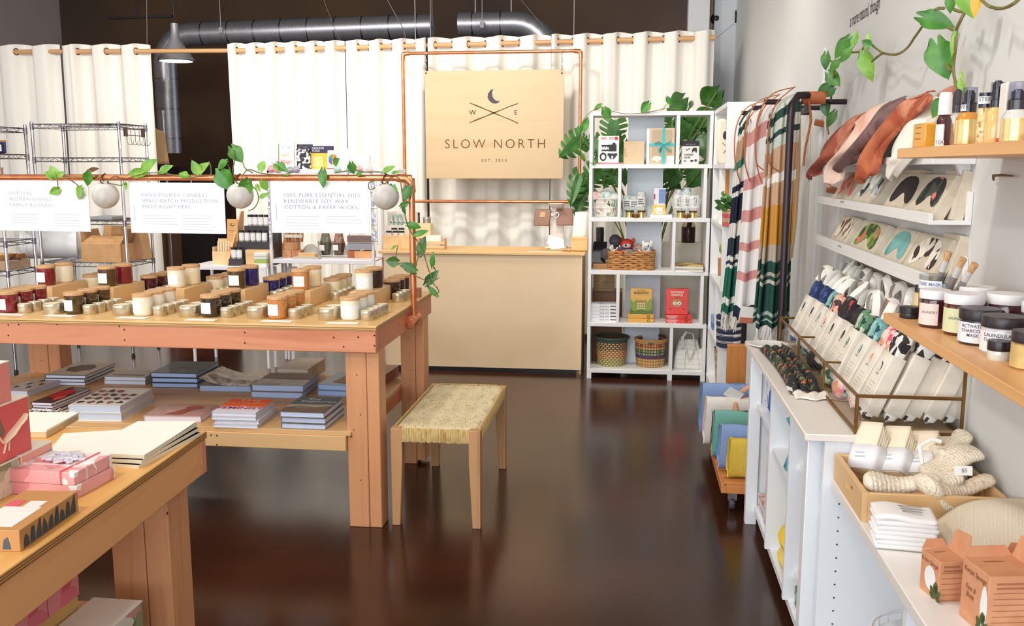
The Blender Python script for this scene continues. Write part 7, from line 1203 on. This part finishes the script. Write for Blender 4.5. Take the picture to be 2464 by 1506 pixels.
build('side', B(t).box(tx0+.014, tx1, ty0, ty0+.013, tz, tz+th), TW, t, bev=.002); build('side', B(t).box(tx0+.014, tx1, ty1-.013, ty1, tz, tz+th), TW, t, bev=.002); build('end_panel', B(t).box(tx1-.012, tx1, ty0+.013, ty1-.013, tz, tz+th), TWY, t); build('base', B(t).box(tx0+.014, tx1-.012, ty0+.013, ty1-.013, tz, tz+.008), TW, t)
NAP = cloth('#f0e3cb', .3, 90)
for k in range(4):
    x, y = .668+.068*k, 2.64-.018*k; M = Matrix.Rotation(.55+.1*k, 3, 'Y') @ Matrix.Rotation(-.25-.06*k, 3, 'X'); u = thing('napkin_bundle', f'bundle of cream napkins in a white paper band, {ORD[k]} from the tray left', 'napkins', (x, y, tz+.03), Matrix.Rotation(.55, 3, 'Z') @ M, 'banded napkin bundles')
    for j in range(7): build('napkin', B().grid(6, 8, lambda a, c: (-.022+.0072*j+.0028*(c*(j-1))+.002*sin(9*c+j), -.04+.08*a, .012+(.145-.007*j)*c+.004*a)), NAP, u, solid=.006)
    build('paper_band', B().grid(24, 1, lambda a, c: (.032*sq(2*pi*a, 1)[0], .047*sq(2*pi*a, 1)[1], .015+.072*c), closed_u=True), m('#f1f1f5', .6), u, solid=.001); g = B(); lines(g, frame((-.0335, 0, .06), (0, -1, 0), (0, 0, 1)), .04, 2, .012, .004); build('print', g, m('#c2c4cc', .7), u)
SIS = mottle(['#e6d6ba', '#f3ead8', '#d9c6a4'], 130, .95, 1.0, detail=2)
def mitt(lab, x, y, z, L, w, h, rz, ry=0, mat=SIS, ridges=16):
    t = thing('sisal_mitt', lab, 'mitt', (x, y, z), Matrix.Rotation(rz, 3, 'Z') @ Matrix.Rotation(ry, 3, 'Y'), 'knitted sisal mitts in the tray')
    def fn(u, v):
        e = max(0, 1-abs(2*v-1)**7)**.5*(.84+.16*sin(5*v+1)); rg = 1+.07*abs(sin(pi*v*ridges)); return (L*(v-.5), w/2*e*cos(2*pi*u)*rg+.022*sin(4*v+L*30), h/2*e*sin(2*pi*u)*rg+h*.4+.012*sin(6*v+w*20))
    build('mitt', B().grid(24, 90, fn, closed_u=True), mat, t); return t
mitt('ribbed cream sisal mitt lying across the tray left front', .715, 2.44, tz+.058, .19, .09, .055, -.1, -.08); mitt('ribbed cream sisal mitt overlapping it in the tray middle', .805, 2.43, tz+.066, .15, .09, .055, .35, .05); mitt('thick cream sisal mitt in the tray right half, price tagged', .875, 2.53, tz+.085, .17, .15, .06, .2, -.35, ridges=22); mitt('folded sisal mitt beneath at the tray right front', .87, 2.44, tz+.055, .17, .08, .05, .1, -.15, mottle(['#d9c2a8', '#e9dac4', '#c9ae92'], 110, .95, .8)); mitt('small rolled sisal end between the mitts', .80, 2.40, tz+.045, .08, .05, .035, .2); mitt('cream sisal mitt at the back right of the tray', .905, 2.63, tz+.11, .13, .11, .05, .3, -.3)
g = B(); g.tube([(.80, 2.56, tz+.10), (.795, 2.575, tz+.145), (.825, 2.58, tz+.165), (.85, 2.575, tz+.16)], .006, 8); solo('hanging_loop', g, m('#f3f1ec', .5), 'white loop strap with knob above the tray mitts', 'loop'); 
tg = thing('price_tag', 'small white price tag lying on the tagged sisal mitt', 'price tag', (.845, 2.425, tz+.14)); Mt = FACE(.855, 2.405, tz+.135) @ Matrix.Rotation(-.25, 4, 'X'); build('tag', B(tg, Mt).box(-.024, .02, -.012, .012, -.0006, .0006), PAPER, tg, bev=.0002); text('$5', .014, Mt @ Matrix.Translation((0, 0, .0012)), m('#4a4a4c', .7), tg)
# ---- white flour cloths, soap cloth and sponge boxes
for k in range(7):
    u = thing('folded_cloth', f'folded white cloth in the pile before the tray, {ORD[6-k]} from top', 'cloth', (.665+.003*sin(k*2), 2.235, NZ+.0115*k), -.12+.02*(k % 3), 'folded white cloths'); build('cloth', B().grid(20, 12, lambda a, c: (-.068+.136*a, -.05+.1*c, .0068+.0055*sin(pi*a)**.3*sin(pi*c)**.3 + (.004*sin(6*a) if k == 6 else 0))), m('#f5f3f1', .8), u, solid=.0105)
    if k == 6:
        for j, (a, c, s) in enumerate(((.02, .012, .013), (.02, -.004, .008), (.02, -.016, .008))): g = B(); lines(g, Matrix.Translation((.02, .02-.017*j, .0195)), [.06, .07, .05][j], 2, .006, .003); build('print', g, m('#8f8a8c', .8), u)
NET = weave('#efe5d2', '#f3ebdb', 90, 64, .95, .9, '#d3c3a6', offset=.5, ms=.14)
t = thing('exfoliating_cloth', 'cream net weave washcloth draped between the tray and the sponge boxes', 'cloth', (.84, 2.15, NZ)); build('cloth', B(t).grid(24, 24, lambda u, v: (.735+.25*u, 2.05+.27*v+.03*sin(3*u), NZ+.008+.095*sin(pi/2*min(1, 1.15*u))**1.4*(.30+.70*sin(pi*(.12+.55*v)))+.007*sin(8*u+5*v))), NET, t, solid=.006)
KB = mottle(['#c98a62', '#d79a72', '#c4845c'], 9, .75)
def sponge(lab, x, y, w, d, h, rz, txts, hole, flap=True):
    t = thing('sponge_box', lab, 'box', (x, y, NZ), rz, 'kraft sponge boxes'); build('box', B().box(-w/2, w/2, -d/2, d/2, 0, h), KB, t, bev=.0015)
    build('flap', B().poly([(w/2, -d/2, h), (w/2, d/2, h), (w/2+.012, d/2-.006, h+.045), (w/2+.012, -d/2+.012, h+.05)], .0015, (1, 0, 0)), KB, t); build('flap', B().poly([(-w/2, d/2, h), (w/2, d/2, h), (w/2-.012, d/2+.004, h+.02), (-w/2+.012, d/2+.004, h+.02)], .0015, (0, 1, 0)), KB, t)
    SD = frame((-w/2-.0012, 0, 0), (0, -1, 0), (0, 0, 1))
    for s, px, py, sz, sh in txts: text(s, sz, t.matrix_basis @ SD @ Matrix.Translation((px, py, .0004)), m('#7a3f1c', .7), t, shear=.25, sx=.85)
    if hole: build('window', B().poly([(-w/2-.0008, -(hole[0]+hole[2]*cos(a)), hole[1]+hole[3]*sin(a)) for a in [2*pi*i/20 for i in range(20)]]), m('#f1efec', .5), t)
    g = B(); lines(g, FACE(0, -d/2-.0012, h*.86), w*.7, 2, .009, .0035); lines(g, FACE(0, -d/2-.0012, h*.72), w*.8, 7, .012, .0012); build('print', g, m('#a8684a', .8), t); g = B(); lines(g, Matrix.Translation((0, d*.2, h+.0008)), w*.5, 1, .01, .003); build('print', g, m('#a8684a', .8), t)
    if txts:
        for k, (px, py, an, L_) in enumerate(((.30, .10, 2.2, .022), (.36, .17, 1.5, .026), (.42, .12, .7, .022), (.33, .05, 2.8, .018), (.43, .06, .2, .018), (.38, .22, 1.2, .018))):
            pts = []
            for q in range(12): e = 2*pi*q/12; u_, v_ = L_*(.5+.5*cos(e)), L_*.26*sin(e)*(1.2-.4*cos(e)); pts.append((-w/2-.0016, -(d*px+u_*cos(an)-v_*sin(an)) , h*py+u_*sin(an)+v_*cos(an)))
            build('leaf_print', B().poly(pts), m('#4a5a2c', .7), t)
        build('stem_print', B().tube([(-w/2-.001, -d*.38, .004), (-w/2-.001, -d*.37, h*.28)], .0011, 4), m('#5a4a24', .7), t)
    return t
sponge('small kraft sponge box with white oval window near the cloth pile', .672, 1.965, .06, .072, .088, .22, [('Konjac Sponge', .0, .074, .0125, 0)], (.004, .04, .022, .026)); sponge('large kraft sponge box in front with leaf print', .735, 1.835, .10, .095, .125, .18, [('Konjac Sponge', .0, .108, .0155, 0), ('Face &\nBody', -.012, .066, .0155, 0)], (.036, .055, .012, .045)); sponge('kraft sponge box at the right photo edge behind the large one', .83, 1.90, .085, .09, .11, .1, [], None)
# ================================================================ throws on a dark rack, cart of towels
bx, bz = .70, 1.885; t = thing('throw_rack', 'dark metal pipe rack hung with woven throws along the wall', 'rack', (bx, 5.0, 0)); PIP = m('#3b3136', .35, .6)
build('near_post', B(t).tube([(bx-.005, 4.345, 0), (bx-.005, 4.345, bz-.08), (bx, 4.35, bz-.01), (bx+.03, 4.38, bz+.03), (bx+.08, 4.43, bz+.035)], .0165, 12), PIP, t); build('far_post', B(t).tube([(bx, 5.75, 0), (bx, 5.75, bz-.08), (bx, 5.73, bz-.02), (bx, 5.68, bz)], .0165, 12), PIP, t); build('top_bar', B(t).tube([(bx+.08, 4.43, bz+.035), (bx+.11, 4.6, bz-.02), (bx+.11, 5.5, bz-.02), (bx, 5.68, bz)], .0145, 12), PIP, t)
for y in (4.345, 5.75): build('foot', B(t).tube([(bx-.03, y, .016), (bx+.24, y, .016)], .016, 10), PIP, t)
for y in (4.52, 4.96, 5.42): build('arm', B(t).tube([(.968, y, bz+.01), (.60, y, bz+.012)], .0125, 10), PIP, t)
def throw(lab, y, xa, xb, xc, xd, outz, cols, pos_, fringe, folds=2, ph=0, grp='woven throws on the dark rack', thick=.05):
    """xa..xb at the bar, xc..xd at the hem"""
    t = thing('woven_throw', lab, 'throw', (xb, y, bz), group=grp); top = bz+.028; Lo = top-outz; L = 2*Lo+.2
    def fn(u, v):
        d = v*L; k = u*2*pi*folds+ph; back = d > Lo+.1
        if back: d = L-d
        s_ = max(0, 1-d/Lo); a = max(0, min(1, (d-Lo)/.1)); x0_, x1_ = xa+(xc-xa)*s_**.85, xb+(xd-xb)*s_**.85
        dome = .085*(1-u)**2.2*(1-s_); z = min(top, outz+d*.995) - dome*(1-s_) + .012*s_*sin(k+1)*(1 if not back else -1)
        th = thick*(1-.6*a**2)*(1 if not back else -1); rip = (.034*sin(k)+.014*sin(2.3*k+1))*(.25+.75*s_)
        return (x0_+(x1_-x0_)*u+.006*sin(9*v+u*3), y-th*(cos(a*pi/2)*.8+.2*(a < 1))-rip*(1 if not back else .5), z+.018*a)
    build('cloth', B(t).grid(40, 70, fn), bands(cols, pos_, noise=.004, mirror=True), t, sharp=180, solid=.007)
    if fringe:
        g = B(t)
        for i in range(44):
            p = Vector(fn(i/43, 0)); g.tube([p, p+Vector((R.uniform(-.012, .006), R.uniform(-.008, .008), -.035)), p+Vector((R.uniform(-.02, .01), R.uniform(-.014, .014), -.075+R.uniform(-.015, .01)))], .0028, 4)
        o = build('fringe', g, m('#e9e4da', .9), t); o['kind'] = 'stuff'
    return t, fn
GRN, TEA, BEI, CRE, NAV, MUS, GRY = '#1f4a40', '#3f8a78', '#c9a584', '#f0ebe2', '#20263f', '#c9923a', '#a39a8e'
throw('green, navy and cream striped throw, farthest on the dark rack', 5.42, .60, .69, .525, .61, .76, [CRE, '#1f6a55', CRE, '#1f6a55', CRE, '#2a3a44', CRE, '#2a3a44', CRE, NAV, CRE, NAV, CRE, TEA, BEI, CRE, GRN, CRE, GRN], [0, .005, .025, .04, .11, .12, .127, .138, .18, .215, .28, .29, .305, .345, .365, .42, .435, .455, .47], True, 1.5, .4)
throw('white throw with dusty pink bands in the middle of the dark rack', 4.96, .60, .745, .545, .685, .82, [NAV, '#f3efec', '#d99a94', '#f3efec', '#d99a94', '#f3efec', '#d99a94', '#f3efec', '#d99a94', '#f3efec', '#d99a94', '#f3efec'], [0, .025, .085, .105, .15, .17, .215, .245, .29, .32, .395, .43], False, 1.4, 1.2)
throw('beige throw with mustard and dark green bands, nearest on the dark rack', 4.52, .635, .755, .595, .75, .85, [GRN, '#a8b8ae', GRN, '#a8b8ae', GRN, '#c9c0b2', GRN, '#b8aa98', GRN, '#b8aa98', MUS, BEI, '#efe9e0', BEI, '#cdd3c6', '#2a4a40', '#cdd3c6', '#2a4a40', '#d9dcd0'], [0, .008, .014, .022, .03, .088, .094, .104, .110, .135, .17, .252, .30, .318, .375, .395, .41, .43, .45], True, 2.6, 2, thick=.06)
tg = thing('paper_tag', 'white and rust paper tag hanging low on the pink banded throw', 'tag', (.60, 4.77, .86)); build('card', B(tg).obox((.60, 4.86, .845), (.07, .003, .085), (.15, .1, .15)), PAPER, tg); build('stripe', B(tg).obox((.6005, 4.857, .815), (.07, .003, .03), (.15, .1, .15)), m('#c9785f', .6), tg)
solo('price_sticker', B().obox((.668, 4.87, .935), (.04, .003, .025), (.1, .1, .2)), PAPER, 'small white price sticker on the pink banded throw', 'sticker')
for k, (y, l) in enumerate(((5.36, 'leather strap loop over the farthest striped throw'), (4.90, 'leather strap loop over the pink banded throw'), (4.46, 'leather strap loop beside the nearest beige throw'))):
    u = thing('leather_strap', l, 'strap', (bx, y, bz), group='tan leather straps on the throws')
    for s_ in (-.02, .035): build('strap', B(u).tube(smooth([(bx-.075+s_*1.5, y-.02, bz-.36+.05*(s_ > 0)), (bx-.115+s_, y-.03, bz-.26), (bx-.12+s_, y-.025, bz-.1), (bx-.09+s_, y-.02, bz+.0), (bx-.04+s_, y-.01, bz+.05), (bx+.03, y+.03, bz+.075)]), .007, 6, flat=.35), LEATHER, u)
u = thing('leather_strap', 'wide tan leather strap folded at the near top of the dark rack', 'strap', (bx+.08, 4.42, bz-.02)); build('strap', B(u).grid(2, 10, lambda a, c: (bx+.06+.10*min(1, c*2)+.0*a, 4.42+.02*a, bz+.05-.055*a)), LEATHER, u, solid=.006); build('strap', B(u).tube([(bx+.085, 4.43, bz+.02), (bx+.10, 4.43, bz-.08), (bx+.08, 4.43, bz-.2), (bx+.075, 4.43, bz-.28)], .012, 6, flat=.4), LEATHER, u)
solo('rope_strap', B().tube([(.90, 5.35, 1.86), (.905, 5.33, 1.6), (.90, 5.32, 1.3), (.885, 5.32, 1.10)], .012, 8), m('#c9a678', .8), 'tan cloth strap hanging on the wall behind the near throw', 'strap')
solo('wooden_board', B().box(.56, .665, 5.30, 5.36, .165, .60), wood('#cf8642', '#bb7232', 'Z', .8), 'upright honey wood board on the cart behind the rolled towels', 'board', bev=.004); solo('wooden_board', B().box(.70, .80, 5.22, 5.28, 0, .58), wood('#a8552f', '#8f4424', 'Z', .8), 'darker red-brown wood board beside the dark rack post', 'board', bev=.004)
t = thing('slatted_cart', 'low slatted wooden cart on casters holding folded throws', 'cart', (.55, 4.75, 0)); kx0, kx1, ky0, ky1 = .438, .668, 4.215, 5.40; CRT = wood('#cf8446', '#b96f34', 'X', 1)
for k in range(12): y = ky0+(ky1-ky0-.05)*k/11; build('slat', B(t).box(kx0+.012, kx1-.012, y, y+.055, .142, .16), CRT, t, bev=.002)
for x in (kx0, kx1-.024): build('rail', B(t).box(x, x+.024, ky0, ky1, .105, .15), wood('#cf8446', '#b96f34', 'Y', 1), t, bev=.002)
for y in (ky0-.002, ky1-.022): build('rail', B(t).box(kx0+.024, kx1-.024, y, y+.024, .105, .142), CRT, t, bev=.002)
for x in (kx0+.06, kx1-.06):
    for y in (ky0+.08, ky1-.08): c = build('caster', B(t).lathe([(.0, -.012), (.03, -.012), (.032, -.008), (.032, .008), (.03, .012), (0, .012)], (x, y, .033), 18, ax='X'), m('#4a4a4e', .4), t); build('fork', B().box(x-.02-t.location.x, x+.02-t.location.x, y-.018-t.location.y, y+.018-t.location.y, .05, .105), CHROME, c)
def sq3(a): c, s = cos(a), sin(a); k = (abs(c)**3.2+abs(s)**3.2)**(-1/3.2); return (c*k, s*k)
def towel(lab, y, th, h, x0, cols, z=.1605):
    t = thing('folded_throw', lab, 'folded throw', (x0+.22, y, z), group='folded throws on the cart'); n = len(cols)
    for k, c in enumerate(cols):
        w = th/n; o = build('fold', B().grid(26, 20, lambda u, v: (x0+(.665-x0)*v-(x0+.22)+.004*sin(6*u), -th/2+w*(k+.5)+(w*.58)*sq3(2*pi*u)[0]+.004*sin(7*v+k), h/2+(h/2-.012*k)*sq3(2*pi*u)[1]+.005*sin(5*v+k*2)), closed_u=True), cloth(c, .9, 260), t)
        cp = build('fold_end', B().poly([(x0-(x0+.22)+.002, -th/2+w*(k+.5)+w*.57*sq3(a)[0], h/2+(h/2-.012*k)*sq3(a)[1]) for a in [2*pi*i/24 for i in range(24)]]), cloth(c, .9, 260), t)
    return t
towel('golden yellow folded throw at the front of the cart', 4.31, .105, .185, .475, ['#dfbd4c', '#e4c356']); towel('blue folded throw behind the yellow one on the cart', 4.46, .13, .215, .445, ['#8ea6d6', '#9ab2de', '#5a94c4']); towel('dark edged teal folded throw in the cart middle', 4.65, .13, .235, .43, ['#7cb4a4', '#86bcac', '#2a3036']); towel('cream folded throw with pink end on the cart', 4.87, .16, .25, .405, ['#efe6de', '#f2eae4', '#dfa8a8']); towel('large blue folded throw at the back of the cart', 5.08, .16, .275, .40, ['#8ea6d4', '#8aa4d8', '#5a94c4'])
u = thing('leather_carrier', 'tan leather carrying straps around the cream folded throw', 'strap', (.60, 4.78, .42)); build('strap', B(u).tube([(.55, 4.77, .27), (.552, 4.775, .38), (.57, 4.84, .425), (.60, 4.93, .42), (.66, 4.95, .46), (.70, 4.9, .48)], .012, 6, flat=.4), m('#e0a583', .5), u); build('strap', B(u).tube([(.585, 4.77, .34), (.56, 4.76, .37), (.53, 4.76, .31), (.56, 4.75, .26)], .011, 6, flat=.4), m('#e0a583', .5), u)
solo('paper_tag', B().obox((.545, 4.80, .435), (.085, .003, .06), (.5, .5, .2)), PAPER, 'white paper tag resting on the folded throws of the cart', 'tag')
# ================================================================ pothos on the right wall
v = thing('wall_pothos', 'large leaved pothos vine climbing along the right wall', 'plant', (.9, 3.2, 2.2)); 
def wpos(x, y): return aX(x, y, .885+.012*sin(x*.13+y*.05) if x < 2205 else .88+.012*sin(x*.1))
WF = (-.55, -.83, .15)
for l in ((2290, -6, 2284, 34, .8, LEAF), (2322, -24, 2344, 46, .75, LEAFY), (2352, -10, 2342, 46, .5, m('#d9b23a', .45)), (2222, 42, 2299, 63, .62, LEAF), (2256, 110, 2281, 194, .82, LEAF), (2297, 82, 2288, 142, .26, LEAFY), (2080, 132, 2097, 199, .62, LEAFY), (2054, 106, 2063, 70, .55, LEAFY), (2051, 102, 2066, 86, .9, LEAF), (2088, 112, 2090, 72, .4, LEAFY), (2094, 110, 2072, 96, .8, LEAF), (2040, 96, 2004, 144, .62, LEAF), (2044, 120, 2020, 152, .7, LEAF), (1988, 132, 1985, 171, .66, LEAF), (2016, 150, 1994, 172, .8, LEAF), (1996, 178, 2021, 208, .85, LEAF), (1994, 206, 1960, 246, .6, LEAFD), (2006, 214, 1986, 234, .9, LEAFD), (1984, 250, 1989, 282, .75, LEAFD), (2008, 272, 1990, 308, .6, LEAFD), (2268, 242, 2240, 286, .75, LEAF), (2312, 176, 2318, 194, .6, LEAFY), (2310, 196, 2322, 226, .6, LEAFY)):
    b0 = aX(l[0], l[1], .868); n_ = Vector((-.55, -.83, 0)); rt = ray(l[2], l[3]); tip = CAM+rt*((b0-CAM).dot(n_)/rt.dot(n_))
    vine_leaf(v, l[0], l[1], l[2], l[3], lambda x, y: b0 if (x, y) == (l[0], l[1]) else tip, l[4], l[5], WF, .2, .25)
stems(v, [[(2470, -20), (2440, 8), (2412, 20), (2382, 16), (2360, -2)], [(2332, 14), (2318, 36), (2306, 60), (2300, 74)], [(2300, 74), (2300, 110), (2294, 160), (2298, 195), (2306, 228)], [(2222, 60), (2202, 88), (2182, 116), (2156, 131), (2124, 128)], [(2124, 128), (2110, 118), (2098, 108)], [(2124, 128), (2112, 136), (2098, 148)], [(2078, 113), (2070, 124), (2046, 126)], [(2046, 126), (2028, 138), (2012, 152), (2007, 182), (2000, 235), (1990, 290), (1994, 322)], [(1988, 142), (2002, 148), (2014, 150)], [(2298, 74), (2282, 66)], [(2256, 114), (2284, 166), (2294, 166)], [(2290, 20), (2310, 28), (2322, 26)], [(2250, 24), (2258, 20), (2272, 20)]], wpos, .0045)
